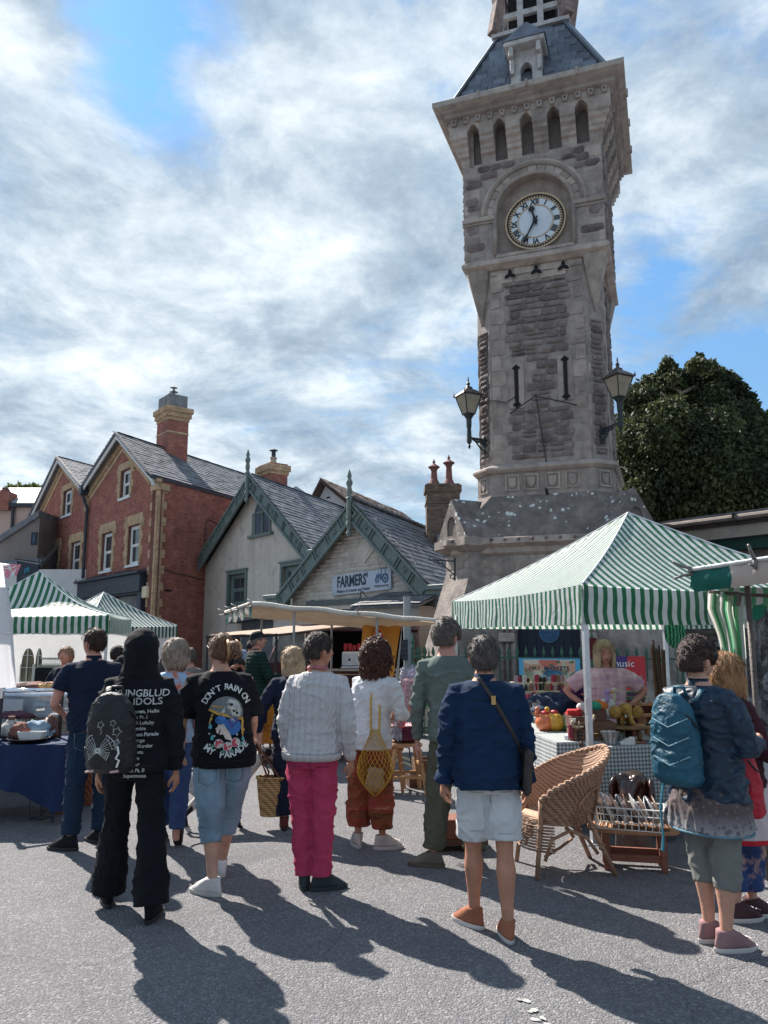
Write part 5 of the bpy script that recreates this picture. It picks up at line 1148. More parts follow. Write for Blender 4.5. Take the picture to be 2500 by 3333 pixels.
rows=[[rel(at(x-220*(1-k/10)**1.0*1.0,y-5*(1-k/10),9.2+.12*math.sin(k*1.3+i*.8)*(1-k/10)+(0 if k else 0)))for k in range(11)]+[rel(at(x,y,9.2))+V((-.14*j,.25*j,0))for j in range(1,4)]for i,(x,y)in enumerate(prof_)]
mb.rings(rows,cap=False,closed=False);mb.build('side_wall',WHF,wt,smooth=True)
mb=MB();tp=rows[0];mb.rings([tp,[p*1+V((-.5,.9,.35))for p in tp]],cap=False,closed=False);mb.build('roof_panel',WHF,wt)
for i in(3,5):mb=MB();mb.tube([p+V((0,-.012,0))for p in rows[i][:11]],.008,5);mb.build('seam',WHITEP,wt)
def cloth_table(name,label,cat,f,s0,s1,o0,o1,z,drop,mat,wob=.03,seed=0,frame=True,uvs=1.0,group=None,over=.02,dropf=None):
 """table with a cloth whose hanging sides fold; f.N is towards the viewer"""
 r=random.Random(seed);c=f.pt((s0+s1)/2,0,(o0+o1)/2);e=empty(name,c,0,label,cat,group);g=Frame(V((0,0,0)),f.ang);W,D_=s1-s0,o1-o0
 mb=MB();g.box(mb,-W/2,W/2,z-.03,z-.006,-D_/2,D_/2);mb.build('table_top',M('table_board',(.30,.24,.18),.8),e)
 for sx in(-1,1):
  for sy in(-1,1):mb=MB();p=g.pt(sx*(W/2-.08),0,sy*(D_/2-.08));mb.tube([p,p+V((0,0,z-.03))],.016,6);mb.build('leg',GUTTER,e)
 P=[];per=[(-W/2-over,D_/2+over),(W/2+over,D_/2+over),(W/2+over,-D_/2-over),(-W/2-over,-D_/2-over)]
 pts=[];
 for i in range(4):
  a,b=per[i],per[(i+1)%4];n=int(math.hypot(b[0]-a[0],b[1]-a[1])/.04)+1
  for k in range(n):pts.append(((a[0]+(b[0]-a[0])*k/n,a[1]+(b[1]-a[1])*k/n),i,k/n))
 mb=MB();uvl=[];n=len(pts);peri=0;acc=[]
 for i,(p,_,_)in enumerate(pts):
  q=pts[(i-1)%n][0];peri+=math.hypot(p[0]-q[0],p[1]-q[1])if i else 0;acc.append(peri)
 ph=r.random()*9;m=9
 for j in range(m+1):
  t_=j/m
  for i,(p,side,k)in enumerate(pts):
   nx,ny=((0,1),(1,0),(0,-1),(-1,0))[side];corner=max(0,1-min(k,1-k)*7)if True else 0
   w_=wob*t_*(math.sin(acc[i]*13+ph)+.5*math.sin(acc[i]*29+ph*2))+.01*t_+corner*.03*t_
   dz=(dropf(side,k)if dropf else drop)*t_-corner*0
   mb.v.append(g.pt(p[0]+nx*w_,z-dz+.003,p[1]+ny*w_));uvl.append((acc[i],-dz))
 for j in range(m):
  for i in range(n):mb.f.append((j*n+i,j*n+(i+1)%n,(j+1)*n+(i+1)%n,(j+1)*n+i))
 me=mb.mesh('tablecloth',True);o=link('tablecloth',me,mat,e);lay=me.uv_layers.new(name='UVMap')
 for lp in me.loops:lay.data[lp.index].uv=uvl[lp.vertex_index]
 mb=MB();g.box(mb,-W/2-over,W/2+over,z-.004,z+.004,-D_/2-over,D_/2+over);me=mb.mesh('cloth_top');o2=link('cloth_top',me,mat,e);lay=me.uv_layers.new(name='UVMap')
 for lp in me.loops:co=me.vertices[lp.vertex_index].co;lay.data[lp.index].uv=(co.dot(g.X),co.dot(g.N))
 return e,g
def gingham(t,o,u):
 s=sepx(t,u);a=t.math('LESS_THAN',t.math('FRACT',t.math('DIVIDE',s[0],.034)),.5);b=t.math('LESS_THAN',t.math('FRACT',t.math('DIVIDE',s[1],.034)),.5)
 return(t.ramp(t.math('MULTIPLY',t.math('ADD',a,b),.5),[(0,(.68,.69,.70)),(.5,(.33,.36,.36)),(1,(.14,.17,.17))]),)
GING=custom('grey_gingham',gingham,.85,trans=.15)
BLUEC=M('navy_blue_cloth',(.008,.024,.078),.85,.12,3,bump=.3,bscale=30)
f0=Frame((-4.3,7.35,0),2)
bt_,bg=cloth_table('trestle_table','trestle table under a deep blue cloth with pan and bric-a-brac at left','table',f0,-.6,1.32,-.75,0,.70,.38,BLUEC,.035,1,dropf=lambda s,k:.37+(.20*max(0,1-abs(k-(1 if s==0 else 0))*5)if s in(0,1)else 0)+.06*math.sin(k*9))
f1=Frame((-4.6,8.75,0),1)
ct_,cg=cloth_table('trestle_table','table under a cream dust sheet behind the blue one, holding a plastic box','table',f1,-.6,1.15,-.8,0,.84,.26,M('cream_sheet',(.52,.46,.40),.85,.08,3,bump=.4,bscale=5,bdist=.05),.04,2)
def px(x,y,Y,ox=0,oy=2200,k=4.02):return at(ox+x/k,oy+y/k,Y)
def single(mb,name,mat,label,cat,smooth=False,bevel=0,group=None,sharp=None):
 """a one-mesh thing whose origin is at its base centre"""
 xs=[p.x for p in mb.v];ys=[p.y for p in mb.v];zs=[p.z for p in mb.v];c=V(((min(xs)+max(xs))/2,(min(ys)+max(ys))/2,min(zs)))
 mb.v=[p-c for p in mb.v];o=mb.build(name,mat,None,smooth,loc=c,bevel=bevel,sharp=sharp);return tag(o,label,cat,group)
PANM=M('black_pan',(.012,.012,.014),.35,.1,bump=.03)
c=px(370,862,7.55);c.z=.712;pan=empty('frying_pan',c,0,'black frying pan lying on the blue table','frying pan')
mb=MB();mb.lathe([(.155,0),(.19,.035),(.185,.035),(.15,.006),(.01,.006)],(0,0,0),28);mb.build('bowl',PANM,pan,smooth=True,sharp=50)
mb=MB();mb.tube([V((-.17,0,.03)),V((-.3,-.03,.06)),V((-.52,-.08,.13))],[.015,.014,.018],8);mb.build('handle',PANM,pan,smooth=True)
JG=M('mottled_jar',(.45,.42,.38),.3,.3,25,bump=.1)
c=px(130,860,7.75);c.z=.71;jar=empty('glass_jar',c,0,'round mottled jar with a cork stopper on the blue table','jar')
mb=MB();mb.lathe([(.08,0),(.11,.05),(.105,.11),(.07,.15),(.045,.165),(.045,.18)],(0,0,0),18);mb.build('body',JG,jar,smooth=True);mb=MB();mb.lathe([(.032,.18),(.034,.215)],(0,0,0),10);mb.build('stopper',M('cork',(.18,.10,.07),.9),jar)
mb=MB();mb.lathe([(.075,0),(.095,.05),(.085,.11),(.09,.14)],(0,0,0),18);j2=mb.build('glass_jar',JG,None,True,loc=px(190,830,8.0)*V((1,1,0))+V((0,0,.71)));tag(j2,'pale lidded jar behind the corked one on the blue table','jar')
def rumpled(name,c,size,mat,label,cat,seed=0,amp=.4,group=None):
 r=random.Random(seed);mb=MB();n,m=22,12
 rs=[]
 for i in range(m+1):
  a=-PI/2+PI*i/m;ring=[]
  for j in range(n):
   q=2*PI*j/n;d=V((math.cos(a)*math.cos(q),math.cos(a)*math.sin(q),math.sin(a)));k=1+amp*noise.noise(d*2.3+V((seed,0,0)))+amp*.4*noise.noise(d*6+V((0,seed,0)))
   ring.append(V((d.x*size[0]*k,d.y*size[1]*k,max(0,d.z*k+.55)*size[2])))
  rs.append(ring)
 mb.rings(rs,True);o=mb.build(name,mat,None,True,loc=c);return tag(o,label,cat,group)
CL=lambda n,c,r_=.85:M(n,c,r_,.12,10,bump=.15)
c=px(270,770,7.7);c.z=.71;rumpled('folded_cloth',c,(.13,.08,.10),CL('pink_brown_cloth',(.22,.09,.07)),'crumpled brownish red cloth on the blue table','cloth',3)
c=px(470,790,7.75);c.z=.71;rumpled('folded_cloth',c,(.16,.09,.11),CL('pale_denim',(.20,.28,.36)),'folded pale blue cloth with stripes on the blue table','cloth',4)
c=px(640,790,7.8);c.z=.71;rumpled('leather_bag',c,(.08,.07,.13),CL('brown_leather',(.10,.04,.03),.5),'small brown leather pouch near the right end of the blue table','bag',5)
mb=MB();b_=px(410,830,7.62);b_.z=.712
for k in range(10):pass
mb.rings([[b_+V((x*s_,y*s_,z))for x,y in((-.12,-.05),(.12,-.05),(.13,.05),(-.13,.05))]for s_,z in((.7,0),(.85,.02),(1,.085),(.92,.085),(.78,.02))],True);single(mb,'oval_dish',WHITEP,'white boat shaped dish between pan and blue cloth','dish',bevel=.006)
for k,(a,b)in enumerate((((395,645),(455,720)),((430,640),(475,715)))):
 mb=MB();p,q=px(*a,7.9),px(*b,7.9);mb.tube([q+V((0,0,-.06)),q,(p+q)/2+V((-.02,0,.0)),p],[.008,.01,.009,.003],7);single(mb,'horn_handle',M('dark_horn',(.09,.03,.025),.4),'curved dark horn tip sticking up on the blue table, the %s one'%('left','right')[k],'horn',True,group='horn tips on the blue table')
mb=MB();mb.tube([px(365,745,7.9),px(375,720,7.9),px(400,705,7.9)],[.02,.018,.02],8);single(mb,'wooden_pipe',M('reddish_wood',(.20,.07,.04),.5),'small reddish wooden pipe propped on the blue table','pipe',True)
mb=MB();p=px(85,740,8.3);p.z=.70;mb.box(p+V((0,0,.17)),(.30,.02,.34));single(mb,'card_sign',M('grey_card',(.42,.43,.45),.8,.04),'blank pale grey card standing at the back of the blue table','card',bevel=.003)
CLR=M('cloudy_plastic',(.50,.60,.68),.25,.15,6,bump=.05,alpha=.45,spec=.6)
p=px(520,560,8.6);p.z=.85;e=empty('storage_box',p,0,'clear plastic storage box of coloured packets on the cream table','storage box')
mb=MB();mb.rings([[V((x*s_,y*s_,z))for x,y in((-.42,-.2),(.42,-.2),(.42,.2),(-.42,.2))]for s_,z in((.92,0),(1,.21))],True);mb.build('tub',CLR,e);mb=MB();mb.box((0,0,.235),(.90,.45,.04));mb.build('lid',M('white_lid',(.62,.68,.76),.35,bump=0,trans=.3),e,bevel=.012)
for k in range(12):mb=MB();mb.box((U(-.2,.34),U(-.12,.12),.03+.05*(k%3)),(U(.10,.2),U(.08,.14),.035),Matrix.Rotation(U(-.6,.6),3,'Z'));mb.build('packet',CL('packet_%d'%(k%4),((.16,.32,.42),(.28,.24,.42),(.45,.5,.55),(.50,.25,.10))[k%4],.5),e)
mb=MB();mb.box((-.26,-.215,.10),(.26,.01,.15));lb=mb.build('paper_label',M('label_paper',(.62,.58,.52),.7,.03),e)
for zz,m_ in((.13,'grey'),(.07,'brown')):mb=MB();mb.tube([V((-.19,-.221,zz)),V((-.19,-.224,zz))],.022,10);mb.build('spot',CL('spot_'+m_,((.3,.3,.28)if m_=='grey' else(.3,.15,.07))),lb);mb=MB();[mb.box((-.30+d*.03,-.222,zz+.01),(.02,.002,.006))for d in range(3)];[mb.box((-.31+d*.03,-.222,zz-.012),(.025,.002,.006))for d in range(3)];mb.build('print',INK,lb)
p=px(200,540,8.7);p.z=.85;rumpled('white_bundle',p,(.22,.16,.18),CL('white_linen',(.62,.62,.62)),'bundle of white linen at the left of the plastic box','linen',7)
p=px(190,555,8.3);p.z=.85;rumpled('folded_cloth',p,(.20,.08,.05),CL('plum_cloth',(.10,.04,.06)),'dark plum folded cloth on the front edge of the cream table','cloth',8)
f2=Frame((-5.1,10.2,0),0)
tt_,tg=cloth_table('trestle_table','brown trestle table of linens below the clothes rail','table',f2,-.6,1.5,-.7,0,.92,.30,CL('brown_cloth',(.17,.09,.07)),.03,3)
for k,(x,y,sz,cl,lab)in enumerate(((420,290,(.34,.14,.07),(.50,.46,.36),'pale cream folded blanket'),(660,330,(.30,.14,.07),(.34,.11,.07),'rust red fringed cloth'),(300,330,(.2,.12,.05),(.56,.54,.50),'white folded towel'),(420,150,(.3,.15,.08),(.14,.09,.08),'dark brown folded rug'),(590,150,(.25,.15,.08),(.26,.12,.10),'brick coloured folded scarf'))):
 p=px(x,y,10.0);p.z=.925+(.0 if k<3 else.08);rumpled('folded_cloth',p,sz,CL('linen_%d'%k,cl),lab+' on the brown table under the gazebo','cloth',20+k)
WICK=None
def wickermat(name,col,sc=(60,60,110)):
 def fn(t,o,u):
  w1=t.new('ShaderNodeTexWave',wave_type='BANDS',bands_direction='Z');w1 .inputs['Scale'].default_value=sc[2]/6.28;w1 .inputs['Distortion'].default_value=1.2;w1 .inputs['Detail'].default_value=2;t.link(o,w1 .inputs['Vector'])
  w2=t.new('ShaderNodeTexWave',wave_type='BANDS',bands_direction='DIAGONAL');w2 .inputs['Scale'].default_value=sc[0]/6.28;w2 .inputs['Distortion'].default_value=.8;t.link(o,w2 .inputs['Vector'])
  h=t.math('MULTIPLY',t.math('ADD',w1 .outputs['Fac'],w2 .outputs['Fac']),.5)
  c=t.ramp(t.math('ADD',t.math('MULTIPLY',h,.6),t.math('MULTIPLY',t.noise(o,9,4,.6),.4)),[(.2,[x*.35 for x in col]),(.55,col),(.85,[min(1,x*1.35)for x in col])])
  return c,h,.8,.01
 return custom(name,fn,.75)
WK1=wickermat('red_brown_wicker',(.26,.085,.045));WK2=wickermat('straw',(.46,.28,.12));WK3=wickermat('rattan_weave',(.42,.26,.175),(90,90,170))
def basket(c,r0,r1,h,mat,label,rim=.02,group=None,ov=1.0):
 e=empty('wicker_basket',c,0,label,'basket',group);mb=MB()
 mb.lathe([(r0*.4,0.01),(r0,0),((r0+r1)/2*1.03,h*.5),(r1,h),(r1-.015,h),(r0-.012,.02),(.01,.02)],(0,0,0),30,cap=True);mb.v=[V((p.x,p.y*ov,p.z))for p in mb.v];mb.build('body',mat,e,smooth=True,sharp=60)
 mb=MB()
 for k in range(2):mb.tube([V((r1*math.cos(2*PI*i/40),r1*ov*math.sin(2*PI*i/40),h+rim*.5*math.sin(i*2*PI/5+k*PI)))for i in range(41)],rim*.7,6)
 mb.build('rim',mat,e,smooth=True);return e
bc=gr(175,2645);basket(bc+V((.05,.1,0)),.15,.19,.26,WK1,'reddish wicker basket standing on the road under the blue table')
bc2=bc+V((.14,.45,.0));basket(bc2,.17,.22,.42,WK1,'taller reddish wicker basket behind the smaller one by the blue table')
bc3=px(750,230,9.4);bc3 .z=.93;basket(bc3,.16,.2,.2,WK2,'straw basket at the edge of the brown linen table')
cw_=empty('wooden_crate',gr(40,2590)*V((1,1,0))+V((-.1,.9,0)),0,'low wooden crate in the shade under the tables at left','crate')
for zz in(.06,.16):mb=MB();mb.box((0,-.2,zz),(.9,.02,.075));mb.build('slat',M('dull_pine',(.24,.15,.10),.8,.2,4),cw_);mb=MB();mb.box((0,.2,zz),(.9,.02,.075));mb.build('slat',MATS['dull_pine'],cw_)
mb=MB();mb.box((0,0,.015),(.9,.38,.02));mb.build('base',MATS['dull_pine'],cw_)
for s_ in(-1,1):mb=MB();mb.box((s_*.44,0,.10),(.02,.36,.2));mb.build('end_panel',MATS['dull_pine'],cw_)
rr_=empty('chrome_rail',(-3.75,7.6,0),0,'chrome topped display rail with black upright at the far left','display rail');rel=lambda p:p-rr_.location
a,b=rel(px(20,195,7.6)),rel(px(815,185,7.9));mb=MB();mb.tube([a,b],.022,10);mb.build('rail',M('chrome',(.75,.77,.8),.12,.02,bump=0,metal=1),rr_,smooth=True)
mb=MB();mb.box((a.x,a.y,a.z-.02),(.05,.05,.10));mb.build('corner_joint',MATS['chrome'],rr_);mb=MB();mb.box((a.x,a.y,(a.z-.06)/2),(.035,.035,a.z-.06));mb.box((b.x,b.y,(b.z)/2),(.03,.03,b.z-.02));mb.build('upright',DARKIRON,rr_)
ws=empty('wire_stand',gr(122,2668),0,'thin black wire stand on the road beside the table leg','wire stand');mb=MB()
for x,y in((-.08,0),(.04,-.03),(.10,.1),(-.02,.12)):mb.tube([V((x,y,.005)),V((x,y,.42))],.004,5)
mb.tube([V((-.08,0,.006)),V((.04,-.03,.006)),V((.10,.1,.006)),V((-.02,.12,.006)),V((-.08,0,.006))],.004,5);mb.build('frame',DARKIRON,ws)
bu=empty('bunting',zl(100,1450,18),0,'string of white and pink bunting scraps at the left edge below the grey house','bunting');rel=lambda p:p-bu.location
mb=MB();mb.tube([rel(zl(x,y,18))for x,y in((-500,1400),(-200,1460),(0,1470),(150,1480),(262,1440))],.012,5);mb.build('cord',WHITEP,bu)
for k,(x,y)in enumerate(((30,1455),(105,1490),(190,1450),(235,1445),(-120,1460))):
 mb=MB();p=rel(zl(x,y,18));mb.rings([[p+V((-.13,0,.06)),p+V((.13,.02,.05)),p+V((.05,0,-.22)),p+V((-.02,.03,-.18))],[p+V((-.13,.02,.06)),p+V((.13,.04,.05)),p+V((.05,.02,-.22)),p+V((-.02,.05,-.18))]]);mb.build('pennant',CL('bunting_%d'%(k%2),((.65,.65,.68),(.60,.22,.28))[k%2]),bu)
SP=MB();SP.rings([[V((x*s_,y*s_*.35,z))for x,y in((-1,-1),(1,-1),(1,1),(-1,1))]for s_,z in((.010,0),(.012,.02),(.034,.075),(.020,.14),(.003,.20))]);SPM=SP.mesh('spear_head');SPM.materials.append(GREENPAINT)
PO=MB();PO.box((0,0,.66),(.018,.018,1.32));POM=PO.mesh('railing_bar');POM.materials.append(GREENPAINT)
rail=empty('iron_railing',TC,0,'dark green iron railing with spear heads around the clock tower base','railing')
for k in(0,1,3):
 f=TF(2.45,k);mb=MB();f.box(mb,-2.45,2.45,1.30,1.335,-.02,.02);f.box(mb,-2.45,2.45,.16,.19,-.02,.02);mb.build('rail',GREENPAINT,rail)
 n=30 if k==0 else 24
 for i in range(n):
  x=-2.36+4.72*i/(n-1);piece('railing_bar',POM,rail,f.pt(x,0,0),(0,0,R(f.ang)),(1,1,1));piece('spear_head',SPM,rail,f.pt(x,1.33,0),(0,0,R(f.ang)))
 for x in(-2.45,-1.0,.95):mb=MB();f.box(mb,x-.028,x+.028,0,1.45,-.028,.028);c_=f.pt(x,1.45,0);mb.lathe([(.02,0),(.045,.05),(.03,.1),(.05,.17),(.004,.34)],c_,6);mb.build('post',GREENPAINT,rail)
gate=empty('iron_gate',at(1362,2300,13.6)*V((1,1,0)),0,'dark green iron gate panel with fine spikes left of the tower beside the bush','gate')
gf=Frame((0,0,0),-8)
for i in range(9):piece('railing_bar',POM,gate,gf.pt(.02+i*.085,0,0),(0,0,R(-8)),(.8,.8,.95));piece('spear_head',SPM,gate,gf.pt(.02+i*.085,1.26,0),(0,0,R(-8)),(.5,.6,1.3))
mb=MB();gf.box(mb,-.04,.74,1.2,1.24,-.02,.02);gf.box(mb,-.04,.74,.15,.18,-.02,.02);gf.box(mb,-.09,-.04,0,1.25,-.025,.025);mb.build('frame',GREENPAINT,gate)
f=TF(2.50,0);PO_=(TC.x+f.N.x*2.5,TC.y+f.N.y*2.5)
def pp(x,y):return onplane(1650+x/3.318,2100+y/3.318,PO_,TA)
s0,zt_=pp(130,140);s1,_=pp(790,140);H_=.80;W_=s1-s0
po=empty('market_poster',TC+f.pt((s0+s1)/2,zt_-H_,0),0,'colourful painted HAY MARKETS poster in a blue frame on the green railing','poster');g=Frame((0,0,0),TA)
P2=lambda n,c:M('poster_'+n,c,.6,.06,12,bump=0)
mb=MB();g.box(mb,-W_/2,W_/2,0,H_,0,.02);mb.build('board',P2('blue',(.10,.38,.58)),po)
def sh(pts,mat,o,name='painted_shape',par=None):
 mb=MB();g.poly(mb,[(-W_/2+W_*a,H_*b)for a,b in pts],.02+o,.004);mb.build(name,mat,par or po)
IVORY,PEACH,CORAL,SGR,DGR,SKY=P2('ivory',(.62,.55,.42)),P2('peach',(.62,.35,.24)),P2('coral',(.60,.17,.12)),P2('sage',(.30,.36,.20)),P2('green',(.06,.17,.09)),P2('sky',(.12,.36,.55))
sh([(.08,.03),(.92,.03),(.92,.97),(.08,.97)],IVORY,.002,'panel');sh([(.08,.68),(.3,.74),(.92,.70),(.92,.95),(.7,.93),(.4,.90),(.2,.86),(.08,.90)],PEACH,.004)
sh([(.5+.17*math.cos(PI+PI*k/12),.965+.17*math.sin(PI+PI*k/12))for k in range(13)],CORAL,.006,'sun');sh([(.40,.42),(.78,.40),(.80,.62),(.68,.72),(.46,.76),(.38,.6)],SKY,.006)
sh([(.78,.58),(.86,.68),(.92,.72),(.92,.50),(.8,.5)],DGR,.007);sh([(.08,.62),(.2,.56),(.24,.44),(.14,.42),(.08,.5)],P2('field',(.42,.46,.22)),.007);sh([(.70,.52),(.78,.52),(.775,.85),(.74,.97),(.705,.85)],P2('tower',(.50,.50,.34)),.009,'painted_tower')
for k in range(6):sh([(.09,.80-.03*k),(.24,.70-.03*k),(.24,.692-.03*k),(.09,.787-.03*k)],DGR,.010)
for cx_,cy_ in((.53,.86),(.64,.93),(.86,.93),(.24,.80)):sh([(cx_-.05,cy_),(cx_,cy_+.01),(cx_+.04,cy_+.04),(cx_+.03,cy_-.01),(cx_+.05,cy_-.03),(cx_,cy_-.03)],DGR,.012,'painted_bird')
r_=random.Random(12)
for i in range(46):
 x,y=r_.uniform(.11,.88),r_.uniform(.08,.46);c_=r_.choice([PEACH,CORAL,SGR,DGR,IVORY,SKY,P2('brown',(.25,.12,.07)),SGR])
 w_,h_=r_.uniform(.02,.05),r_.uniform(.06,.15);sh([(x-w_*.6,y-h_/2),(x+w_*.6,y-h_/2),(x+w_*.45,y+h_*.25),(x,y+h_/2),(x-w_*.5,y+h_*.2)],c_,.008+.0002*i,'painted_figure')
 if y<.4:sh([(x+.012*math.cos(k),y+h_/2+.014+.018*math.sin(k))for k in(0,1,2,3,4,5)],P2('skin',(.50,.30,.20)),.018+.0001*i,'painted_head')
text_on('lettering','HAY',po,P2('brownink',(.14,.06,.05)),g.pt(-W_*.235,H_*.775,.026),g.X,g.Z,.105,bold=.001);text_on('lettering','MARKETS',po,P2('ink',(.02,.05,.09)),g.pt(W_*.12,H_*.775,.034),g.X,g.Z,.105,bold=.002)
for t_,zz in(('INDEPENDENT PRODUCERS',.705),('STREET FOOD, FLEA AND',.66),("MAKER'S MARKET",.615)):text_on('lettering',t_,po,MATS['poster_ink'],g.pt(W_*.09,H_*zz,.034),g.X,g.Z,.045,sx=.85)
s0,zt_=pp(1150,118);s1,_=pp(1490,120);W_=s1-s0;H_=1.0
po=empty('music_poster',TC+f.pt((s0+s1)/2,zt_-H_,0),0,'red and purple music poster on the railing behind the woman in pink','poster')
mb=MB();g.box(mb,-W_/2,W_/2,0,H_,0,.02);mb.build('board',P2('red',(.50,.035,.045)),po)
sh([(0,1),(.45,1),(.42,.85),(.30,.72),(0,.66)],P2('purple',(.06,.035,.17)),.004);sh([(.5,0),(1,0),(1,.45),(.85,.42),(.6,.25)],MATS['poster_purple'],.004);text_on('lettering','music',po,WHITEP,g.pt(-W_*.20,H_*.87,.026),g.X,g.Z,.17)
pq=TF(1.53,0);s_,z_=onplane(1350+808/1.8433,1450+1118/1.8433,(TC.x+pq.N.x*1.53,TC.y+pq.N.y*1.53),TA);pl=empty('blue_plaque',TC+pq.pt(s_,z_-.02,0),0,'round blue plaque reading CLOCK on the dark tower door','plaque')
mb=MB();mb.tube([g.pt(0,0,0),g.pt(0,0,.03)],.20,32);mb.build('disc',M('plaque_blue',(.02,.09,.19),.4,bump=0),pl);mb=MB();mb.tube([g.pt(0,0,.028),g.pt(0,0,.034)],.185,32);mb.build('rim',M('plaque_rim',(.10,.20,.32),.4,bump=0),pl);mb=MB();mb.tube([g.pt(0,0,.03),g.pt(0,0,.038)],.175,32);mb.build('face',MATS['plaque_blue'],pl)
for t_,zz in(('CLOCK',.09),('TOWER',.03),('1884',-.05)):text_on('lettering',t_,pl,MATS['plaque_rim'],g.pt(0,zz,.04),g.X,g.Z,.06)
fm=Frame((1.88,6.98,0),12)
cloth_table('gingham_table','front table under grey and white gingham beside the wicker chair','table',fm,0,1.75,-.65,0,.735,.47,GING,.012,11,over=.01)
fs=Frame((1.54,7.15,0),102)
cloth_table('gingham_table','gingham table just behind the tent pole, holding crates and a red bottle','table',Frame((1.60,7.1,0),8),-.05,.52,-.62,0,.76,.45,GING,.01,12,over=.01)
cloth_table('gingham_table','gingham table at the back left with bird teapots and the jar rack','table',Frame((1.46,7.78,0),8),0,.9,-1.6,0,.76,.45,GING,.01,13,over=.01)
def pz(x,y,Y):return at(1650+x/3.318,2100+y/3.318,Y)
WOODS={k:M('wood_'+k,c,.7,.2,5,bump=.15,bscale=25,streak=([v*.5 for v in c],(3,30,30),.5))for k,c in dict(crate=(.17,.085,.05),pine=(.40,.20,.10),dark=(.10,.05,.035),red=(.22,.08,.05),oak=(.42,.22,.10)).items()}
def boxat(x0,y0,x1,y1,Y,depth,name,mat,label,cat,z=None,rot=0,group=None,lid=True,open_=False):
 a,b=pz(x0,y1,Y),pz(x1,y0,Y);w_,h_=b.x-a.x,b.z-a.z;zb=a.z if z is None else z
 e=empty(name,((a.x+b.x)/2,Y+depth/2,zb),R(rot),label,cat,group);t_=.012
 for nm,args in(('front_panel',(-w_/2,w_/2,-depth/2,-depth/2+t_,0,h_)),('back_panel',(-w_/2,w_/2,depth/2-t_,depth/2,0,h_)),('side_panel',(-w_/2,-w_/2+t_,-depth/2+t_,depth/2-t_,0,h_)),('side_panel',(w_/2-t_,w_/2,-depth/2+t_,depth/2-t_,0,h_)),('base',(-w_/2+t_,w_/2-t_,-depth/2+t_,depth/2-t_,0,t_))):mb=MB();mb.bb(*args);mb.build(nm,mat,e,bevel=.002)
 if not open_:mb=MB();mb.bb(-w_/2,w_/2,-depth/2,depth/2,h_-.001,h_+t_);mb.build('lid',mat,e)
 return e,w_,h_
e,w_,h_=boxat(735,900,835,1085,7.15,.3,'wooden_crate',WOODS['crate'],'upright wooden crate with a stencilled E behind the tent pole','crate',.765);mb=MB();mb.bb(-w_/2-.002,w_/2+.002,-.155,-.15,h_*.55,h_*.60);mb.build('slat',WOODS['dark'],e)
tx=textmb('E',.11,.002,bold=.003);tx.v=[V((p.x-.0,-.157-p.z,p.y+h_*.30))for p in tx.v];tx.build('lettering',INK,e)
mb=MB();mb.tube([V((-.02,-.152,h_*.85)),V((.05,-.152,h_*.85))],.02,8);mb.build('hand_hole',DARKIN,e)
e,w_,h_=boxat(700,770,840,900,7.2,.25,'wooden_box',WOODS['dark'],'dark wooden box of red cloth on top of the stencilled crate','box',open_=True)
p=e.location+V((0,0,h_-.02));rumpled('red_cloth',p,(.065,.065,.05),CL('scarlet_cloth',(.55,.03,.03)),'bright red cloth spilling from the dark box by the tent pole','cloth',31,.7)
e,w_,h_=boxat(895,845,1170,985,7.25,.3,'wooden_box',WOODS['crate'],'long printed wooden box in the middle of the crate stack','box')
mb=MB();mb.bb(-w_*.42,w_*.42,-.153,-.15,h_*.2,h_*.8);mb.build('printed_panel',WOODS['dark'],e);mb=MB();mb.bb(-w_*.40,w_*.40,-.155,-.152,h_*.24,h_*.76);mb.build('printed_panel',WOODS['crate'],e)
e,w_,h_=boxat(885,700,1075,842,7.3,.26,'wooden_box',WOODS['dark'],'topmost brown box filled with knitted ducks','box',open_=True);zdk=e.location.z+h_;xdk=e.location.x
e,w_,h_=boxat(895,990,1050,1130,7.2,.28,'wooden_box',WOODS['crate'],'lowest small drawer box on the gingham table','box',.74);mb=MB();mb.tube([V((-.05,-.145,h_*.75)),V((0,-.165,h_*.78)),V((.05,-.145,h_*.75))],.006,6);mb.build('handle',M('brass',(.45,.30,.12),.35,metal=.8,bump=0),e)
HORN=M('antler',(.42,.32,.22),.6,.25,15,bump=.2)
for k,(pts,lab)in enumerate((([(715,810),(703,840),(715,875),(760,890),(800,885),(830,880)],'pale antler hooked round the dark box beside the tent pole'),([(890,825),(920,820),(940,795),(942,750)],'pale antler prong curling right of the tent pole'))):
 mb=MB();mb.tube([pz(x,y,7.1)for x,y in pts],[.010,.011,.012,.012,.010,.008][:len(pts)],8)
 if k==0:mb.tube([pz(775,888,7.1),pz(782,850,7.08),pz(778,818,7.08)],[.010,.008,.003],8)
 single(mb,'antler',HORN,lab,'antler',True)
def duck(c,s,cols,label,rz=0,long=1.0):
 e=empty('knitted_duck',c,rz,label,'toy','knitted ducks');b,bl,wd=cols
 mb=MB();mb.ell((0,0,.05*s),(.06*s,.045*s,.045*s),12,8);mb.build('body',b,e,smooth=True)
 mb=MB();mb.tube([V((.04*s,0,.06*s)),V((.06*s,0,.10*s)),V((.05*s,0,.14*s*long))],[.016*s,.013*s,.014*s],8);mb.ell((.055*s,0,.15*s*long),(.024*s,.02*s,.02*s),10,6);mb.build('neck',wd,e,smooth=True)
 mb=MB();mb.ell((.09*s,0,.148*s*long),(.02*s,.012*s,.006*s),8,5);mb.build('beak',bl,e,smooth=True)
DW,DP,DL,DO,DG=CL('wool_white',(.62,.60,.58)),CL('wool_pink',(.58,.22,.28)),CL('wool_lilac',(.36,.26,.48)),CL('wool_orange',(.60,.18,.04)),CL('wool_green',(.03,.28,.18))
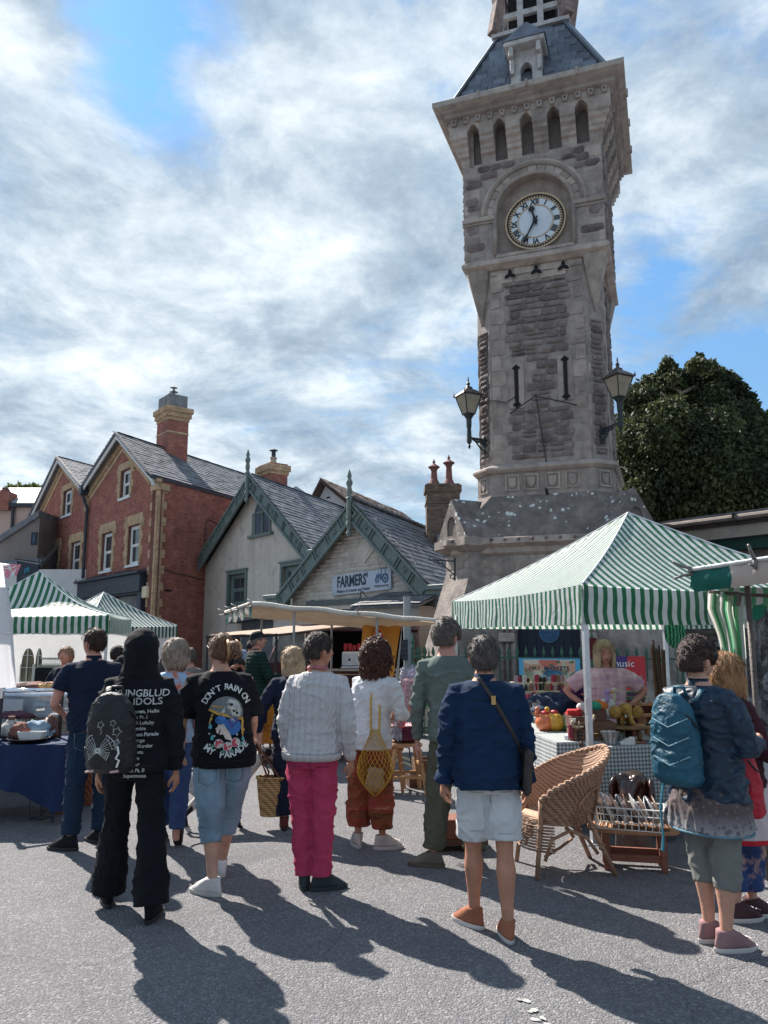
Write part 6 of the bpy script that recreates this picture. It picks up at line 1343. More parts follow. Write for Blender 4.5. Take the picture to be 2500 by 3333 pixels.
for k,(x,sc,cols,lab)in enumerate(((-.12,1.0,(DW,DO,DW),'white knitted duck leftmost in the box'),(.0,1.1,(DG,DO,DP),'knitted duck with green body and pink neck in the box'),(.06,1.25,(DO,DO,DL),'knitted duck with lilac neck and orange body in the box'),(.14,1.3,(DW,CL('wool_cream',(.5,.46,.32)),CL('wool_cream',(.5,.46,.32))),'cream necked knitted duck at the right of the box'))):duck(V((xdk+x,7.36+.03*k,zdk-.03)),sc,cols,lab,U(-.4,.4)+(PI if k==1 else 0))
c=pz(1115,800,7.4);duck(c,1.1,(DW,DO,DW),'white knitted duck sitting alone right of the box',PI)
for k,(x,col,lab,sc)in enumerate(((415,(.60,.16,.06),'orange bird shaped teapot on the gingham table',1),(520,(.62,.33,.03),'yellow bird shaped teapot beside the orange one',1.05),(665,(.06,.15,.05),'green round pot with red lid next to the yellow teapot',.95))):
 c=pz(x,985,7.95);c.z=.765;e=empty('bird_teapot',c,0,lab,'teapot','teapots on the gingham table');m_=M('glaze_%d'%k,col,.25,.2,12,bump=.05,coat=.5)
 mb=MB();mb.lathe([(.05,0),(.085,.03),(.098,.08),(.085,.13),(.05,.16)],(0,0,0),18);mb.v=[V((p.x*sc,p.y*sc,p.z*sc))for p in mb.v];mb.build('body',m_,e,smooth=True)
 mb=MB();mb.ell((0,0,.165*sc),(.045,.04,.03),12,6);mb.build('lid',CL('teal_red',(.50,.04,.05),.4),e,smooth=True)
 if k<2:mb=MB();mb.tube([V((.07,0,.08)),V((.13,0,.10)),V((.17,0,.13))],[.03,.022,.03],8);mb.build('tail',m_,e,smooth=True);mb=MB();mb.tube([V((-.06,0,.11)),V((-.085,0,.17)),V((-.06,0,.2))],[.025,.018,.02],8);mb.ell((-.07,0,.21),(.028,.024,.024),8,6);mb.build('head',m_,e,smooth=True)
c=pz(710,1075,7.2);c.z=.765;e=empty('red_bottle',c,0,'dark red bottle with a white paper tag in front of the crate','bottle');mb=MB();mb.lathe([(.032,0),(.034,.02),(.034,.13),(.02,.17),(.014,.18),(.014,.2)],(0,0,0),14);mb.build('body',M('ruby_glass',(.16,.012,.03),.15,bump=0,coat=.5),e,smooth=True);mb=MB();mb.box((0,-.038,.17),(.05,.004,.06),Matrix.Rotation(.3,3,'X'));mb.build('tag',WHITEP,e)
mb=MB();c=pz(655,1060,7.25);c.z=.765;mb.lathe([(.025,0),(.026,.04),(.0,.06)],c,4);single(mb,'tiny_house',WHITEP,'tiny white ornamental house left of the red bottle','ornament')
mb=MB();c=pz(803,1100,7.0);mb.lathe([(.018,0),(.02,.035),(.002,.055)],c,4);single(mb,'tiny_house',WOODS['dark'],'tiny dark ornamental house at the foot of the tent pole','ornament')
c=pz(590,860,8.3);rumpled('navy_clothes',V((c.x,c.y,.90)),(.28,.2,.12),CL('navy_wool',(.010,.022,.06)),'heap of navy blue clothes behind the bird teapots','clothes',41,.5);c=pz(560,760,8.5);rumpled('navy_clothes',V((c.x,c.y,.99)),(.32,.16,.07),MATS['navy_wool'],'flat navy garment laid on top of the clothes heap','clothes',42,.6)
c=pz(770,700,8.4);rumpled('purple_scarf',V((c.x,c.y,1.03)),(.16,.14,.10),CL('purple_wool',(.10,.03,.16)),'purple scarf piled beside the tent pole','scarf',43,.6)
rk=empty('tiered_rack',pz(520,760,9.0)*V((1,1,0))+V((0,0,.76)),R(8),'tiered white rack crowded with small jars and boxes before the poster','display rack')
jr=random.Random(4);JC=[CL('jar_%d'%k,c,.35)for k,c in enumerate(((.62,.60,.58),(.45,.03,.08),(.10,.02,.03),(.60,.50,.42),(.03,.03,.035),(.30,.16,.10),(.45,.30,.34)))]
jm=MB();jm.lathe([(.5,0),(.5,.7),(.3,.8),(.3,1)],(0,0,0),8);JMS=[];bxm=MB();bxm.box((0,0,.5),(1,1,1))
for m_ in JC:
 for src in(jm,bxm):me=src.mesh('jar');me.materials.append(m_);JMS.append(me)
for tr in range(5):
 y=-.45+.22*tr;z=.06+.085*tr;mb=MB();mb.bb(-.36,.42,y-.1,y+.1,z-.015,z);mb.build('shelf',M('rack_cream',(.60,.52,.40),.6,.05),rk)
 mb=MB();mb.bb(-.36,.42,y+.085,y+.1,z-.09,z-.016);mb.build('riser',MATS['rack_cream'],rk)
 for i in range(15):
  for jj in range(2):
   if jr.random()<.12:continue
   s_=jr.uniform(.032,.05);piece('jar',jr.choice(JMS),rk,(-.33+.051*i+jr.uniform(-.006,.006),y-.045+.09*jj,z),(0,0,jr.uniform(-.3,.3)),(s_,s_,jr.uniform(.05,.085)))
GOLDM=M('gold_leaf',(.42,.25,.07),.35,.35,18,bump=.5,metal=.75);DKG=M('aged_brass_wood',(.20,.12,.055),.55,.35,12,bump=.5,metal=.3)
c=pz(1310,1110,7.35);c.z=.745;st2=empty('carved_stool',c,0,'small carved round stool on the gingham table carrying the gold elephant','stool')
mb=MB();mb.lathe([(.10,.10),(.17,.11),(.185,.12),(.18,.138),(.05,.14)],(0,0,0),24);mb.build('seat',DKG,st2,smooth=True,sharp=40)
for k in range(4):a=PI/4+k*PI/2;mb=MB();mb.tube([V((.10*math.cos(a),.10*math.sin(a),.11)),V((.12*math.cos(a),.12*math.sin(a),.05)),V((.12*math.cos(a),.12*math.sin(a),0))],[.022,.026,.018],8);mb.build('leg',DKG,st2,smooth=True)
e=empty('elephant_figure',c+V((0,0,.14)),0,'shiny gold elephant head figure with spread ears on the carved stool','ornament')
bd=MB();bd.ell((0,.06,.13),(.09,.10,.10),14,10);bd.ell((0,-.02,.16),(.062,.065,.075),12,8);bd.tube([V((0,-.07,.15)),V((.01,-.11,.10)),V((.02,-.12,.05)),V((.05,-.13,.015))],[.035,.026,.02,.016],10)
for x,y in((-.05,.02),(.05,.02),(-.05,.12),(.05,.12)):bd.tube([V((x,y,.1)),V((x,y,0))],[.032,.028],8)
e.scale=(.85,)*3;link('body',remesh(bd,.008,3),GOLDM,e)
for s_ in(-1,1):mb=MB();mb.ell((s_*.125,-.01,.135),(.075,.018,.07),14,8,Matrix.Rotation(s_*.35,3,'Z'));mb.build('ear',GOLDM,e,smooth=True);mb=MB();mb.tube([V((s_*.03,-.07,.11)),V((s_*.04,-.11,.09)),V((s_*.035,-.14,.1))],[.008,.007,.002],6);mb.build('tusk',WHITEP,e)
TIN=M('tin',(.50,.50,.50),.3,.2,15,bump=.15,metal=.85)
for k,(x,y,r_,h_,fl,lab)in enumerate(((1120,1145,.072,.11,.10,'fluted tin jelly mould standing on the gingham table'),(1225,1100,.05,.085,.05,'small plain tin mould right of the fluted one'))):
 c=pz(x,y,7.12+.15*k);c.z=.745;mb=MB();n=36;mb.rings([[c+V((r*(1+fl*math.cos(12*2*PI*j/n))*math.cos(2*PI*j/n),r*(1+fl*math.cos(12*2*PI*j/n))*math.sin(2*PI*j/n),z))for j in range(n)]for r,z in((r_*.66,0),(r_*.78,h_*.5),(r_,h_*.85),(r_*1.12,h_),(r_*.95,h_),(r_*.6,.01))]);single(mb,'jelly_mould',TIN,lab,'mould',True,sharp=60)
for k in range(4):
 c=pz(1250+35*k,1130,7.1);c.z=.742;mb=MB();mb.box(c+V((0,0,.015+.006*k)),(.05,.045,.03+.012*k),Matrix.Rotation(.3*k,3,'Z'));single(mb,'white_block',WHITEP,'small white printing block on the gingham table, %s'%('nearest the jelly moulds','second from the jelly moulds','third from the jelly moulds','farthest from the jelly moulds')[k],'block',group='white blocks by the moulds',bevel=.003)
for k,(x,y,col)in enumerate(((1500,1090,(.35,.12,.10)),(1540,1100,(.10,.22,.20)),(1590,1075,(.05,.25,.15)),(1570,1120,(.16,.24,.34)),(1400,1100,(.28,.17,.10)))):
 c=pz(x,y,7.2);c.z=.743;mb=MB();mb.box(c+V((0,0,.008)),(.13,.07,.016),Matrix.Rotation(U(-.7,.7),3,'Z'));single(mb,'small_book',CL('trinket_%d'%k,col,.5),('brick red','dark teal','green','grey blue','tan')[k]+' small flat booklet at the right end of the gingham table','booklet',bevel=.003)
sh_=empty('stepped_shelf',V((3.0,7.75,.735)),R(10),'stepped pine shelf of wooden letters and bottles behind the gold elephant','shelf')
for k,(z,y)in enumerate(((.11,0),(.20,.18),(.29,.36))):
 mb=MB();mb.bb(-.45,.55,y-.09,y+.09,z-.02,z);mb.build('shelf',WOODS['pine'],sh_);mb=MB();mb.bb(-.45,.55,y+.07,y+.085,z-.09,z-.021);mb.build('riser',WOODS['red'],sh_)
 for x in(-.43,.05,.5):mb=MB();mb.bb(x,x+.025,y-.07,y+.07,0 if k==0 else z-.10,z-.021);mb.build('leg',WOODS['pine'],sh_)
for k,(ch_,x,kx,col,lab)in enumerate((('A',-.36,2,(.58,.56,.50),'cream wooden letter A leftmost on the top step'),('A',-.24,2,(.55,.53,.50),'white wooden letter A second on the top step'),('A',-.1,2,(.25,.42,.36),'pale green wooden letter A on the top step'),('A',.22,0,(.10,.28,.42),'blue wooden letter A on the lowest step'),('A',.38,0,(.58,.56,.50),'white wooden letter A on the lowest step'))):
 z,y=((.11,0),(.20,.18),(.29,.36))[kx];t_=textmb(ch_,.115,.010,bold=.003);m_=sh_.matrix_basis if 0 else Matrix.Translation(sh_.location)@Matrix.Rotation(R(10),4,'Z');zz=min(p.y for p in t_.v);t_.v=[m_@V((x+p.x,y-p.z,z+p.y-zz))for p in t_.v];single(t_,'wooden_letter',CL('letter_%d'%k,col,.6),lab,'letter',group='wooden letters on the shelf')
for k,(x,kx,col,lab,hh)in enumerate(((.02,1,(.03,.20,.06),'green glass bottle on the middle step',.16),(.16,1,(.12,.02,.04),'burgundy glass bottle beside the green one',.17),(.25,2,(.05,.22,.38),'blue bottle shaped ornament on the top step',.15),(.0,2,(.40,.15,.07),'tall terracotta vase on the top step',.17))):
 z,y=((.11,0),(.20,.18),(.29,.36))[kx];m_=Matrix.Translation(sh_.location)@Matrix.Rotation(R(10),4,'Z');mb=MB();mb.lathe([(.022,0),(.027,.015),(.027,hh*.5),(.014,hh*.75),(.013,hh*.95),(.017,hh)],m_@V((x,y,z)),14);single(mb,'glass_bottle',M('bottle_%d'%k,col,.15,.1,bump=0,coat=.6),lab,'bottle',True)
bs_=pz(1560,920,7.3);e=empty('small_bench',V((bs_.x,7.35,.735)),R(6),'miniature red wood bench on the gingham table holding scissors','bench');mb=MB();mb.bb(-.22,.35,-.1,.1,.13,.15);mb.build('seat',WOODS['pine'],e)
for x in(-.2,.31):mb=MB();mb.bb(x,x+.03,-.09,.09,0,.13);mb.build('leg',WOODS['red'],e)
mb=MB();mb.tube([V((bs_.x-.05,7.3,.896)),V((bs_.x+.06,7.33,.896)),V((bs_.x+.13,7.3,.896))],.01,6);single(mb,'scissors',DARKIRON,'black handled scissors on the miniature bench','scissors')
for k in range(5):
 mb=MB();c=pz(1390,560+0*k,8.3);c.z=1.02+.022*k;mb.box(c+V((0,0,.01)),(.2,.14,.018),Matrix.Rotation(U(-.2,.2),3,'Z'));single(mb,'stacked_book',CL('bookstack_%d'%k,((.4,.1,.1),(.15,.3,.3),(.5,.45,.4),(.2,.1,.25),(.1,.2,.12))[k]),('red','teal','cream','purple','dark green')[k]+' book in the pile behind the letters','book',bevel=.002)
mb=MB();c=pz(1390,560,8.3);mb.bb(c.x-.15,c.x+.15,8.2,8.42,.76,1.018);single(mb,'pedestal_box',WOODS['red'],'reddish wooden pedestal under the book pile','box',bevel=.004)
def hang(x,y0,y1,Y,w,mat,label,seed,name='hanging_garment'):
 t_,b_=pz(x,y0,Y),pz(x,y1,Y);mb=MB();n=16;rs=[]
 for i in range(11):
  k=i/10;z=t_.z+(b_.z-t_.z)*k;ww=w*(.35+.65*min(1,k*3))*(1-.25*k);rs.append([V((t_.x+ww*math.cos(2*PI*j/n)*(1+.25*math.sin(j*2.5+seed+k*3)),Y+.04*math.sin(2*PI*j/n)*(1+.4*math.sin(j*3.7+seed)),z))for j in range(n)])
 mb.rings(rs);return single(mb,name,mat,label,'garment',True)
hang(915,-80,150,9.3,.10,CL('plum_red_cloth',(.16,.025,.04)),'dark red bag like garment hanging under the gazebo roof',1);hang(870,-60,110,9.4,.04,CL('charcoal_cloth',(.02,.02,.025)),'black scarf hanging beside the dark red garment',5)
c=at(2198,2062,8.2);wmc=empty('watermelon_cushion',c,0,'round green watermelon striped cushion hung from the gazebo edge','cushion')
def melon(t,o,u):
 w=t.new('ShaderNodeTexWave',wave_type='BANDS',bands_direction='X');w.inputs['Scale'].default_value=9;w.inputs['Distortion'].default_value=3.5;w.inputs['Detail'].default_value=3;w.inputs['Detail Scale'].default_value=2.5;t.link(o,w.inputs['Vector'])
 return(t.ramp(w.outputs['Fac'],[(.4,(.01,.10,.05)),(.6,(.10,.42,.24))]),)
mb=MB();mb.ell((0,0,0),(.115,.05,.155),20,12);mb.build('cushion',custom('melon',melon,.8),wmc,smooth=True)
mb=MB();mb.tube([V((-.2,0,.14)),V((-.08,0,.18)),V((0,0,.21)),V((.08,0,.18)),V((.2,0,.14))],.012,6);mb.tube([V((0,0,.21)),V((0,0,.27)),V((.03,0,.29))],.004,5);mb.build('hanger',WOODS['oak'],wmc)
rd_=empty('rod_bundle',at(2155,2265,8.9)*V((1,1,0)),0,'upright bundle of brown wooden rods behind the stall goods','rods')
for k in range(9):mb=MB();x=-.09+.02*k;mb.tube([V((x*.6,0,.7)),V((x,.02*(k%3),1.62+U(-.1,.05)))],.011,6);mb.build('rod',WOODS['dark']if k%2 else WOODS['crate'],rd_)
mb=MB();mb.lathe([(.09,0),(.11,.7),(.10,.74)],(0,0,0),12);mb.build('holder',WOODS['dark'],rd_)
for k,(x0,y0,x1,y1,m_,lab)in enumerate(((1365,905,1530,1065,'greyblue','grey cardboard box stacked under the gingham table'),(1365,1065,1525,1165,'brown','brown cardboard box below the grey one under the table'))):
 a,b=at(1650+x0/2.765,2300+y1/2.765,6.75),at(1650+x1/2.765,2300+y0/2.765,6.75);e=empty('cardboard_box',((a.x+b.x)/2,6.95,max(0,a.z)),0,lab,'box');mb=MB();mb.box((0,0,(b.z-max(0,a.z))/2),(b.x-a.x,.35,b.z-max(0,a.z)));mb.build('carton',CL('card_'+m_,((.20,.22,.26)if k==0 else(.32,.14,.05))),e,bevel=.004);mb=MB();mb.box((0,-.178,(b.z-max(0,a.z))*.7),((b.x-a.x)*.5,.002,.03));mb.build('printed_panel',CL('card_print',(.10,.10,.12)),e)
def quadbox(P,th,name,mat,parent,n=10,sag=0,m=10):
 """cloth between four corners (front-left, front-right, back-right, back-left)"""
 mb=MB()
 for dz in(0,-th):
  o=len(mb.v)
  for i in range(n+1):
   for j in range(m+1):
    s_,t_=i/n,j/m;q=P[0].lerp(P[1],s_).lerp(P[3].lerp(P[2],s_),t_);mb.v.append(q+V((0,0,dz-sag*math.sin(PI*((s_*3)%1))*.5-sag*math.sin(PI*t_)+.012*math.sin(s_*17+t_*6))))
  for i in range(n):
   for j in range(m):a=o+i*(m+1)+j;f_=(a,a+m+1,a+m+2,a+1);mb.f.append(f_ if dz==0 else f_[::-1])
 return mb.build(name,mat,parent,smooth=True)
BEIGE=M('beige_canvas',(.52,.44,.35),.8,.12,3,bump=.3,bscale=8,trans=.35,tint=((.30,.22,.17),3,.6))
cs=empty('canopy_stall',(-.9,12.2,0),0,'market stall with sagging beige canvas canopy on thin poles in the centre','stall');rel=lambda p:p-cs.location
C4=[rel(at(822,1966,11.3)),rel(at(1432,2022,11.5)),rel(at(1190,2040,13.6)),rel(at(735,1996,13.2))]
quadbox(C4,.02,'canopy',BEIGE,cs,24,.03)
pts=[C4[0].lerp(C4[1],k/20)+V((0,0,.012*math.sin(k*1.1)))for k in range(21)];mb=MB();mb.tube(pts,[.05 if k<18 else.035 for k in range(21)],10,flat=.8);mb.build('canvas_roll',M('pale_canvas',(.58,.54,.48),.8,.15,5,bump=.3),cs,smooth=True)
mb=MB();mb.tube([C4[3].lerp(C4[0],k/8)+V((0,0,.02))for k in range(9)],.03,8);mb.build('canvas_edge',MATS['pale_canvas'],cs,smooth=True)
for x,Y,yt in((958,11.4,1992),(1227,11.5,2010),(852,13.1,2003),(1080,13.3,2020)):p=rel(at(x,yt,Y));mb=MB();mb.tube([p,V((p.x,p.y,0))],.019,8);mb.build('pole',GALV,cs)
CLAMP=M('clamp_grey',(.20,.19,.18),.5,metal=.4)
def clampm(parent,p,d,s=1.0,rz=0):
 mb=MB();d=V(d).normalized();up=V((0,0,1));a=p+d*.02
 for sg in(1,-1):mb.tube([p-d*.06*s+up*.012*sg*s,p+d*.02*s+up*.022*sg*s,p+d*.07*s+up*.03*sg*s,p+d*.13*s+up*.055*sg*s],[.008*s,.012*s,.010*s,.007*s],6)
 mb.tube([p+d*.02*s-up*.03*s,p+d*.02*s+up*.03*s],.012*s,8);return mb.build('clamp',CLAMP,parent,smooth=True)
for k,p in enumerate((C4[3],C4[3].lerp(C4[0],.3),C4[3].lerp(C4[0],.55),C4[0].lerp(C4[1],.02),C4[0].lerp(C4[1],.55),C4[1])):clampm(cs,p,(-1,.1,.1)if k<4 else(.3,-.5,.3)if k==4 else(1,0,0),1.1)
ss_=stripemat('striped_scrap',.14,(.02,.14,.11),(.55,.52,.47));mb=MB();uvl=[]
for i in range(13):
 for j in range(4):q=C4[3].lerp(C4[0],.05+.9*i/12)+V((-.02*math.sin(i*2),-.01*j,-.02-.065*j*(.7+.3*math.sin(i*1.7))));mb.v.append(q);uvl.append((i*.05,j))
for i in range(12):
 for j in range(3):a=i*4+j;mb.f.append((a,a+4,a+5,a+1))
me=mb.mesh('striped_flap',True);o=link('striped_flap',me,ss_,cs);lay=me.uv_layers.new(name='UVMap')
for lp in me.loops:lay.data[lp.index].uv=uvl[lp.vertex_index]
ORG=M('orange_cloth',(.60,.24,.035),.8,.12,3,bump=.3,bscale=6,bdist=.04,trans=.15);OINK=CL('orange_ink',(.20,.06,.02))
fb=Frame((-1.78,11.05,0),-4)
bt3,bgf=cloth_table('beer_table','beer table with an orange printed cloth under the beige canopy','table',fb,0,1.5,-.65,0,.75,.52,ORG,.03,15)
WH2=M('white_top',(.60,.58,.54),.6,.08,6);mb=MB();bgf.box(mb,-.76,.76,.757,.768,-.35,.34);mb.build('top_sheet',WH2,bt3)
for t_,z,s_ in(('LUCKY SEVEN',.44,.13),('BEER CO',.33,.075)):text_on('lettering',t_,bt3,OINK,bgf.pt(-.40,z,.39),bgf.X,bgf.Z,s_,sx=.8)
mb=MB();disc(mb,bgf,-.38,.60,.05,.065,.388,16);mb.build('round_emblem',OINK,bt3)
text_on('lettering','7',bt3,OINK,bgf.pt(-.38,.60,.39),bgf.X,bgf.Z,.10)
CANM=[CL('can_'+n,c,.35)for n,c in(('red',(.34,.05,.04)),('dark',(.05,.04,.05)),('cream',(.50,.38,.28)))]
cm=MB();cm.lathe([(.026,0),(.033,.006),(.033,.105),(.026,.118),(.02,.116)],(0,0,0),12)
c0=at(896,2290,11.2);k=0
for row in range(3):
 for i in range(4-(row==2)):
  for j in range(2):
   mb=MB();mb.v=list(cm.v);mb.f=list(cm.f);q=V((c0 .x+.07*i+.02*(row==2),11.2+.07*j,.769+.119*row))
   o=mb.build('beer_can',CANM[1 if(i+row)%3 else 0],None,True,loc=q,sharp=50);tag(o,'%s beer can, %s row %s file, %s from left on the beer table'%(('red','dark')[(i+row)%3==0],('bottom','middle','top')[row],('front','back')[j],('first','second','third','fourth')[i]),'can','stacked beer cans')
   b_=MB();b_.lathe([(.0336,.03),(.0336,.08)],(0,0,0),12,cap=False);b_.build('label',CANM[0 if(i+row)%3 else 2],o,True)
for k in range(6):
 mb=MB();mb.v=list(cm.v);mb.f=list(cm.f);q=at(875+9*k,2300,11.1);o=mb.build('beer_can',CANM[(2,0,1)[k%3]],None,True,loc=(q.x-(.14 if k<3 else-.14),11.05+.07*(k%2),.769),sharp=50);tag(o,('cream','red','dark')[k%3]+' beer can standing loose %s of the stacked cans on the orange table'%('left' if k<3 else 'right'),'can','loose beer cans')
bn=empty('beer_banner',at(1240,2205,11.9),0,'orange LUCKY SEVEN BEER CO banner hanging from the beige canopy','banner');rel=lambda p:p-bn.location
Bq=[rel(at(1181,2036,11.9)),rel(at(1304,2038,12.0)),rel(at(1279,2210,11.7)),rel(at(1168,2190,11.7))]
quadbox([Bq[3],Bq[2],Bq[1],Bq[0]],.004,'banner',ORG,bn,10,0,12)
XB=(Bq[1]-Bq[0]).normalized();ZB=(Bq[0]-Bq[3]);ZB=(ZB-XB*ZB.dot(XB)).normalized();NB=XB.cross(ZB);cb=(Bq[0]+Bq[1]+Bq[2]+Bq[3])/4+NB*.022
def bell(cx_,cz_,rx,rz,o,mat,nm):mb=MB();mb.prism([(rx*math.cos(2*PI*k/24),rz*math.sin(2*PI*k/24))for k in range(24)],cb+XB*cx_+ZB*cz_+NB*o,XB,ZB,.003);mb.build(nm,mat,bn)
bell(0,.17,.105,.20,0,OINK,'oval_border');bell(0,.17,.098,.19,.002,ORG,'oval_border');bell(0,.17,.078,.15,.004,CL('banner_red',(.40,.03,.03)),'oval')
text_on('lettering','7',bn,WHITEP,cb+ZB*.17+NB*.006,XB,ZB,.24,bold=.003,sx=.8)
for t_,z,s_ in(('LUCKY SEVEN',-.11,.085),('BEER CO.',-.20,.05)):text_on('lettering',t_,bn,OINK,cb+ZB*z+NB*.006-XB*.0,XB,ZB,s_)
mb=MB();mb.box(cb-ZB*.28+NB*.004,(.28,.004,.05));mb.build('printed_bar',OINK,bn)
mb=MB();p0,p1=Bq[1],Bq[2];mb.rings([[p0+V((.02,.02,0)),p0+V((.03,.3,0)),p1+V((.08,.3,-.03)),p1+V((.03,.02,-.03))],[p0+V((.024,.02,0)),p0+V((.034,.3,0)),p1+V((.084,.3,-.03)),p1+V((.034,.02,-.03))]]);mb.build('banner_return',M('pale_canvas2',(.55,.53,.50),.8,trans=.3),bn)
MAR=M('maroon_van_paint',(.055,.012,.016),.3,.1,2,bump=0,coat=.6);vn=empty('coffee_van',(-1.0,16.6,0),0,'dark maroon coffee van with open serving hatch behind the beige canopy','van');vf=Frame((0,0,0),-3)
mb=MB();prof=[(-1.75,.35),(-1.72,1.0),(-1.52,1.12),(-1.25,1.86),(-1.05,1.95),(-.55,1.98),(-.55,.35)]
vf.poly(mb,prof,0,1.7);vf.box(mb,-.55,1.75,.35,1.02,-1.7,0);vf.box(mb,-.55,1.75,1.82,2.0,-1.7,0);vf.box(mb,1.45,1.75,1.02,1.82,-1.7,0);vf.box(mb,-.55,-.42,1.02,1.82,-1.7,0);mb.build('body',MAR,vn,bevel=.03)
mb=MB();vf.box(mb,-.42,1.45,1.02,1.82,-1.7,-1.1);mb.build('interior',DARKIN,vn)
mb=MB();vf.poly(mb,[(-1.42,1.2),(-.70,1.2),(-.70,1.82),(-1.18,1.82)],.012,.02);mb.build('side_window',M('van_glass',(.16,.17,.16),.1,.6,1.5,bump=0,spec=.6),vn)
mb=MB();[mb.beam(vf.pt(*a,.02),vf.pt(*b,.02),.03,.02)for a,b in(((-1.45,1.18),(-.68,1.18)),((-.68,1.18),(-.68,1.84)),((-.68,1.84),(-1.2,1.84)),((-1.2,1.84),(-1.45,1.18)))];mb.beam(vf.pt(-1.7,.92,.02),vf.pt(1.7,.92,.02),.03,.02);mb.build('chrome_trim',MATS['chrome'],vn)
for x in(-1.2,1.2):mb=MB();mb.tube([vf.pt(x,.33,-.2),vf.pt(x,.33,.03)],.33,24);w_=mb.build('wheel',DARKIRON,vn);mb=MB();mb.tube([vf.pt(x,.33,.03),vf.pt(x,.33,.05)],.19,18);mb.build('rim',ALU,w_)
mb=MB();vf.box(mb,-.45,1.5,1.0,1.04,-.05,.25);mb.build('counter',M('pale_counter',(.40,.34,.28),.6),vn)
mb=MB();vf.box(mb,-.64,-.44,1.15,1.72,.01,.03);mn=mb.build('menu_board',DARKIN,vn);text_on('lettering','COLUMBIAN',mn,WHITEP,vf.pt(-.54,1.65,.035),vf.X,vf.Z,.045);text_on('lettering','COFFEE',mn,WHITEP,vf.pt(-.54,1.59,.035),vf.X,vf.Z,.045)
ce=empty('coffee_machine',(-.58,16.72,1.04),0,'steel espresso machine on the van counter with red cups on top','coffee machine');mb=MB();mb.box((0,0,.20),(.62,.35,.3));mb.box((0,-.05,.025),(.66,.42,.05));mb.build('body',ALU,ce,bevel=.02)
for k in range(2):mb=MB();mb.tube([V((-.15+.3*k,-.18,.2)),V((-.15+.3*k,-.3,.18))],.02,8);mb.build('group_handle',DARKIRON,ce)
mb=MB();mb.box((0,-.18,.33),(.58,.012,.05));mb.build('trim_panel',WHITEP,ce)
for k in range(5):
 for j in range(3 if k!=2 else 2):mb=MB();mb.lathe([(.03,0),(.042,.10),(.036,.10)],(0,0,0),12);o=mb.build('paper_cup',CL('cup_red',(.45,.04,.04)),None,True,loc=(-.82+.095*k,16.7,1.392+.035*j));tag(o,'red paper cup, %s of the %s stack from the left on the coffee machine'%(('bottom','second','top')[j],('first','second','third','fourth','fifth')[k]),'cup','red paper cups')
aw=empty('van_awning',(-2.0,14.8,0),0,'low sunlit awning with black edge reaching left from the coffee van','awning');rel=lambda p:p-aw.location
Q=[rel(at(676,2068,13.6)),rel(at(900,2062,13.8)),rel(at(1165,2034,16.2)),rel(at(930,2038,16.2))]
quadbox(Q,.02,'awning_cloth',M('cream_awning',(.66,.52,.42),.7,.05,3,bump=.1,trans=.5),aw,8,.0)
mb=MB();mb.beam(Q[0]-V((.03,0,.03)),Q[1]-V((0,0,.03)),.05);mb.beam(Q[1]-V((0,0,.03)),Q[2]-V((0,0,.03)),.04);mb.build('edge_bar',DARKIRON,aw)
for p in(Q[0],Q[1]):mb=MB();mb.tube([p,V((p.x,p.y,0))],.022,8);mb.build('post',DARKIRON,aw)
pt_=empty('steel_post',at(1327,2300,14)*V((1,1,0)),0,'grey steel post on a square cabinet base with a small black notice','post')
mb=MB();mb.tube([V((0,0,.6)),V((0,0,2.42))],.068,16);mb.build('pole',M('grey_post_paint',(.26,.28,.29),.5,.12,4,bump=.05,tint=((.4,.4,.4),6,.6)),pt_,smooth=True,sharp=40)
mb=MB();mb.lathe([(.13,.52),(.13,.60),(.10,.72),(.072,.82)],(0,0,0),16);mb.build('collar',MATS['grey_post_paint'],pt_,smooth=True,sharp=40);mb=MB();mb.box((.0,0,.26),(.28,.26,.52));mb.build('cabinet',MATS['grey_post_paint'],pt_,bevel=.01)
mb=MB();mb.box((-.055,-.09,1.47),(.12,.015,.36));nb_=mb.build('notice',NAVYP,pt_)
for t_,z in(('Live',1.60),('music',1.50),('at the',1.42),('bar',1.34)):text_on('lettering',t_,nb_,GREYL,V((-.055,-.10,z)),(1,0,0),(0,0,1),.055)
pl_=empty('planter',(.55,14.9,0),0,'cream planter box with orange brown top edge behind the grey post','planter');mb=MB();mb.box((0,0,.27),(.9,.5,.54));mb.build('box',CL('cream_board',(.48,.42,.33)),pl_,bevel=.006);mb=MB();mb.box((0,0,.56),(.96,.56,.04));mb.build('rim',CL('tan_wood',(.36,.17,.09)),pl_)
for x in(-.44,0,.44):mb=MB();mb.box((x,-.26,.27),(.05,.02,.54));mb.build('batten',MATS['tan_wood'],pl_)
bu_=empty('leafy_bush',(.50,14.9,.58),0,'rounded bright green bush growing in the cream planter','bush');crown('foliage',bu_,[(V((x,y,z)),(r_,r_,r_))for x,y,z,r_ in((0,0,.22,.26),(-.2,.05,.12,.18),(.22,0,.2,.2),(.05,-.1,.38,.16),(.3,0,.05,.16))],5200,.06,leafmat('box_foliage',(.03,.07,.012),(.16,.22,.04)),8,.0)
mb=MB();[mb.tube([V((0,0,0)),V((a*.15,b*.1,.3))],.012,5)for a,b in((1,0),(-1,1),(0,-1))];mb.build('stem',BARK,bu_)
gs=empty('market_sign',at(1385,2300,13.4)*V((1,1,0))+V((0,0,1.68-.1147*13.4+.28)),0,'green THURSDAYS & SATURDAYS market sign on the iron gate','sign');gf2=Frame((0,0,0),-8)
a,b=at(1367,2300,13.4),at(1402,2168,13.4);W_=(b.x-a.x)+.02;H_=b.z-a.z;gs.location=V(((a.x+b.x)/2,13.42,a.z))
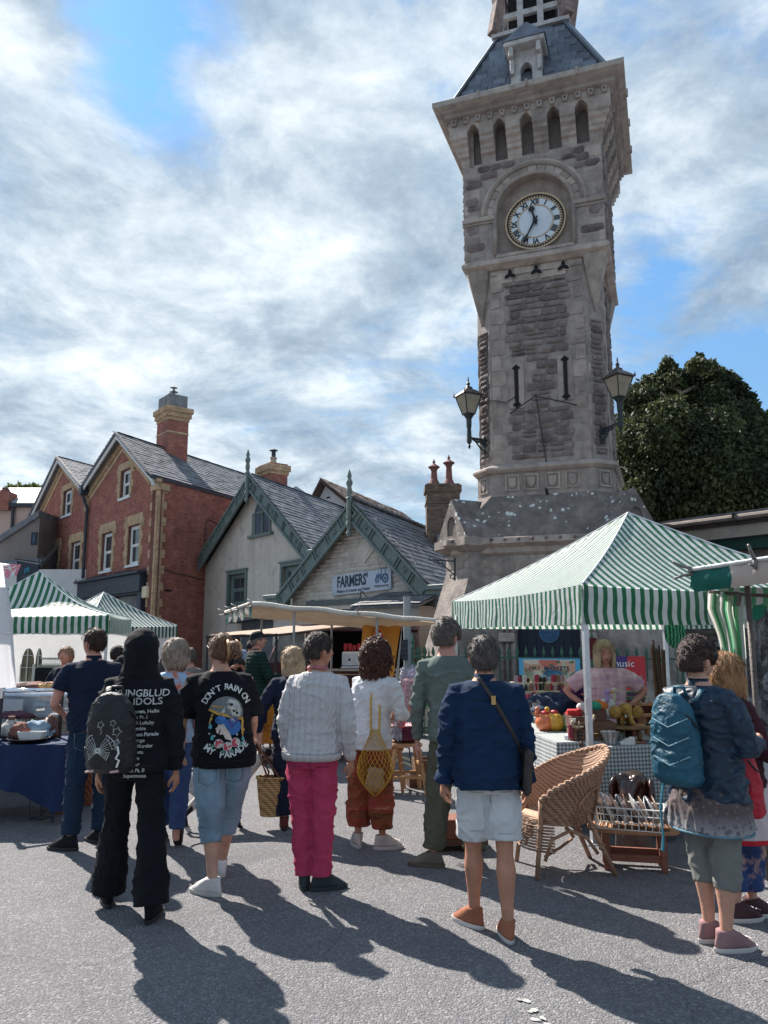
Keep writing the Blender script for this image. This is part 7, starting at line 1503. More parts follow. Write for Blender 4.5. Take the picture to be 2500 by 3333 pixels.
mb=MB();gf2 .box(mb,-W_/2,W_/2,0,H_,0,.02);mb.build('board',CL('sign_green',(.02,.20,.07)),gs);mb=MB();gf2 .box(mb,-W_*.42,W_*.42,H_*.25,H_*.74,.02,.024);mb.build('picture_panel',CL('sign_pink',(.50,.26,.22)),gs)
for k in range(10):mb=MB();x,z=U(-.35,.35)*W_,H_*U(.3,.6);gf2 .box(mb,x-.015,x+.015,z-.03,z+.05,.024,.027+k*2e-4);mb.build('painted_figure',DGR if k%2 else CORAL,gs)
for t_,z in(('THURSDAYS',.90),('& SATURDAYS',.81),('10AM',.5),('MARKETS',.10)):text_on('lettering',t_,gs,WHITEP,gf2 .pt(0,H_*z,.028),gf2 .X,gf2 .Z,W_*.17)
def stool(name,c,rz,z,top,legs,label,mat,round_=False,group=None,cat='stool'):
 e=empty(name,c,rz,label,cat,group);w_,d_=top;mb=MB()
 if round_:mb.lathe([(w_*.95,z-.03),(w_,z-.02),(w_,z-.006),(w_*.9,z)],(0,0,0),24)
 else:mb.bb(-w_,w_,-d_,d_,z-.035,z)
 mb.build('seat',mat,e,bevel=.006)
 P=[]
 for sx,sy in((-1,-1),(1,-1),(1,1),(-1,1)):
  t_,b_=V((sx*w_*.75,sy*d_*.75,z-.03)),V((sx*legs,sy*legs*d_/w_,0));mb=MB();mb.beam(b_,t_,.034 if not round_ else.016);mb.build('leg',mat if not round_ else DARKIRON,e,bevel=.004);P.append((t_,b_))
 for i in range(4):
  for q_ in((.30,.62)if i%2 else(.38,)):a,b=P[i][1].lerp(P[i][0],q_),P[(i+1)%4][1].lerp(P[(i+1)%4][0],q_);mb=MB();mb.beam(a,b,.02 if not round_ else.010,.028 if not round_ else.01);mb.build('stretcher',mat if not round_ else DARKIRON,e)
 return e
s1=gr(1320,2588);sl_=stool('wooden_stool',(s1 .x,s1 .y+.1,0),R(8),.545,(.165,.165),.205,'light wood square stool carrying the stack of red patterned plates',WOODS['oak'])
for k in range(10):
 mb=MB();r_=.185;mb.lathe([(.09,0),(.10,.004),(.15,.028),(r_,.042),(r_-.004,.046),(.145,.034),(.095,.012),(.01,.010)],(0,0,0),36);o=mb.build('patterned_plate',[CL('plate_plum',(.16,.035,.06),.3),CL('plate_rose',(.26,.06,.09),.3)][k%2]if k<9 else custom('plate_pattern',lambda t,o,u:(t.mix(t.math('GREATER_THAN',t.math('ADD',t.noise(o,38,3,.5),t.math('MULTIPLY',t.math('SINE',t.math('MULTIPLY',t.vmath('LENGTH',o,out=1),130)),.08)),.5),(.62,.55,.52),(.36,.05,.09)),),.25),None,True,loc=(s1 .x,s1 .y+.1,.548+.0155*k),sharp=60)
 tag(o,'large deep red plate, %s in the stack on the wooden stool'%('lowest','second from the bottom','third from the bottom','fourth from the bottom','fifth from the bottom','fifth from the top','fourth from the top','third from the top','second from the top')[k]if k<9 else 'topmost plate showing its cream and red leaf pattern on the stool','plate','stack of plates')
stool('wooden_stool',(.02,9.0,0),R(-5),.47,(.2,.14),.2,'darker low wooden stool partly hidden behind the curly haired woman',WOODS['pine'])
stool('bar_stool',(at(1279,2308,10.8).x,10.8,0),R(20),.75,(.16,.16),.19,'tall bar stool with round orange wood seat and thin black legs',WOODS['oak'],True)
for k,(x,y,lab)in enumerate(((1385,2560,'brown wooden crate of oddments on the road behind the plate stool'),(1362,2575,'low dark red box on the road beside the plate stool'))):
 g_=gr(x,y);e=empty('wooden_crate',(g_.x+.08,g_.y+.35,0),R(10),lab,'crate');h_=.26-.12*k
 for nm,a in(('front_panel',(-.2,.2,-.14,-.125)),('back_panel',(-.2,.2,.125,.14)),('side_panel',(-.2,-.185,-.125,.125)),('side_panel',(.185,.2,-.125,.125)),('base',(-.185,.185,-.125,.125))):mb=MB();mb.bb(*a,0,h_ if nm!='base' else.012);mb.build(nm,WOODS['dark']if k else WOODS['crate'],e)
g_=gr(1488,2772);e=empty('wooden_crate',(g_.x,g_.y+.12,0),R(4),'reddish wooden box on a low stand between the green shirt and white shorts','crate');mb=MB();mb.bb(-.16,.16,-.12,.12,.09,.24);mb.build('box',WOODS['red'],e,bevel=.005);mb=MB();mb.bb(-.24,.24,-.14,.14,.05,.09);mb.build('stand_top',WOODS['dark'],e)
for x in(-.2,.2):mb=MB();mb.bb(x-.02,x+.02,-.12,.12,0,.05);mb.build('foot',WOODS['dark'],e)
wc=empty('wicker_chair',(1.30,6.02,0),R(8),'barrel shaped rattan armchair facing left beside the gingham table','chair')
def shell(a,t_,off=0):
 ang=a*R(128);hgt=.86-.30*abs(a)**1.25-.02*(abs(a)>.9);z=.36+(hgt-.36)*t_;r=.25+.10*t_*(1.0-.35*abs(a))+off+.05*t_*max(0,math.cos(ang));return V((r*math.cos(ang)*1.0-.02,r*math.sin(ang)*.95,z))
mb=MB();n,m=48,14
for off,fl in((0,1),(-.018,-1)):
 o=len(mb.v);[mb.v.append(shell(-1+2*i/n,j/m,off))for i in range(n+1)for j in range(m+1)]
 for i in range(n):
  for j in range(m):
   if 0:continue
   a=o+i*(m+1)+j;f_=(a,a+m+1,a+m+2,a+1);mb.f.append(f_ if fl>0 else f_[::-1])
mb.build('woven_shell',WK3,wc,smooth=True)
for j in range(28):
 mb=MB();t_=(j+.5)/28;mb.tube([shell(-1+2*i/40,t_,.004+.003*(-1)**(i+j))for i in range(41)],.0065,5);mb.build('cane_row',WK3,wc,smooth=True)
for sgn in(0,1):mb=MB();mb.tube([shell(-1+2*i/90,1,.0)+V((.012*math.cos(i*1.2+sgn*PI),0,.012*math.sin(i*1.2+sgn*PI)))for i in range(91)],.017,6);mb.build('braided_rim',WK3,wc,smooth=True)
RAT=M('rattan_pole',(.34,.20,.125),.5,.2,8,bump=.1,streak=((.13,.06,.035),(2,2,25),.6))
mb=MB();mb.lathe([(.01,.395),(.235,.40),(.25,.385),(.25,.355),(.01,.35)],(-.03,0,0),28);mb.build('seat',WK3,wc,smooth=True,sharp=50)
mb=MB()
for j in range(9):mb.tube([V((-.03+(.255+.002*j)*math.cos(a),(.255+.002*j)*.95*math.sin(a),.34-.02*j))for a in[R(110+140*i/16)for i in range(17)]],.008,5)
mb.build('woven_apron',WK3,wc,smooth=True)
for sx,sy,ex in((-1,-1,.03),(-1,1,.03),(1,-1,.16),(1,1,.16)):
 t_=V((sx*.17-.03,sy*.19,.42));b_=V((sx*(.20+ex)-.03,sy*.235,0));mb=MB();mb.tube([t_+V((0,0,.1)),t_,t_.lerp(b_,.5),b_],[.02,.021,.019,.017],8);lg=mb.build('leg',RAT,wc,smooth=True)
 [MB().tube([t_.lerp(b_,q)-V((0,0,.02)),t_.lerp(b_,q)+V((0,0,.02))],.0235,8).build('binding',WK3,lg,smooth=True)for q in(.2,.52)]
for sy in(-1,1):
 mb=MB();mb.tube([V((-.19,sy*.22,.12)),V((-.14,sy*.225,.26)),V((0,sy*.225,.32)),V((.12,sy*.225,.27)),V((.20,sy*.23,.16))],.013,7);mb.build('brace',RAT,wc,smooth=True)
 mb=MB();mb.tube([shell(sy*.62,.02,.012),shell(sy*.58,.45,.014),shell(sy*.48,.62,.016),shell(sy*.38,.62,.016),shell(sy*.30,.4,.014),shell(sy*.28,.02,.012)],.012,7);mb.build('arch_cane',RAT,wc,smooth=True)
mb=MB();mb.tube([V((-.19,-.22,.15)),V((0,-.05,.17)),V((.18,.22,.15))],.011,7);mb.build('brace',RAT,wc,smooth=True)
be=empty('low_bench',(1.86,6.06,0),R(-12),'small low wooden bench with rounded plank top carrying the wire basket','bench')
mb=MB();n=24;mb.rings([[V((.33*abs(math.cos(q))**.6*math.copysign(1,math.cos(q)),.16*abs(math.sin(q))**.7*math.copysign(1,math.sin(q)),z))for q in[2*PI*k/n for k in range(n)]]for z in(.262,.29)]);mb.build('plank',WOODS['pine'],be,bevel=.006)
for sx,sy in((-1,-1),(1,-1),(1,1),(-1,1)):mb=MB();mb.box((sx*.2,sy*.10,.131),(.045,.045,.262));mb.build('leg',WOODS['red'],be,bevel=.004)
for sy in(-1,1):mb=MB();mb.box((0,sy*.10,.09),(.355,.025,.05));mb.build('rail',WOODS['red'],be)
for sx in(-1,1):mb=MB();mb.box((sx*.2,0,.10),(.025,.155,.05));mb.build('rail',WOODS['red'],be)
wb=empty('wire_basket',(1.83,6.04,.293),R(-20),'white wire basket full of plates and bowls on the low bench','basket');mb=MB();W1=lambda p,q:mb.tube([V(p),V(q)],.0035,5)
for z,s_ in((.0,.92),(.05,.95),(.10,.98),(.15,1.0)):pr=[(-.25*s_,-.13*s_,z),(.25*s_,-.13*s_,z),(.25*s_,.13*s_,z),(-.25*s_,.13*s_,z)];[mb.tube([V(pr[i]),V(pr[(i+1)%4])],.0035 if z<.15 else.006,5)for i in range(4)]
for i in range(10):x=-.23+.46*i/9;W1((x*.92,-.12,0),(x,-.13,.15));W1((x*.92,.12,0),(x,.13,.15));W1((x*.92,-.12,0),(x*.92,.12,0))
for i in range(5):y=-.12+.24*i/4;W1((-.23,y*.92,0),(-.25,y,.15));W1((.23,y*.92,0),(.25,y,.15))
mb.build('wire_mesh',M('white_wire',(.70,.70,.66),.4,.1,20,bump=0),wb)
for x in(-.25,.25):mb=MB();mb.tube([V((x,-.05,.15)),V((x*1.12,-.05,.19)),V((x*1.12,.05,.19)),V((x,.05,.15))],.006,6);mb.build('handle',MATS['white_wire'],wb)
PORC=M('porcelain',(.62,.64,.66),.2,.05,5,bump=0,coat=.4);wbm=Matrix.Translation(wb.location)@Matrix.Rotation(R(-20),4,'Z')
for k in range(13):
 x=-.20+.034*k;big=k in(0,1,5,6,7,11,12);r_=.125 if big else.112;tl=R(62+6*math.sin(k*2.1));rot=Matrix.Rotation(tl,4,'Y')@Matrix.Rotation(R(U(-12,12)),4,'X')
 mb=MB();mb.lathe([(.03,0),(r_*.6,.004),(r_,.018),(r_,.022),(r_*.6,.010),(.01,.007)],(0,0,0),28);m_=wbm@Matrix.Translation((x,U(-.02,.02),.11))@rot;o=mb.build('dinner_plate',PORC if k%3 else CL('brown_rim_plate',(.30,.20,.16),.3),None,True,sharp=50);o.matrix_world=m_
 tag(o,'%s plate standing in the wire basket, %s from its left end'%('white dinner' if k%3 else 'brown banded',('first','second','third','fourth','fifth','sixth','seventh','eighth','ninth','tenth','eleventh','twelfth','last')[k]),'plate','white plates in the wire basket' if k%3 else 'brown banded plates in the wire basket')
sp=empty('tree_stump',(2.02,6.55,0),0,'short dark log stump behind the low bench','stump');mb=MB();mb.lathe([(.15,0),(.145,.1),(.15,.19),(.14,.2),(.01,.2)],(0,0,0),20,fl=.03,nf=5);mb.build('log',BARK,sp,smooth=True,sharp=50)
mb=MB();mb.tube([V((0,0,.2)),V((0,0,.30))],.13,16);mb.build('plinth',WOODS['dark'],sp)
hd=empty('carved_elephant',(2.02,6.55,.30),R(-35),'glossy dark carved wooden elephant head in front of the gingham cloth','sculpture');b_=MB();b_.ell((0,.05,.16),(.13,.15,.15),16,12);b_.ell((-.055,-.05,.24),(.05,.06,.06));b_.ell((.055,-.05,.24),(.05,.06,.06));b_.tube([V((0,-.06,.2)),V((0,-.13,.12)),V((0,-.15,.04)),V((0,-.13,.0))],[.085,.06,.045,.04],12);b_.tube([V((0,0,0)),V((0,.05,.15))],.12,14)
DKW=M('polished_dark_wood',(.040,.014,.010),.22,.3,5,bump=.08,coat=.5);link('head',remesh(b_,.010,5),DKW,hd)
for s_ in(-1,1):mb=MB();mb.ell((s_*.14,.04,.13),(.035,.10,.13),14,10,Matrix.Rotation(s_*.3,3,'Z'));mb.build('ear',DKW,hd,smooth=True)
rs_=empty('cream_canopy_stall',(3.4,5.9,0),0,'cream canopy stall with green corner flap and striped side curtain at the right edge','stall');rel=lambda p:p-rs_.location
E4=[rel(at(2236,1862,5.5)),rel(at(2620,1806,4.9)),rel(at(2700,1850,7.0)),rel(at(2330,1905,7.0))]
CCAN=M('cream_canopy',(.50,.42,.36),.7,.08,2,bump=.2,bscale=5,trans=.15);quadbox(E4,.02,'canopy',CCAN,rs_,12,.0)
mb=MB();uvl=[];N_=40
for i in range(N_+1):
 for j in range(6):s_=i/N_;q=E4[0].lerp(E4[1],s_)+V((0,-.03-.03*math.sin(j/5*PI),-.15*j/5*(1-.25*(s_<.05))))+V((0,.01*math.sin(s_*30),0));mb.v.append(q);uvl.append((s_,j/5))
for i in range(N_):
 for j in range(5):a=i*6+j;mb.f.append((a,a+6,a+7,a+1))
me=mb.mesh('canopy_flap',True);o=link('canopy_flap',me,custom('flap_two_tone',lambda t,o,u:(t.mix(t.math('LESS_THAN',sepx(t,u)[0],.36),(.50,.42,.36),(.006,.11,.085)),),.6,trans=.12),rs_);lay=me.uv_layers.new(name='UVMap')
for lp in me.loops:lay.data[lp.index].uv=uvl[lp.vertex_index]
mb=MB();mb.tube([E4[0].lerp(E4[1],k/10)+V((0,-.03,.012))for k in range(11)],.016,8);mb.build('canvas_roll',M('pale_edge',(.62,.62,.60),.7,.1,12,bump=.2),rs_,smooth=True)
clampm(rs_,E4[0]+V((.02,-.05,0)),(-1,-.1,.05),1.1);clampm(rs_,E4[0].lerp(E4[1],.58)+V((0,-.05,-.02)),(-.5,-.6,.3),1.2)
WPOLE=M('dark_weathered_pole',(.13,.105,.095),.6,.2,8,bump=.15)
pA,pB=rel(at(2432,1905,5.75)),rel(gr(2500,2900));pB=V((pA.x+.0,pA.y,0));mb=MB();mb.tube([pA,pB],.021,10);mb.build('pole',WPOLE,rs_,smooth=True)
mb=MB();mb.tube([rel(at(2300,1925,6.4)),rel(at(2420,1935,6.2)),rel(at(2600,1945,5.9))],.014,8);mb.build('cross_bar',WPOLE,rs_);mb=MB();mb.tube([rel(at(2408,1935,5.8)),rel(at(2402,1972,5.8))],.016,8);mb.build('cross_bar',WPOLE,rs_)
cst=stripemat('curtain_stripes',.105,(.12,.42,.22),(.68,.66,.64),.42,.5,.08,.3);mb=MB();uvl=[];n,m=44,26
LT=[(2305,1925),(2302,1985),(2322,2030),(2340,2080),(2352,2150),(2360,2200),(2380,2260),(2400,2330),(2412,2390),(2430,2450),(2440,2520),(2452,2600),(2462,2660)]
RT=[(2425,1925),(2420,1990),(2422,2030),(2426,2080),(2430,2150),(2432,2200),(2436,2260),(2444,2330),(2452,2390),(2460,2450),(2472,2520),(2480,2600),(2490,2680)]
def along(L,t_):k=t_*(len(L)-1);i=min(int(k),len(L)-2);q=k-i;return(L[i][0]*(1-q)+L[i+1][0]*q,L[i][1]*(1-q)+L[i+1][1]*q)
for j in range(m+1):
 a,b=along(LT,j/m),along(RT,j/m)
 for i in range(n+1):
  s_=i/n;Yd=6.35+.09*math.sin(s_*12+j*.08)*(.35+.65*s_*(1-s_)*4)+.05*math.sin(s_*27);p=rel(at(a[0]+(b[0]-a[0])*s_,a[1]+(b[1]-a[1])*s_,Yd));mb.v.append(p);uvl.append((s_*.36+.03,j/m))
for j in range(m):
 for i in range(n):a=j*(n+1)+i;mb.f.append((a,a+1,a+n+2,a+n+1))
me=mb.mesh('side_curtain',True);o=link('side_curtain',me,cst,rs_);lay=me.uv_layers.new(name='UVMap')
for lp in me.loops:lay.data[lp.index].uv=uvl[lp.vertex_index]
mb=MB();uvl=[]
for i in range(31):
 for j in range(4):p=rel(at(2345+i*10,1912+20*j,6.5+.02*math.sin(i)));mb.v.append(p);uvl.append((i*.028,j))
for i in range(30):
 for j in range(3):a=i*4+j;mb.f.append((a,a+4,a+5,a+1))
me=mb.mesh('inner_valance',True);o=link('inner_valance',me,cst,rs_);lay=me.uv_layers.new(name='UVMap')
for lp in me.loops:lay.data[lp.index].uv=uvl[lp.vertex_index]
mb=MB();mb.rings([[rel(at(2450,1972,6.0)),rel(at(2485,1965,6.0)),rel(at(2489,2000,6.0)),rel(at(2470,2018,6.0)),rel(at(2442,2022,6.0))],[rel(at(2450,1972,6.05)),rel(at(2485,1965,6.05)),rel(at(2489,2000,6.05)),rel(at(2470,2018,6.05)),rel(at(2442,2022,6.05))]]);mb.build('green_flap',CL('flap_green',(.012,.16,.09)),rs_)
def pvc(t,o,u):
 n_=t.noise(o,3.2,6,.65,2.2);return t.ramp(n_,[(.35,(.035,.035,.04)),(.52,(.09,.085,.09)),(.60,(.34,.34,.36)),(.64,(.10,.10,.10))]),n_,.8,.05
mb=MB()
for i in range(13):
 for j in range(25):mb.v.append(rel(at(2438+i*14,1990+j*24,6.7+.04*math.sin(i*1.7+j*.6))))
for i in range(12):
 for j in range(24):a=i*25+j;mb.f.append((a,a+25,a+26,a+1))
mb.build('clear_sheet',custom('wrinkled_clear_sheet',pvc,.25,spec=.6),rs_,smooth=True)
tb=empty('plastic_tub',at(2490,2480,6.2)*V((1,1,0)),0,'white plastic tub on a dark stand at the right edge','tub');mb=MB();mb.lathe([(.12,.55),(.15,.80),(.165,.81),(.165,.83),(.14,.83),(.11,.57)],(0,0,0),20);mb.build('tub',M('frosted_tub',(.55,.57,.58),.35,.05,trans=.2,bump=0),tb,smooth=True,sharp=40);mb=MB();mb.box((0,0,.54),(.36,.34,.03));mb.box((-.15,-.13,.27),(.04,.04,.52));mb.box((.15,-.13,.27),(.04,.04,.52));mb.box((0,.14,.27),(.3,.04,.52));mb.build('stand',DARKIRON,tb)
SKIN={k:M('skin_'+k,c,.55,.10,14,bump=.06,bscale=80,spec=.4)for k,c in dict(fair=(.50,.27,.19),tan=(.42,.20,.125),pink=(.50,.24,.18)).items()}
HAIRM={}
def hairmat(k,col,rough=.5):
 def fn(t,o,u):
  w=t.noise(t.scalevec(o,(170,170,28)),1,5,.7);c=t.ramp(w,[(.3,[x*.4 for x in col]),(.55,col),(.8,[min(1,x*1.9)for x in col])]);return c,w,.9,.012
 return custom('hair_'+k,fn,rough)
def clothmat(k,col,rough=.88,var=.12,weave=260,tr=0):
 return M('fabric_'+k,col,rough,var,4,bump=.12,bscale=weave,bdist=.004,spec=.2)
def ellring(c,rx,ry,n=20,rot=None,p=1.0):
 out=[]
 for j in range(n):
  a=2*PI*j/n;x,y=math.cos(a),math.sin(a);q=V((math.copysign(abs(x)**p,x)*rx,math.copysign(abs(y)**p,y)*ry,0));out.append(V(c)+(rot@q if rot is not None else q))
 return out
def headmesh(s=1.0,nose=1.0):
 mb=MB();n,m=36,28;rs=[]
 for i in range(m+1):
  el=-PI/2+PI*i/m;ring=[]
  for j in range(n):
   az=2*PI*j/n;d=V((math.sin(az)*math.cos(el),math.cos(az)*math.cos(el),math.sin(el)))
   x,y,z=d.x*.076,d.y*.096,d.z*.118
   if z<0:k=min(1,-z/.11);x*=1-.34*k*k;y=y*(1-.22*k)+(.012*k if d.y>0 else 0);
   if d.y>0:
    fr=d.y;g=lambda x0,z0,sx,sz:math.exp(-((x-x0)/sx)**2-((z-z0)/sz)**2)
    y=min(y,.084+.01*fr);y+=nose*(.024*g(0,-.028,.013,.016)+.012*g(0,-.005,.009,.02))+.007*g(0,-.065,.024,.009)+.010*g(0,-.098,.022,.014)+.005*g(0,.028,.05,.012)
    y-=.010*(g(.032,.004,.016,.011)+g(-.032,.004,.016,.011))+.004*g(0,-.052,.03,.006)
   ring.append(V((x,y,z))*s)
  rs.append(ring)
 mb.rings(rs)
 for sg in(-1,1):mb.ell((sg*.076*s,-.008*s,-.012*s),(.010*s,.018*s,.031*s),10,8,Matrix.Rotation(sg*-.25,3,'Z'));mb.ell((sg*.082*s,-.012*s,-.006*s),(.006*s,.013*s,.022*s),8,6,Matrix.Rotation(sg*-.35,3,'Z'))
 return mb
def hairshell(style,s=1.0,seed=0):
 """hair over the head: thickness by direction, then loose strands"""
 mb=MB();n,m=44,30;r=random.Random(seed);rs=[];P=dict(short=(.016,22,-30),crop=(.009,26,-24),bob=(.030,24,-60),long=(.026,26,-70),curly=(.050,18,-75),bun=(.011,34,-28),tousled=(.028,16,-34))[style]
 T,front,back=P
 def thick(d):
  el=math.degrees(math.asin(max(-1,min(1,d.z))));az=abs(math.degrees(math.atan2(d.x,d.y)))
  lim=front+(back-front)*max(0,min(1,(az-38)/52))if az<90 else back
  if style in('short','crop','tousled')and 74<az<108:lim=max(lim,-2)
  f=max(0,min(1,(el-lim)/9));k=T*(1+.35*noise.noise(d*3+V((seed,0,0)))+.35*noise.noise(V((d.x*9,d.y*9,d.z*2.5+seed))))
  if style=='curly':k=T*(1+.55*noise.noise(d*6+V((seed,1,0))))
  return-.012+(k+.012)*(f**.6)
 def base(d):
  z=d.z*.118;x,y=d.x*.076,d.y*.096
  if z<0:k=min(1,-z/.11);x*=1-.26*k*k;y*=1-.12*k
  return V((x,y,z))
 for i in range(m+1):
  el=-PI/2+PI*i/m;rs.append([(lambda d:(base(d)+d*thick(d))*s)(V((math.sin(2*PI*j/n)*math.cos(el),math.cos(2*PI*j/n)*math.cos(el),math.sin(el))))for j in range(n)])
 mb.rings(rs)
 N=dict(curly=900,long=700,bob=700,tousled=900,bun=420).get(style,600)
 for i in range(N):
  d=V((r.gauss(0,1),r.gauss(0,1),r.gauss(0,1)*.8+.35)).normalized();t_=thick(d)
  if t_<T*.3:continue
  p=(base(d)+d*t_*.9)*s;dn=V((0,-.35,-1))if style!='tousled' else V((r.gauss(0,.6),-.4,.2));tn=(dn-d*dn.dot(d)).normalized();sd_=d.cross(tn)
  if style=='curly':
   L=r.uniform(.03,.055);pts=[p+d*(.012*math.cos(q*2.6)+.004*q)+sd_*.012*math.sin(q*2.6+i)+V((0,0,-L*q*.3))for q in range(5)];mb.tube(pts,[.007,.007,.006,.005,.002],4)
  else:
   L=r.uniform(.02,.045)*(1.6 if style in('bob','long')else 1);mb.tube([p,p+tn*L*.5+d*r.uniform(.001,.006),p+tn*L+d*r.uniform(-.002,.010)+sd_*r.uniform(-.012,.012)],[.0018,.0015,.0004],3)
 if style in('long','bob'):
  lo=-.24 if style=='long' else-.135
  for a in range(-130,131,9):
   q=R(180+a);d=V((math.sin(q),math.cos(q),0));w_=r.uniform(.8,1.1);mb.tube([V((d.x*.085,d.y*.095,.02))*s,V((d.x*.092,d.y*.10,-.06))*s,V((d.x*.088*w_,d.y*.095,lo*.6))*s,V((d.x*.07*w_,d.y*.08,lo*r.uniform(.85,1.1)))*s],[.022,.022,.017,.004],5)
 return mb
def hand(mb,w,d,n,s=1.0,curl=.5,side=1):
 """five fingered hand: wrist w, pointing d, palm normal n"""
 d,n=V(d).normalized(),V(n).normalized();n=(n-d*n.dot(d)).normalized();x=d.cross(n)*side
 mb.tube([w-d*.02,w+d*.02,w+d*.055,w+d*.092],[.026*s,.033*s,.040*s,.036*s],10,flat=.5,side=x)
 for k in range(4):
  o=(k-1.5)*.0195*s;L=(.066,.078,.073,.058)[k]*s;p=w+d*.085*s+x*o;pts=[p-d*.02,p];dd_=d.copy()
  for q in range(3):dd_=(dd_*math.cos(curl*(.55+.3*q))+n*math.sin(curl*(.55+.3*q))).normalized();p=p+dd_*L*(.42,.33,.25)[q];pts.append(p)
  mb.tube(pts,[.0095*s,.0095*s,.0088*s,.008*s,.0062*s],7)
 p=w+d*.022*s+x*.026*s*-1;t_=(d*.72-x*.62+n*.3).normalized();mb.tube([p,p+t_*.032*s,p+t_*.055*s+n*.008,p+(t_*.7+d*.4).normalized()*.078*s+n*.014],[.013*s,.0125*s,.010*s,.007*s],7)
def shoe(name,parent,pos,hd,mat,sole,L=.27,W=.05,H=.10,tip=0,lift=0):
 rot=Matrix.Rotation(hd,3,'Z')@Matrix.Rotation(-tip,3,'X');O=V(pos)+V((0,0,lift));n=26
 def outl(k=1.0):
  out=[]
  for j in range(n):a=2*PI*j/n;y=math.cos(a);x=math.sin(a);w_=W*(.80+.22*max(0,y)-.12*max(0,-y))*(1 if y<.5 else 1);out.append(V((x*w_*k,(y*L/2*k)+L*.20,0)))
  return out
 ank=[V((math.sin(2*PI*j/n)*.042,math.cos(2*PI*j/n)*.052-.005,0))for j in range(n)]
 e=MB();e.rings([[O+rot@(p*1.0+V((0,0,z))+V((0,p.y*0,0)))for p in outl(k)]for k,z in((.93,0),(1,.008),(1.01,.026))]);so_=e.build(name,sole,parent,smooth=True,sharp=50)
 u=MB();base=outl(.97);rr=[]
 for t_,z in((0,.024),(.06,.045),(.25,.062),(.55,.078),(.85,H),(1.0,H+.012)):rr.append([O+rot@(b.lerp(a_,t_**(1.0 if b.y>0 else.7))+V((0,0,z-.012*(b.y>.12)*(t_<.5))))for b,a_ in zip(base,ank)])
 u.rings(rr);u.build('shoe_upper',mat,so_,smooth=True)
 l_=MB()
 for k in range(4):l_.tube([O+rot@V((-.02,.07+.022*k,.088-.008*k)),O+rot@V((.02,.075+.022*k,.088-.008*k))],.003,4)
 l_.build('laces',sole if sole!=mat else DARKIRON,so_);return so_
def folds(me,amp,f=(6,6,4),seed=0,horiz=0):
 L=[(v,v.co.copy(),v.normal.copy())for v in me.vertices];L2=[]
 for v,p,nn in L:
  q=V((p.x*f[0],p.y*f[1],p.z*f[2]+seed));k=noise.noise(q*1.25);k2=noise.noise(V((p.x*f[0]*1.5+p.z*7,p.y*f[1]*1.5,p.z*f[2]*2.2-p.x*6+seed*2)))
  d=amp*((1-min(1,abs(k)*4))**2*1.3-.3)+amp*1.0*((1-min(1,abs(k2)*4))**2-.3);L2+=(p+nn*d*max(0,1-nn.z*nn.z*1.2))[:]
 me.vertices.foreach_set('co',L2);me.update()
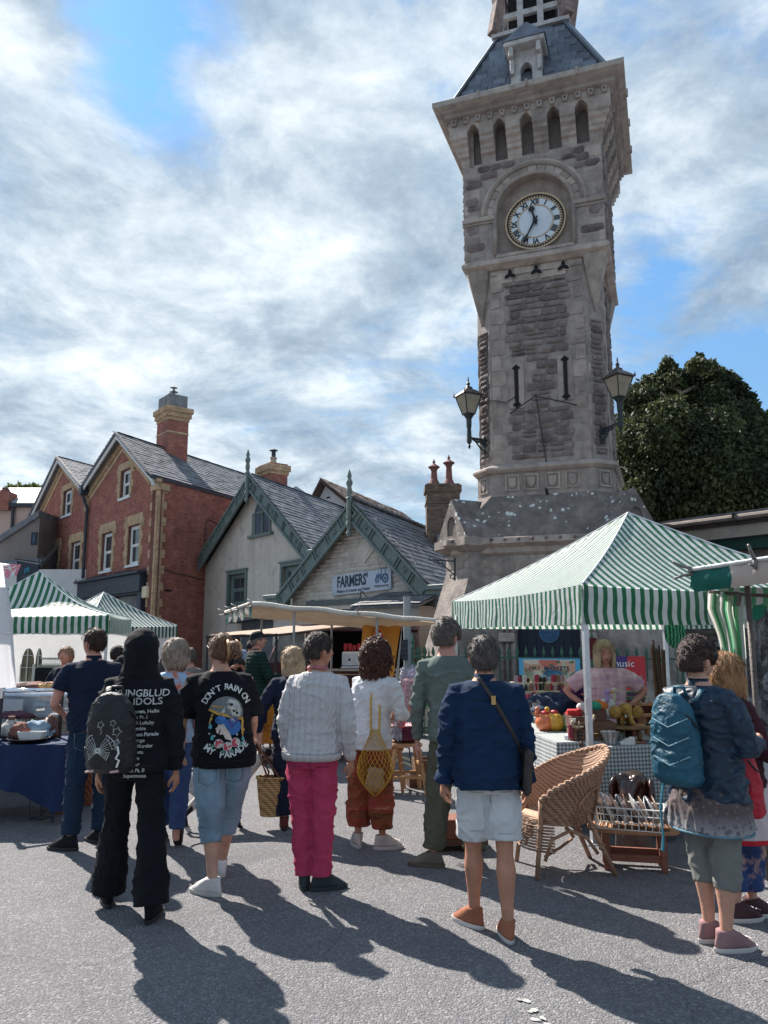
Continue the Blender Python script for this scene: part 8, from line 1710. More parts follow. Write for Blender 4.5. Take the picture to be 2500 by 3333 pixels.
def person(label,feet,yaw,h,skin='fair',pos=None,top=None,bottom=None,hair=None,head=(0,0,0),lean=(0,0),arms=None,g=1.0,hips=1.0,sh=1.0,shoes=None,vox=.011,foot_dirs=None,belly=0,tp=None,hood=None,cap=None,face=False,neckc=0,name='person'):
 yr=R(yaw);RM=Matrix.Rotation(yr,3,'Z');RI=RM.transposed()
 fw=[gr(x,y)for x,y,_ in feet]if pos is None else[V((pos[0],pos[1],0))+RM@V((s_*.10,0,0))for s_ in(-1,1)]
 base=(fw[0]+fw[1])/2 if pos is None else V((*pos,0));fd=[R(f[2])-yr for f in feet]if pos is None else[0,0]
 e=empty(name,base,yr,label,'person');F=[RI@(p-base)for p in fw];k=h/1.75
 hip=V((lean[2]if len(lean)>2 else 0,0,.51*h));nk=V((lean[0],lean[1],.835*h));body=MB()
 def sp(t_):return hip.lerp(nk,t_)+V((0,0,0))
 tor=[(-.06,.088*hips,.066),(.02,.096*hips,.070),(.16,.090*g,.062),(.33,.084*g,.060+belly),(.55,.088*g,.062),(.74,.094*g*sh,.062),(.86,.086*g*sh,.053),(.93,.068*sh,.046),(.985,.044,.038),(1.03,.034,.035),(1.09,.033,.034)]
 def torso(mb,infl,lo=-.06,hi=1.02,bot=1.0,p_=.9):
  rr=[]
  if lo<-.06:rr.append(ellring(sp(lo),(tor[0][1]*h+infl+.018)*bot,(tor[0][2]*h+infl+.022)*bot,24,p=p_))
  for t_,a,b in tor:
   if lo-.02<=t_<=hi:xx=infl+(.016*max(0,1-(t_+.06)/.35)if infl else 0);rr.append(ellring(sp(t_),a*h+xx,b*h+xx*1.15,24,p=p_))
  mb.rings(rr)
 torso(body,0,hi=1.10)
 S=[nk+V((s_*.099*h*sh*max(1,g*.95),0,-.040*h))for s_ in(-1,1)];arms=arms or[None,None];A=[]
 for s_,a in zip((0,1),arms):
  sg=-1 if s_==0 else 1;a=a or((sg*.028,-.02,-.165),(sg*.0,.05,-.145),.5)
  el=S[s_]+V(a[0]).normalized()*.172*h;wr=el+V(a[1]).normalized()*.145*h;A.append((S[s_],el,wr,a[2]if len(a)>2 else.5,V(a[3])if len(a)>3 else V((-sg,.15,0))))
  body.tube([S[s_]+V((-sg*.05,0,0)),S[s_],S[s_].lerp(el,.5),el,el.lerp(wr,.3),wr],[.036*k,.043*k*g,.043*k*g,.035*k,.035*k,.024*k],12)
 hj=[hip+V((s_*.052*h*hips,0,-.01))for s_ in(-1,1)];J=[]
 for s_ in(0,1):an=F[s_]+V((0,0,.052*h));kn=hj[s_].lerp(an,.5)+V((0,.018,0));J.append((hj[s_],kn,an));body.tube([hj[s_]+V((0,0,.03)),hj[s_],hj[s_].lerp(kn,.5),kn.lerp(hj[s_],.1),kn.lerp(an,.1),kn.lerp(an,.32)+V((0,-.012,0)),kn.lerp(an,.68),an,an-V((0,0,.035))],[q*k*(.86 if bottom and bottom[1]>.85 else 1)for q in(.07,.075*hips,.066*hips,.055,.050,.060,.042,.033,.035)],14)
 me=remesh(body,.011 if vox<.013 else.014,3);ex=MB();s_h=1.03*k**.5
 Hc=sp(1.09)+V((head[3]if len(head)>3 else 0,.014+(head[4]if len(head)>4 else 0),.084));hr=Matrix.Rotation(R(head[0]),3,'Z')@Matrix.Rotation(R(-head[1]),3,'X')@Matrix.Rotation(R(head[2]),3,'Y')
 hm=headmesh(s_h);ex.add([Hc+hr@p for p in hm.v],hm.f);ex.tube([sp(.96),sp(1.08),Hc+hr@V((0,-.02,-.05))],[.055*k,.052*k,.052*k],14)
 for i,(a,b,c,cu,nn)in enumerate(A):hand(ex,c,(c-b),nn,k,cu,1 if i else-1)
 me=append_mb(me,ex);link('body',me,SKIN[skin],e)
 def HP(p):return Hc+hr@(V(p)*s_h)
 if face:
  for sg in(-1,1):mb=MB();mb.ell(HP((sg*.031,.077,.004)),(.010,.007,.0055),8,6);mb.build('eye',DARKIN,e,smooth=True);mb=MB();mb.tube([HP((sg*.018,.091,.022)),HP((sg*.034,.090,.027)),HP((sg*.05,.082,.022))],.0035,5);mb.build('eyebrow',hairmat('brow',(.16,.09,.05)),e)
  mb=MB();mb.ell(HP((0,.090,-.058)),(.020,.006,.006),10,6,hr);mb.build('mouth',CL('lips',(.22,.06,.05),.5),e,smooth=True)
 if hair:st,hmn,hcol=hair;hm=hairshell(st,s_h,len(label));hm.v=[Hc+hr@p for p in hm.v];hm.build('hair',hairmat(hmn,hcol),e,smooth=True)
 if hood:
  mb=MB();rr=[]
  for t_,rx,ry,oy in((-.02,.150,.110,-.01),(.03,.122,.105,-.02),(.08,.108,.110,-.02),(.14,.110,.122,-.015),(.21,.110,.130,-.01),(.255,.096,.115,0),(.295,.058,.07,.0),(.315,.012,.02,0)):rr.append(ellring(Hc+V((0,oy,-.165+t_*1.03)),rx*k,ry*k,22))
  mb.rings(rr);me=remesh(mb,.012,4);folds(me,.006,(7,7,9),3);link('hood',me,hood,e)
 if cap:mb=MB();mb.rings([ellring(HP((0,-.004,z)),rx,ry,24,hr)for z,rx,ry in((.030,.086,.106),(.06,.087,.106),(.10,.074,.090),(.128,.04,.05),(.132,.004,.004))]);cb_=mb.build('cap',cap,e,smooth=True,sharp=60);mb=MB();mb.rings([[HP((x,y,z+dz))for x,y,z in((-.065,.085,.034),(-.04,.14,.022),(0,.165,.018),(.04,.14,.022),(.065,.085,.034),(0,.06,.038))]for dz in(0,.008)]);mb.build('peak',cap,cb_)
 if top:
  tm,hem,slv,inf,fa=top[:5];opt=top[5]if len(top)>5 else{};mb=MB();torso(mb,inf,hem,opt.get('hi',1.0),opt.get('bot',1.04))
  for i,(a,b,c,_,_)in enumerate(A):
   sg=(-1,1)[i];r_=opt.get('sr',1.0)*k
   if slv<=1:en=a.lerp(b,slv);mb.tube([a+V((-sg*.07,0,.0)),a+V((-sg*.01,0,-.004)),a.lerp(b,slv*.4),en],[.030*k+inf,.036*k+inf,.042*r_*g+inf,.046*r_*g+inf],14)
   else:q=slv-1;en=b.lerp(c,q);mb.tube([a+V((-sg*.07,0,.0)),a+V((-sg*.01,0,-.004)),a.lerp(b,.4),b+(b-(a+c)/2).normalized()*.006,b.lerp(en,.4),b.lerp(en,.85),en],[.028*k+inf,.036*k*max(1,g)+inf,(.038*g*r_+inf*.8),(.035*r_+inf*.75),(.033*r_+inf*.7),(.028*r_+inf*.6),(.026*r_+inf*.6)*opt.get('cuff',1.0)],14)
  me=remesh(mb,vox,3);folds(me,fa,opt.get('f',(5,5,7)),len(label));o=link(opt.get('name','shirt'),me,tm,e)
  if opt.get('collar'):mb=MB();mb.rings([ellring(sp(.985)+V((0,-.004,dz)),rx*k,ry*k,20)for dz,rx,ry in((-.03,.080,.070),(.012,.064,.062),(.040,.062,.060),(.036,.055,.053),(0,.055,.053))]);mb.build('collar',tm,e,smooth=True)
  if opt.get('rib'):
   for i,(a,b,c,_,_)in enumerate(A):q=slv-1;en=b.lerp(c,q);mb=MB();mb.tube([en+(b-en).normalized()*.05,en+(c-b).normalized()*.012],[.029*k+inf*.5,.025*k+inf*.5],14);mb.build('cuff',tm,e,smooth=True)
   mb=MB();mb.rings([ellring(sp(hem+dz),(tor[0][1]if hem<0 else.1)*h+inf*q_+.012,(tor[0][2]if hem<0 else.075)*h+inf*q_*1.1+.012,24,p=.9)for dz,q_ in((.02,1.25),(-.01,1.1),(-.06,.7))]);mb.build('hem',tm,e,smooth=True);mb=MB();mb.tube([sp(1.0)+V((.062*k*math.cos(a),.058*k*math.sin(a),.004*math.sin(a)))for a in[2*PI*j/20 for j in range(21)]],.010,6);mb.build('neckband',tm,e,smooth=True)
  e['bvh']=0;BV[e.name]=(me,o)
 if bottom:
  bm_,end,prof_,fa=bottom[:4];mb=MB();nm=bottom[4]if len(bottom)>4 else 'trousers';mb.rings([ellring(sp(t_),a*h*hips+.006,b*h+.006,24,p=.9)for t_,a,b in((-.16,.080,.060),(-.08,.092,.072),(.0,.093,.070),(.10,.086,.062))])
  for i in(0,1):
   a,b,c=J[i];n_=len(prof_);pts,rad=[a+V((0,0,.03))],[prof_[0]*.80]
   for q,r_ in enumerate([prof_[0]*.92]+list(prof_[1:])):t_=end*q/(n_-1);pts.append(a.lerp(b,t_*2)if t_<.5 else b.lerp(c,t_*2-1));rad.append(r_)
   mb.tube(pts,rad,16)
  me=remesh(mb,vox,3);folds(me,fa,(6,6,5),len(label)+3);BV[e.name+'_b']=(me,link(nm,me,bm_,e))
 if shoes:
  for i in(0,1):shoe('shoe',e,F[i]+V((0,0,(shoes[3][i]if len(shoes)>3 else 0))),fd[i],shoes[0],shoes[1],.155*h,tip=(shoes[2][i]if len(shoes)>2 else 0))
 return dict(e=e,sp=sp,S=S,A=A,J=J,Hc=Hc,hr=hr,HP=HP,h=h,k=k,hip=hip)
BV={};BVC={}
def drape(pp_,mb,off,name,mat,fwd=-1):
 """press flat print onto a garment: local x, z kept, y cast from behind"""
 me,o=BV[pp_['e'].name];out=[];bv=BVC.get(me.name)or BVC.setdefault(me.name,BVHTree.FromPolygons([v.co for v in me.vertices],[tuple(p.vertices)for p in me.polygons]))
 for p in mb.v:
  hit=bv.ray_cast(V((p.x,fwd*1.5,p.z)),V((0,-fwd,0)));y=hit[0].y if hit[0]is not None else fwd*.15;out.append(V((p.x,y+fwd*off,p.z)))
 mb.v=out;return mb.build(name,mat,o)
def flat(s,size,x,z,**kw):t_=textmb(s,size,0,**kw);t_.v=[V((x+p.x,0,z+p.y))for p in t_.v];return t_
W_=lambda p,q:M('fabric_'+p,q,.88,.14,5,bump=.15,bscale=240,bdist=.004,spec=.2)
RUB=M('rubber_sole',(.03,.03,.035),.7,bump=0);WSOLE=M('white_sole',(.55,.52,.50),.7,.05,bump=0)
def toworld(P_,v):return P_['e'].location+Matrix.Rotation(P_['e'].rotation_euler.z,3,'Z')@V(v)
def denim(k,c):return M('denim_'+k,c,.85,.22,3,bump=.25,bscale=180,bdist=.005,spec=.25)
p1=person('man in dark navy polo shirt and jeans with glasses looking down at left',[(225,2768,80),(325,2745,55)],28,1.80,'pink',top=(W_('navy_polo',(.008,.014,.034)),-.02,.62,.022,.008,dict(collar=1,sr=1.05)),bottom=(denim('dark',(.010,.026,.055)),.97,(.100,.096,.082,.076,.070),.009),hair=('crop','brown',(.055,.025,.015)),head=(32,-22,0),g=1.14,belly=.012,lean=(-.01,.05,.01),arms=[((-.28,-.02,-.85),(.35,.8,-.35),.8),((.25,.05,-.85),(-.3,.8,-.3),.8)],shoes=(W_('black_shoe',(.012,.013,.016)),RUB),vox=.010)
mb=MB();[mb.tube([p1['HP']((sg*.034+.024*math.cos(a),.098,.004+.022*math.sin(a)))for a in[2*PI*j/14 for j in range(15)]],.0022,4)for sg in(-1,1)];[mb.tube([p1['HP']((sg*.058,.095,.008)),p1['HP']((sg*.080,.01,.006))],.0022,4)for sg in(-1,1)];mb.build('glasses',DARKIRON,p1['e'])
BK=W_('black_hoodie',(.007,.008,.011))
p2=person('person in black hoodie with white back print and wide flared black trousers',[(350,2948,25),(490,2998,-2)],3,1.745,'tan',top=(BK,-.07,1.98,.028,.011,dict(sr=1.3,name='hoodie',bot=.98)),bottom=(W_('black_trousers',(.006,.007,.010)),1.0,(.098,.092,.082,.082,.094,.108,.112),.008),hood=BK,head=(0,0,0),g=1.05,arms=[((-.17,-.02,-.9),(-.05,.18,-.9),.5),((.19,-.02,-.9),(.03,.18,-.9),.5)],shoes=(BK,RUB),vox=.010)
PRT=M('print_white',(.48,.48,.46),.8,.25,60,bump=0)
z0=1.335
for t_,s_,x,z in(('YUNGBLUD',.062,.045,z0),('IDOLS',.062,.085,z0-.05),('Hello Heaven, Hello',.030,.03,z0-.11),('Idols Pt. I',.030,.035,z0-.145),('Lovesick Lullaby',.030,.03,z0-.18),('Zombie',.030,.035,z0-.215),('The Greatest Parade',.030,.03,z0-.25),('Change',.030,.035,z0-.285),('Monday Murder',.030,.03,z0-.32),('Ghosts',.030,.035,z0-.355),('Fire',.030,.035,z0-.39),('War',.030,.035,z0-.425),('Idols Pt. II',.030,.035,z0-.46),('Supermoon',.030,.035,z0-.495)):drape(p2,flat(t_,s_,x,z,bold=.0008),.006,'back_print',PRT)
def pack(P_,c,size,mat,label,rz=0,name='backpack',straps=True,seed=1,mat2=None):
 e=empty(name,toworld(P_,c),P_['e'].rotation_euler.z+rz,label,'backpack');w_,d_,hh=size;mb=MB()
 mb.rings([ellring((0,-.01*i,z*hh),w_*a,d_*b,22,p=.75)for i,(z,a,b)in enumerate(((0,.80,.8),(.06,.98,1),(.35,1.0,1.05),(.65,.95,.95),(.85,.78,.75),(.97,.45,.45),(1.0,.1,.1)))]);mb.rings([ellring((0,-d_*.95,z*hh),w_*a,d_*b,20,p=.7)for z,a,b in((.06,.6,.3),(.12,.72,.42),(.36,.72,.42),(.44,.5,.2))])
 me=remesh(mb,.009,3);folds(me,.006,(9,9,8),seed);bd_=link('bag_body',me,mat,e);BV[e.name]=(me,bd_)
 if straps:
  for sg in(-1,1):mb=MB();mb.tube([V((sg*w_*.5,d_*.7,hh*.9)),V((sg*w_*.6,d_*1.2,hh*1.03)),V((sg*w_*.75,d_*2.2,hh*.98)),V((sg*w_*.85,d_*2.8,hh*.7))],[.022]*4,8,flat=.35);mb.build('strap',mat2 or mat,e,smooth=True)
 mb=MB();mb.tube([V((-.04,d_*.4,hh*.96)),V((-.03,d_*.3,hh*1.05)),V((.03,d_*.3,hh*1.05)),V((.04,d_*.4,hh*.96))],.010,7);mb.build('grab_loop',mat2 or mat,e,smooth=True)
 mb=MB();mb.tube([V((w_*1.0*math.cos(a),-d_*1.02*abs(math.sin(a))**.8,hh*(.62+.26*math.sin(a))))for a in[PI*j/14 for j in range(15)]],.006,5);mb.build('zip',MATS['black_pan'],e);return e
bp=pack(p2,(-.095,-.205,.875),(.15,.10,.48),M('black_nylon',(.010,.011,.014),.5,.3,14,bump=.2),'black backpack printed with pale moths hung on the hooded figure',-.10,seed=3)
def bagline(pts,w_,nm='moth_print'):
 mb=MB();L=len(pts)
 for i,(x,z)in enumerate(pts):
  a,b=pts[max(0,i-1)],pts[min(L-1,i+1)];dx,dz=b[0]-a[0],b[1]-a[1];q=math.hypot(dx,dz)or 1;mb.v+=[V((x-dz/q*w_,0,z+dx/q*w_)),V((x+dz/q*w_,0,z-dx/q*w_))]
 mb.f=[(2*i,2*i+1,2*i+3,2*i+2)for i in range(L-1)];drape(dict(e=bp),mb,.004,nm,PRT)
for sg in(-1,1):
 for L,a0,a1,w_ in((.105,.15,1.15,.0022),(.085,.2,1.05,.0014),(.070,-.75,.0,.002),(.055,-.7,-.1,.0014)):
  bagline([(-.035+sg*L*math.cos(a0+(a1-a0)*j/8)*(1+.06*(j%2)),.135+L*math.sin(a0+(a1-a0)*j/8))for j in range(9)],w_)
 for k_ in range(9):a=-.7+k_*.22;L=.10 if a>.1 else.068;bagline([(-.035+sg*.012*math.cos(a),.135+.012*math.sin(a)),(-.035+sg*L*.55*math.cos(a+.05),.135+L*.55*math.sin(a+.05)),(-.035+sg*L*math.cos(a),.135+L*math.sin(a))],.0012)
bagline([(-.035+.009*math.cos(q),.142+.011*math.sin(q))for q in[PI*j/5 for j in range(11)]],.005,'skull_print')
for x0,zz,L in((.07,.25,.028),(.045,.30,.02),(-.03,.29,.022),(.075,.19,.018)):
 for k_ in range(5):a=k_*1.257;bagline([(x0+L*math.cos(a+q)*(1 if q==0 else.6),zz+L*math.sin(a+q)*(1 if q==0 else.6))for q in(-.6,0,.6)],.0014)
 bagline([(x0,zz-L),(x0+.01,zz-L*2),(x0,zz-L*2.6)],.0012)
mb=MB();mb.tube([V((.09,-.15,.17)),V((.10,-.155,.13)),V((.085,-.155,.10)),V((.105,-.155,.09)),V((.09,-.15,.05))],.006,6);mb.build('charm',WHITEP,bp);mb=MB();[mb.tube([V((x,-.14,.02)),V((x+.05,-.145,.028))],.007,5)for x in(-.10,.05)];mb.build('pale_tag',CL('pale_pink',(.55,.38,.34)),bp)
p3=person("woman in black tee shirt printed DON'T RAIN ON MY PARADE and pale denim capris",[(690,2915,62),(720,2850,25)],14,1.74,'fair',top=(W_('black_tee',(.006,.007,.010)),-.17,.88,.024,.009,dict(sr=1.12,bot=1.0)),bottom=(denim('pale',(.21,.30,.37)),.72,(.106,.112,.100,.086,.074),.007),hair=('bun','strawberry',(.19,.095,.055)),head=(34,-16,0),g=1.16,hips=1.16,lean=(-.02,.05,.02),arms=[((-.2,.05,-.9),(0,.5,-.7),.6),((.17,.05,-.9),(.05,.75,-.5),.6)],shoes=(W_('white_trainer',(.60,.58,.58)),WSOLE),vox=.010)
P3=p3['e'];HP=p3['HP']
mb=MB();mb.ell(HP((0,-.125,.06)),(.045,.05,.05),14,10);[mb.tube([HP((.01*i,-.14,.07)),HP((.02*i,-.18,.05-.01*i)),HP((.03*i,-.19,.01))],[.012,.010,.002],5)for i in(-2,-1,0,1,2)];mb.build('hair_twist',hairmat('strawberry',()),P3,smooth=True)
for sg in(-1,1):mb=MB();mb.tube([HP((sg*.035,-.10,.105)),HP((sg*.05,-.145,.08)),HP((sg*.045,-.16,.02)),HP((sg*.03,-.13,-.02))],[.012,.014,.013,.006],7);mb.build('claw_clip',M('tortoise_clip',(.36,.20,.09),.3,.3,30,bump=0),P3,smooth=True)
mb=MB();[mb.ell(HP((sg*.032,.096,.004)),(.026,.006,.018),12,6,p3['hr'])for sg in(-1,1)];[mb.tube([HP((sg*.056,.093,.008)),HP((sg*.080,.01,.006))],.004,5)for sg in(-1,1)];mb.build('sunglasses',M('dark_red_lens',(.05,.01,.012),.15,bump=0),P3)
def arctext(s_,R0,cz_,a0,a1,size,flip=1,x0=0.0):
 for i,c in enumerate(s_):
  if c==' ':continue
  a=R(a0+(a1-a0)*i/(len(s_)-1));t_=textmb(c,size,0,bold=.0012);q=a-PI/2 if flip>0 else a+PI/2;t_.v=[V((x0+R0*math.cos(a)+p.x*math.cos(q)-p.y*math.sin(q),0,cz_+R0*1.12*math.sin(a)+p.x*math.sin(q)+p.y*math.cos(q)))for p in t_.v];drape(p3,t_,.006,'back_print',M('print_pale',(.62,.64,.62),.8,.1,40,bump=0))
X0=.02;zc_=1.145
arctext("DON'T RAIN ON",.165,zc_+.01,150,30,.058,1,X0);arctext('MY PARADE',.20,zc_-.035,233,314,.060,-1,X0)
def pr(pts,c,k_,nm='back_print'):
 mb=MB();cx_=sum(p[0]for p in pts)/len(pts);cz_=sum(p[1]for p in pts)/len(pts);mb.v=[V((X0+x,0,zc_+z))for x,z in[(cx_,cz_)]+list(pts)];mb.f=[(0,i+1,(i+1)%len(pts)+1)for i in range(len(pts))];drape(p3,mb,.006+.0006*k_,nm,M('print_'+c,dict(white=(.6,.62,.62),gold=(.55,.32,.07),blue=(.04,.14,.36),purple=(.08,.05,.22),skin=(.62,.50,.42),red=(.50,.05,.09),green=(.08,.22,.16),black=(.01,.01,.012),grey=(.16,.18,.19),teal=(.10,.36,.40))[c],.8,.15,60,bump=0))
cir=lambda x,z,rx,rz=None,n=12:[(x+rx*math.cos(2*PI*j/n),z+(rz or rx)*math.sin(2*PI*j/n))for j in range(n)]
arc_=[(.118*math.cos(R(a)),.03+.10*math.sin(R(a)))for a in range(5,176,17)]
pr(arc_+[(-.118,.035),(-.06,.012),(-.01,.0),(.05,-.015),(.12,-.03)],'grey',0);pr([(.02,.115),(.075,.10),(.105,.05),(.10,-.01),(.05,0),(.0,.02),(-.035,.02),(-.01,.06)],'white',1)
for x,z,a in((.035,.075,.014),(.07,.06,.012),(.05,.03,.012),(.08,.015,.013),(.0,.04,.012)):pr(cir(x,z,a,a*.8,8),'black',2)
pr([(-.12,.035),(-.118,.050),(-.06,.028),(-.01,.014),(.05,0),(.122,-.014),(.12,-.036),(.05,-.022),(-.01,-.006),(-.06,.006)],'gold',3);pr([(-.10,.07),(-.05,.065),(.0,.05),(.05,.035),(.11,.03),(.11,.022),(.05,.027),(0,.042),(-.05,.057),(-.10,.062)],'gold',3.5)
pr([(.11,-.03),(.125,-.035),(.122,-.10),(.135,-.10),(.118,-.15),(.108,-.09)],'gold',2);pr([(-.10,.01),(-.085,.012),(-.10,-.02),(-.09,-.02),(-.118,-.06)],'gold',2)
pr(cir(.045,-.075,.062,.058,16),'blue',2);pr(cir(-.035,-.03,.04,.03),'blue',1.5);pr(cir(.055,-.05,.038,.034),'purple',4);pr(cir(.045,-.035,.015),'white',5)
pr([(-.02,-.045),(-.05,-.06),(-.058,-.078),(-.07,-.088),(-.062,-.095),(-.064,-.105),(-.058,-.118),(-.03,-.128),(-.01,-.12),(.0,-.155),(.05,-.17),(.03,-.12),(.0,-.08)],'skin',3)
for x,z in((-.045,-.185),(.015,-.205),(.07,-.18)):pr(cir(x,z,.033,.031,10),'white',4);[pr(cir(x+.014*math.cos(q),z+.014*math.sin(q),.015,None,8),'red',5+q*.1)for q in(0,1.26,2.5,3.77,5)];pr(cir(x,z,.006,None,6),'gold',6.5)
for x,z in((-.085,-.20),(-.015,-.235),(.045,-.235),(.11,-.19)):pr([(x-.018,z),(x,z+.014),(x+.018,z),(x,z-.014)],'green',3)
for x,z,a in((-.105,-.075,.013),(-.09,-.15,.011),(.122,-.16,.01)):pr([(x,z+a*2.4),(x+a,z),(x+a*.6,z-a),(x-a*.6,z-a),(x-a,z)],'teal',3)
for x,z in((-.11,-.12),(-.075,-.135),(-.105,-.19),(.08,-.13)):pr(cir(x,z,.007,None,6),'white',3)
def cable(t,o,u):
 s=sepx(t,o);row=t.math('FRACT',t.math('DIVIDE',s[0],.046));ph_=t.math('SINE',t.math('MULTIPLY',s[2],95));x_=t.math('ABSOLUTE',t.math('SUBTRACT',row,t.math('ADD',.5,t.math('MULTIPLY',ph_,.09))));h_=t.math('MAXIMUM',t.math('SUBTRACT',.20,x_),0.0)
 h2=t.math('ADD',t.math('MULTIPLY',h_,4.0),t.math('MULTIPLY',t.math('SINE',t.math('MULTIPLY',s[2],900)),.06));return t.ramp(h2,[(0,(.50,.48,.49)),(.6,(.66,.64,.64))]),h2,1.0,.012
p4=person('man in cream cable knit jumper and bright pink trousers looking right',[(990,2893,5),(1045,2898,-70)],-12,1.74,'tan',top=(custom('cable_knit',cable,.95),.0,1.97,.022,.007,dict(rib=1,sr=1.2,name='jumper',f=(4,4,8))),bottom=(W_('pink_trousers',(.42,.045,.105)),1.0,(.098,.096,.086,.078,.071,.067),.009),hair=('short','dark_brown',(.050,.035,.028)),head=(-42,-4,0),g=1.06,lean=(.012,.01,-.02),arms=[((-.17,-.04,-.9),(.03,.25,-.9),.6),((.16,-.08,-.9),(.0,.35,-.9),.4)],shoes=(W_('charcoal_shoe',(.035,.045,.05)),W_('charcoal_shoe',())),vox=.010)
mb=MB();mb.tube([p4['sp'](1.0)+V((.063*math.cos(a),.064*math.sin(a),.020+.006*math.sin(a*3)))for a in[2*PI*j/24 for j in range(25)]],.014,7);mb.build('neckerchief',M('paisley',(.34,.12,.12),.8,.5,60,bump=0),p4['e'],smooth=True)
p5=person('blonde woman in navy mostly hidden behind the man in pink trousers',[(925,2700,10),(965,2685,-10)],15,1.60,'fair',top=(W_('navy_blouse',(.010,.015,.035)),-.10,1.85,.030,.008,dict(sr=1.2)),bottom=(W_('navy_trousers',(.010,.014,.03)),.95,(.098,.096,.09,.085,.08),.008),hair=('long','blonde',(.52,.38,.24)),head=(-30,-10,0,.0,.0),arms=[((-.45,.0,-.85),(-.15,.1,-.95),.9),None],shoes=(W_('sandal',(.12,.03,.03)),RUB))
hw_=toworld(p5,p5['A'][0][2]);bc_=V((at(888,2600,hw_.y).x,hw_.y,at(888,2655,hw_.y).z));e=basket(bc_,.11,.15,.33,WK2,'woven straw shopping bag with brown leather handles carried by the blonde woman',.012,ov=.55);e.name='straw_bag';e['category']='bag'
mb=MB();tp_=hw_-bc_+V((0,0,-.07));[mb.tube([V((-.07,y,.30)),V((-.05,y,.36)),tp_+V((0,y*.3,0)),V((.05,y,.36)),V((.07,y,.30))],.009,6)for y in(-.07,.07)];mb.build('handle',CL('brown_strap',(.14,.05,.025),.6),e,smooth=True)
def rust(t,o,u):
 s=sepx(t,o);b=t.noise(t.scalevec(o,(3,3,26)),1,4,.6);n_=t.noise(o,70,3,.6);m_=t.math('ADD',t.math('MULTIPLY',b,.65),t.math('MULTIPLY',n_,.35));return(t.ramp(m_,[(.36,(.045,.020,.014)),(.48,(.20,.065,.02)),(.56,(.26,.02,.025)),(.66,(.36,.22,.12))]),)
p6=person('curly haired woman in white cardigan and rust patterned trousers with flowers',[(1165,2757,15),(1245,2765,-75)],-32,1.66,'tan',top=(W_('white_cardigan',(.56,.58,.60)),-.12,1.55,.024,.010,dict(sr=1.12,name='cardigan')),bottom=(custom('rust_pattern',rust,.85),.90,(.098,.100,.098,.100,.104,.088),.012),hair=('curly','chestnut',(.085,.032,.022)),head=(-14,-14,0),g=1.08,hips=1.1,lean=(.03,.02,-.02),arms=[((-.15,.2,-.85),(.55,.75,-.1),.7),((.18,.15,-.85),(-.3,.95,.05),.7)],shoes=(W_('cream_trainer',(.50,.44,.40)),WSOLE))
mb=MB();r_=random.Random(2);Hc6=p6['Hc']
for i in range(620):d=V((r_.gauss(0,1),r_.gauss(-.2,.8),r_.gauss(-.3,.9))).normalized();p=Hc6+V((d.x*.12,d.y*.11-.03,d.z*.15-.05));mb.tube([p+V((.012*math.sin(q*1.7+i),.012*math.cos(q*1.7+i),-.013*q))for q in range(6)],[.008,.008,.008,.007,.006,.003],4)if d.y<.45 else None
mb.build('curls',hairmat('chestnut',()),p6['e'])
nb0=toworld(p6,p6['S'][1]+V((-.12,-.07,.055)));nb=empty('net_bag',nb0+V((.0,-.06,-.92)),0,'yellow string net bag holding a brown paper parcel on her shoulder','bag');YN=M('yellow_cord',(.55,.33,.045),.8,.15,30,bump=0)
def nbp(a,t_):r_=(.035+.098*math.sin(PI*min(1,t_*1.0)**1.5)+.02*t_)*(1 if t_<.97 else.8);return V((r_*math.cos(a),r_*.75*math.sin(a),.50*(1-t_)+.02*math.cos(a*2)*t_))
mb=MB();n,m=22,20
for i in range(n):
 for s_ in(-1,1):mb.tube([nbp(2*PI*(i+s_*j*.42)/n,j/m)for j in range(m+1)],.0022,3)
mb.build('net',YN,nb);mb=MB();top6=nb0-nb.location;[mb.tube([nbp(a,0),nbp(a,0)*.5+top6*.5+V((x,-.03,0)),top6+V((x*.6,0,.02)),top6+V((x*.6,.10,-.02)),top6+V((x,.14,-.15))],.008,5)for a,x in((0,.02),(PI,-.02))];mb.build('strap',YN,nb)
mb=MB();mb.v=[];mb.box((0,0,.12),(.13,.09,.15),Matrix.Rotation(.2,3,'Y'));mb.ell((.0,0,.07),(.08,.06,.06));mb.build('parcel',CL('brown_paper',(.34,.24,.15)),nb,bevel=.02)
fl0=toworld(p6,(p6['A'][0][2]+p6['A'][1][2])/2+V((.02,.04,-.12)));fl=empty('flower_bouquet',fl0,0,'bouquet wrapped in pink paper and clear film held by the curly haired woman','bouquet');d_=V((.30,.05,.95)).normalized()
mb=MB();n=14;mb.rings([[d_*L+V((r_*math.cos(2*PI*j/n)*(1+.25*(j%2)),r_*math.sin(2*PI*j/n),0))for j in range(n)]for L,r_ in((0,.03),(.12,.035),(.28,.06),(.42,.085),(.44,.06))]);mb.build('pink_wrap',CL('pink_paper',(.50,.11,.14),.5),fl)
mb=MB();n=18;mb.rings([[d_*L+V((-.02,0,0))+V((r_*math.cos(2*PI*j/n)*(1+.3*(j%2)),r_*math.sin(2*PI*j/n),.02*(j%3)))for j in range(n)]for L,r_ in((-.12,.06),(-.02,.03),(.15,.05),(.36,.085),(.52,.10))],cap=False);mb.build('film_wrap',M('film',(.36,.38,.46),.15,.4,30,bump=.5,alpha=.55),fl)
mb=MB();[mb.ell(d_*.44+V((U(-.06,.06),U(-.06,.06),U(0,.06))),(.02,.02,.02),6,5)for _ in range(12)];mb.build('blooms',CL('lilac_bloom',(.30,.26,.42)),fl)
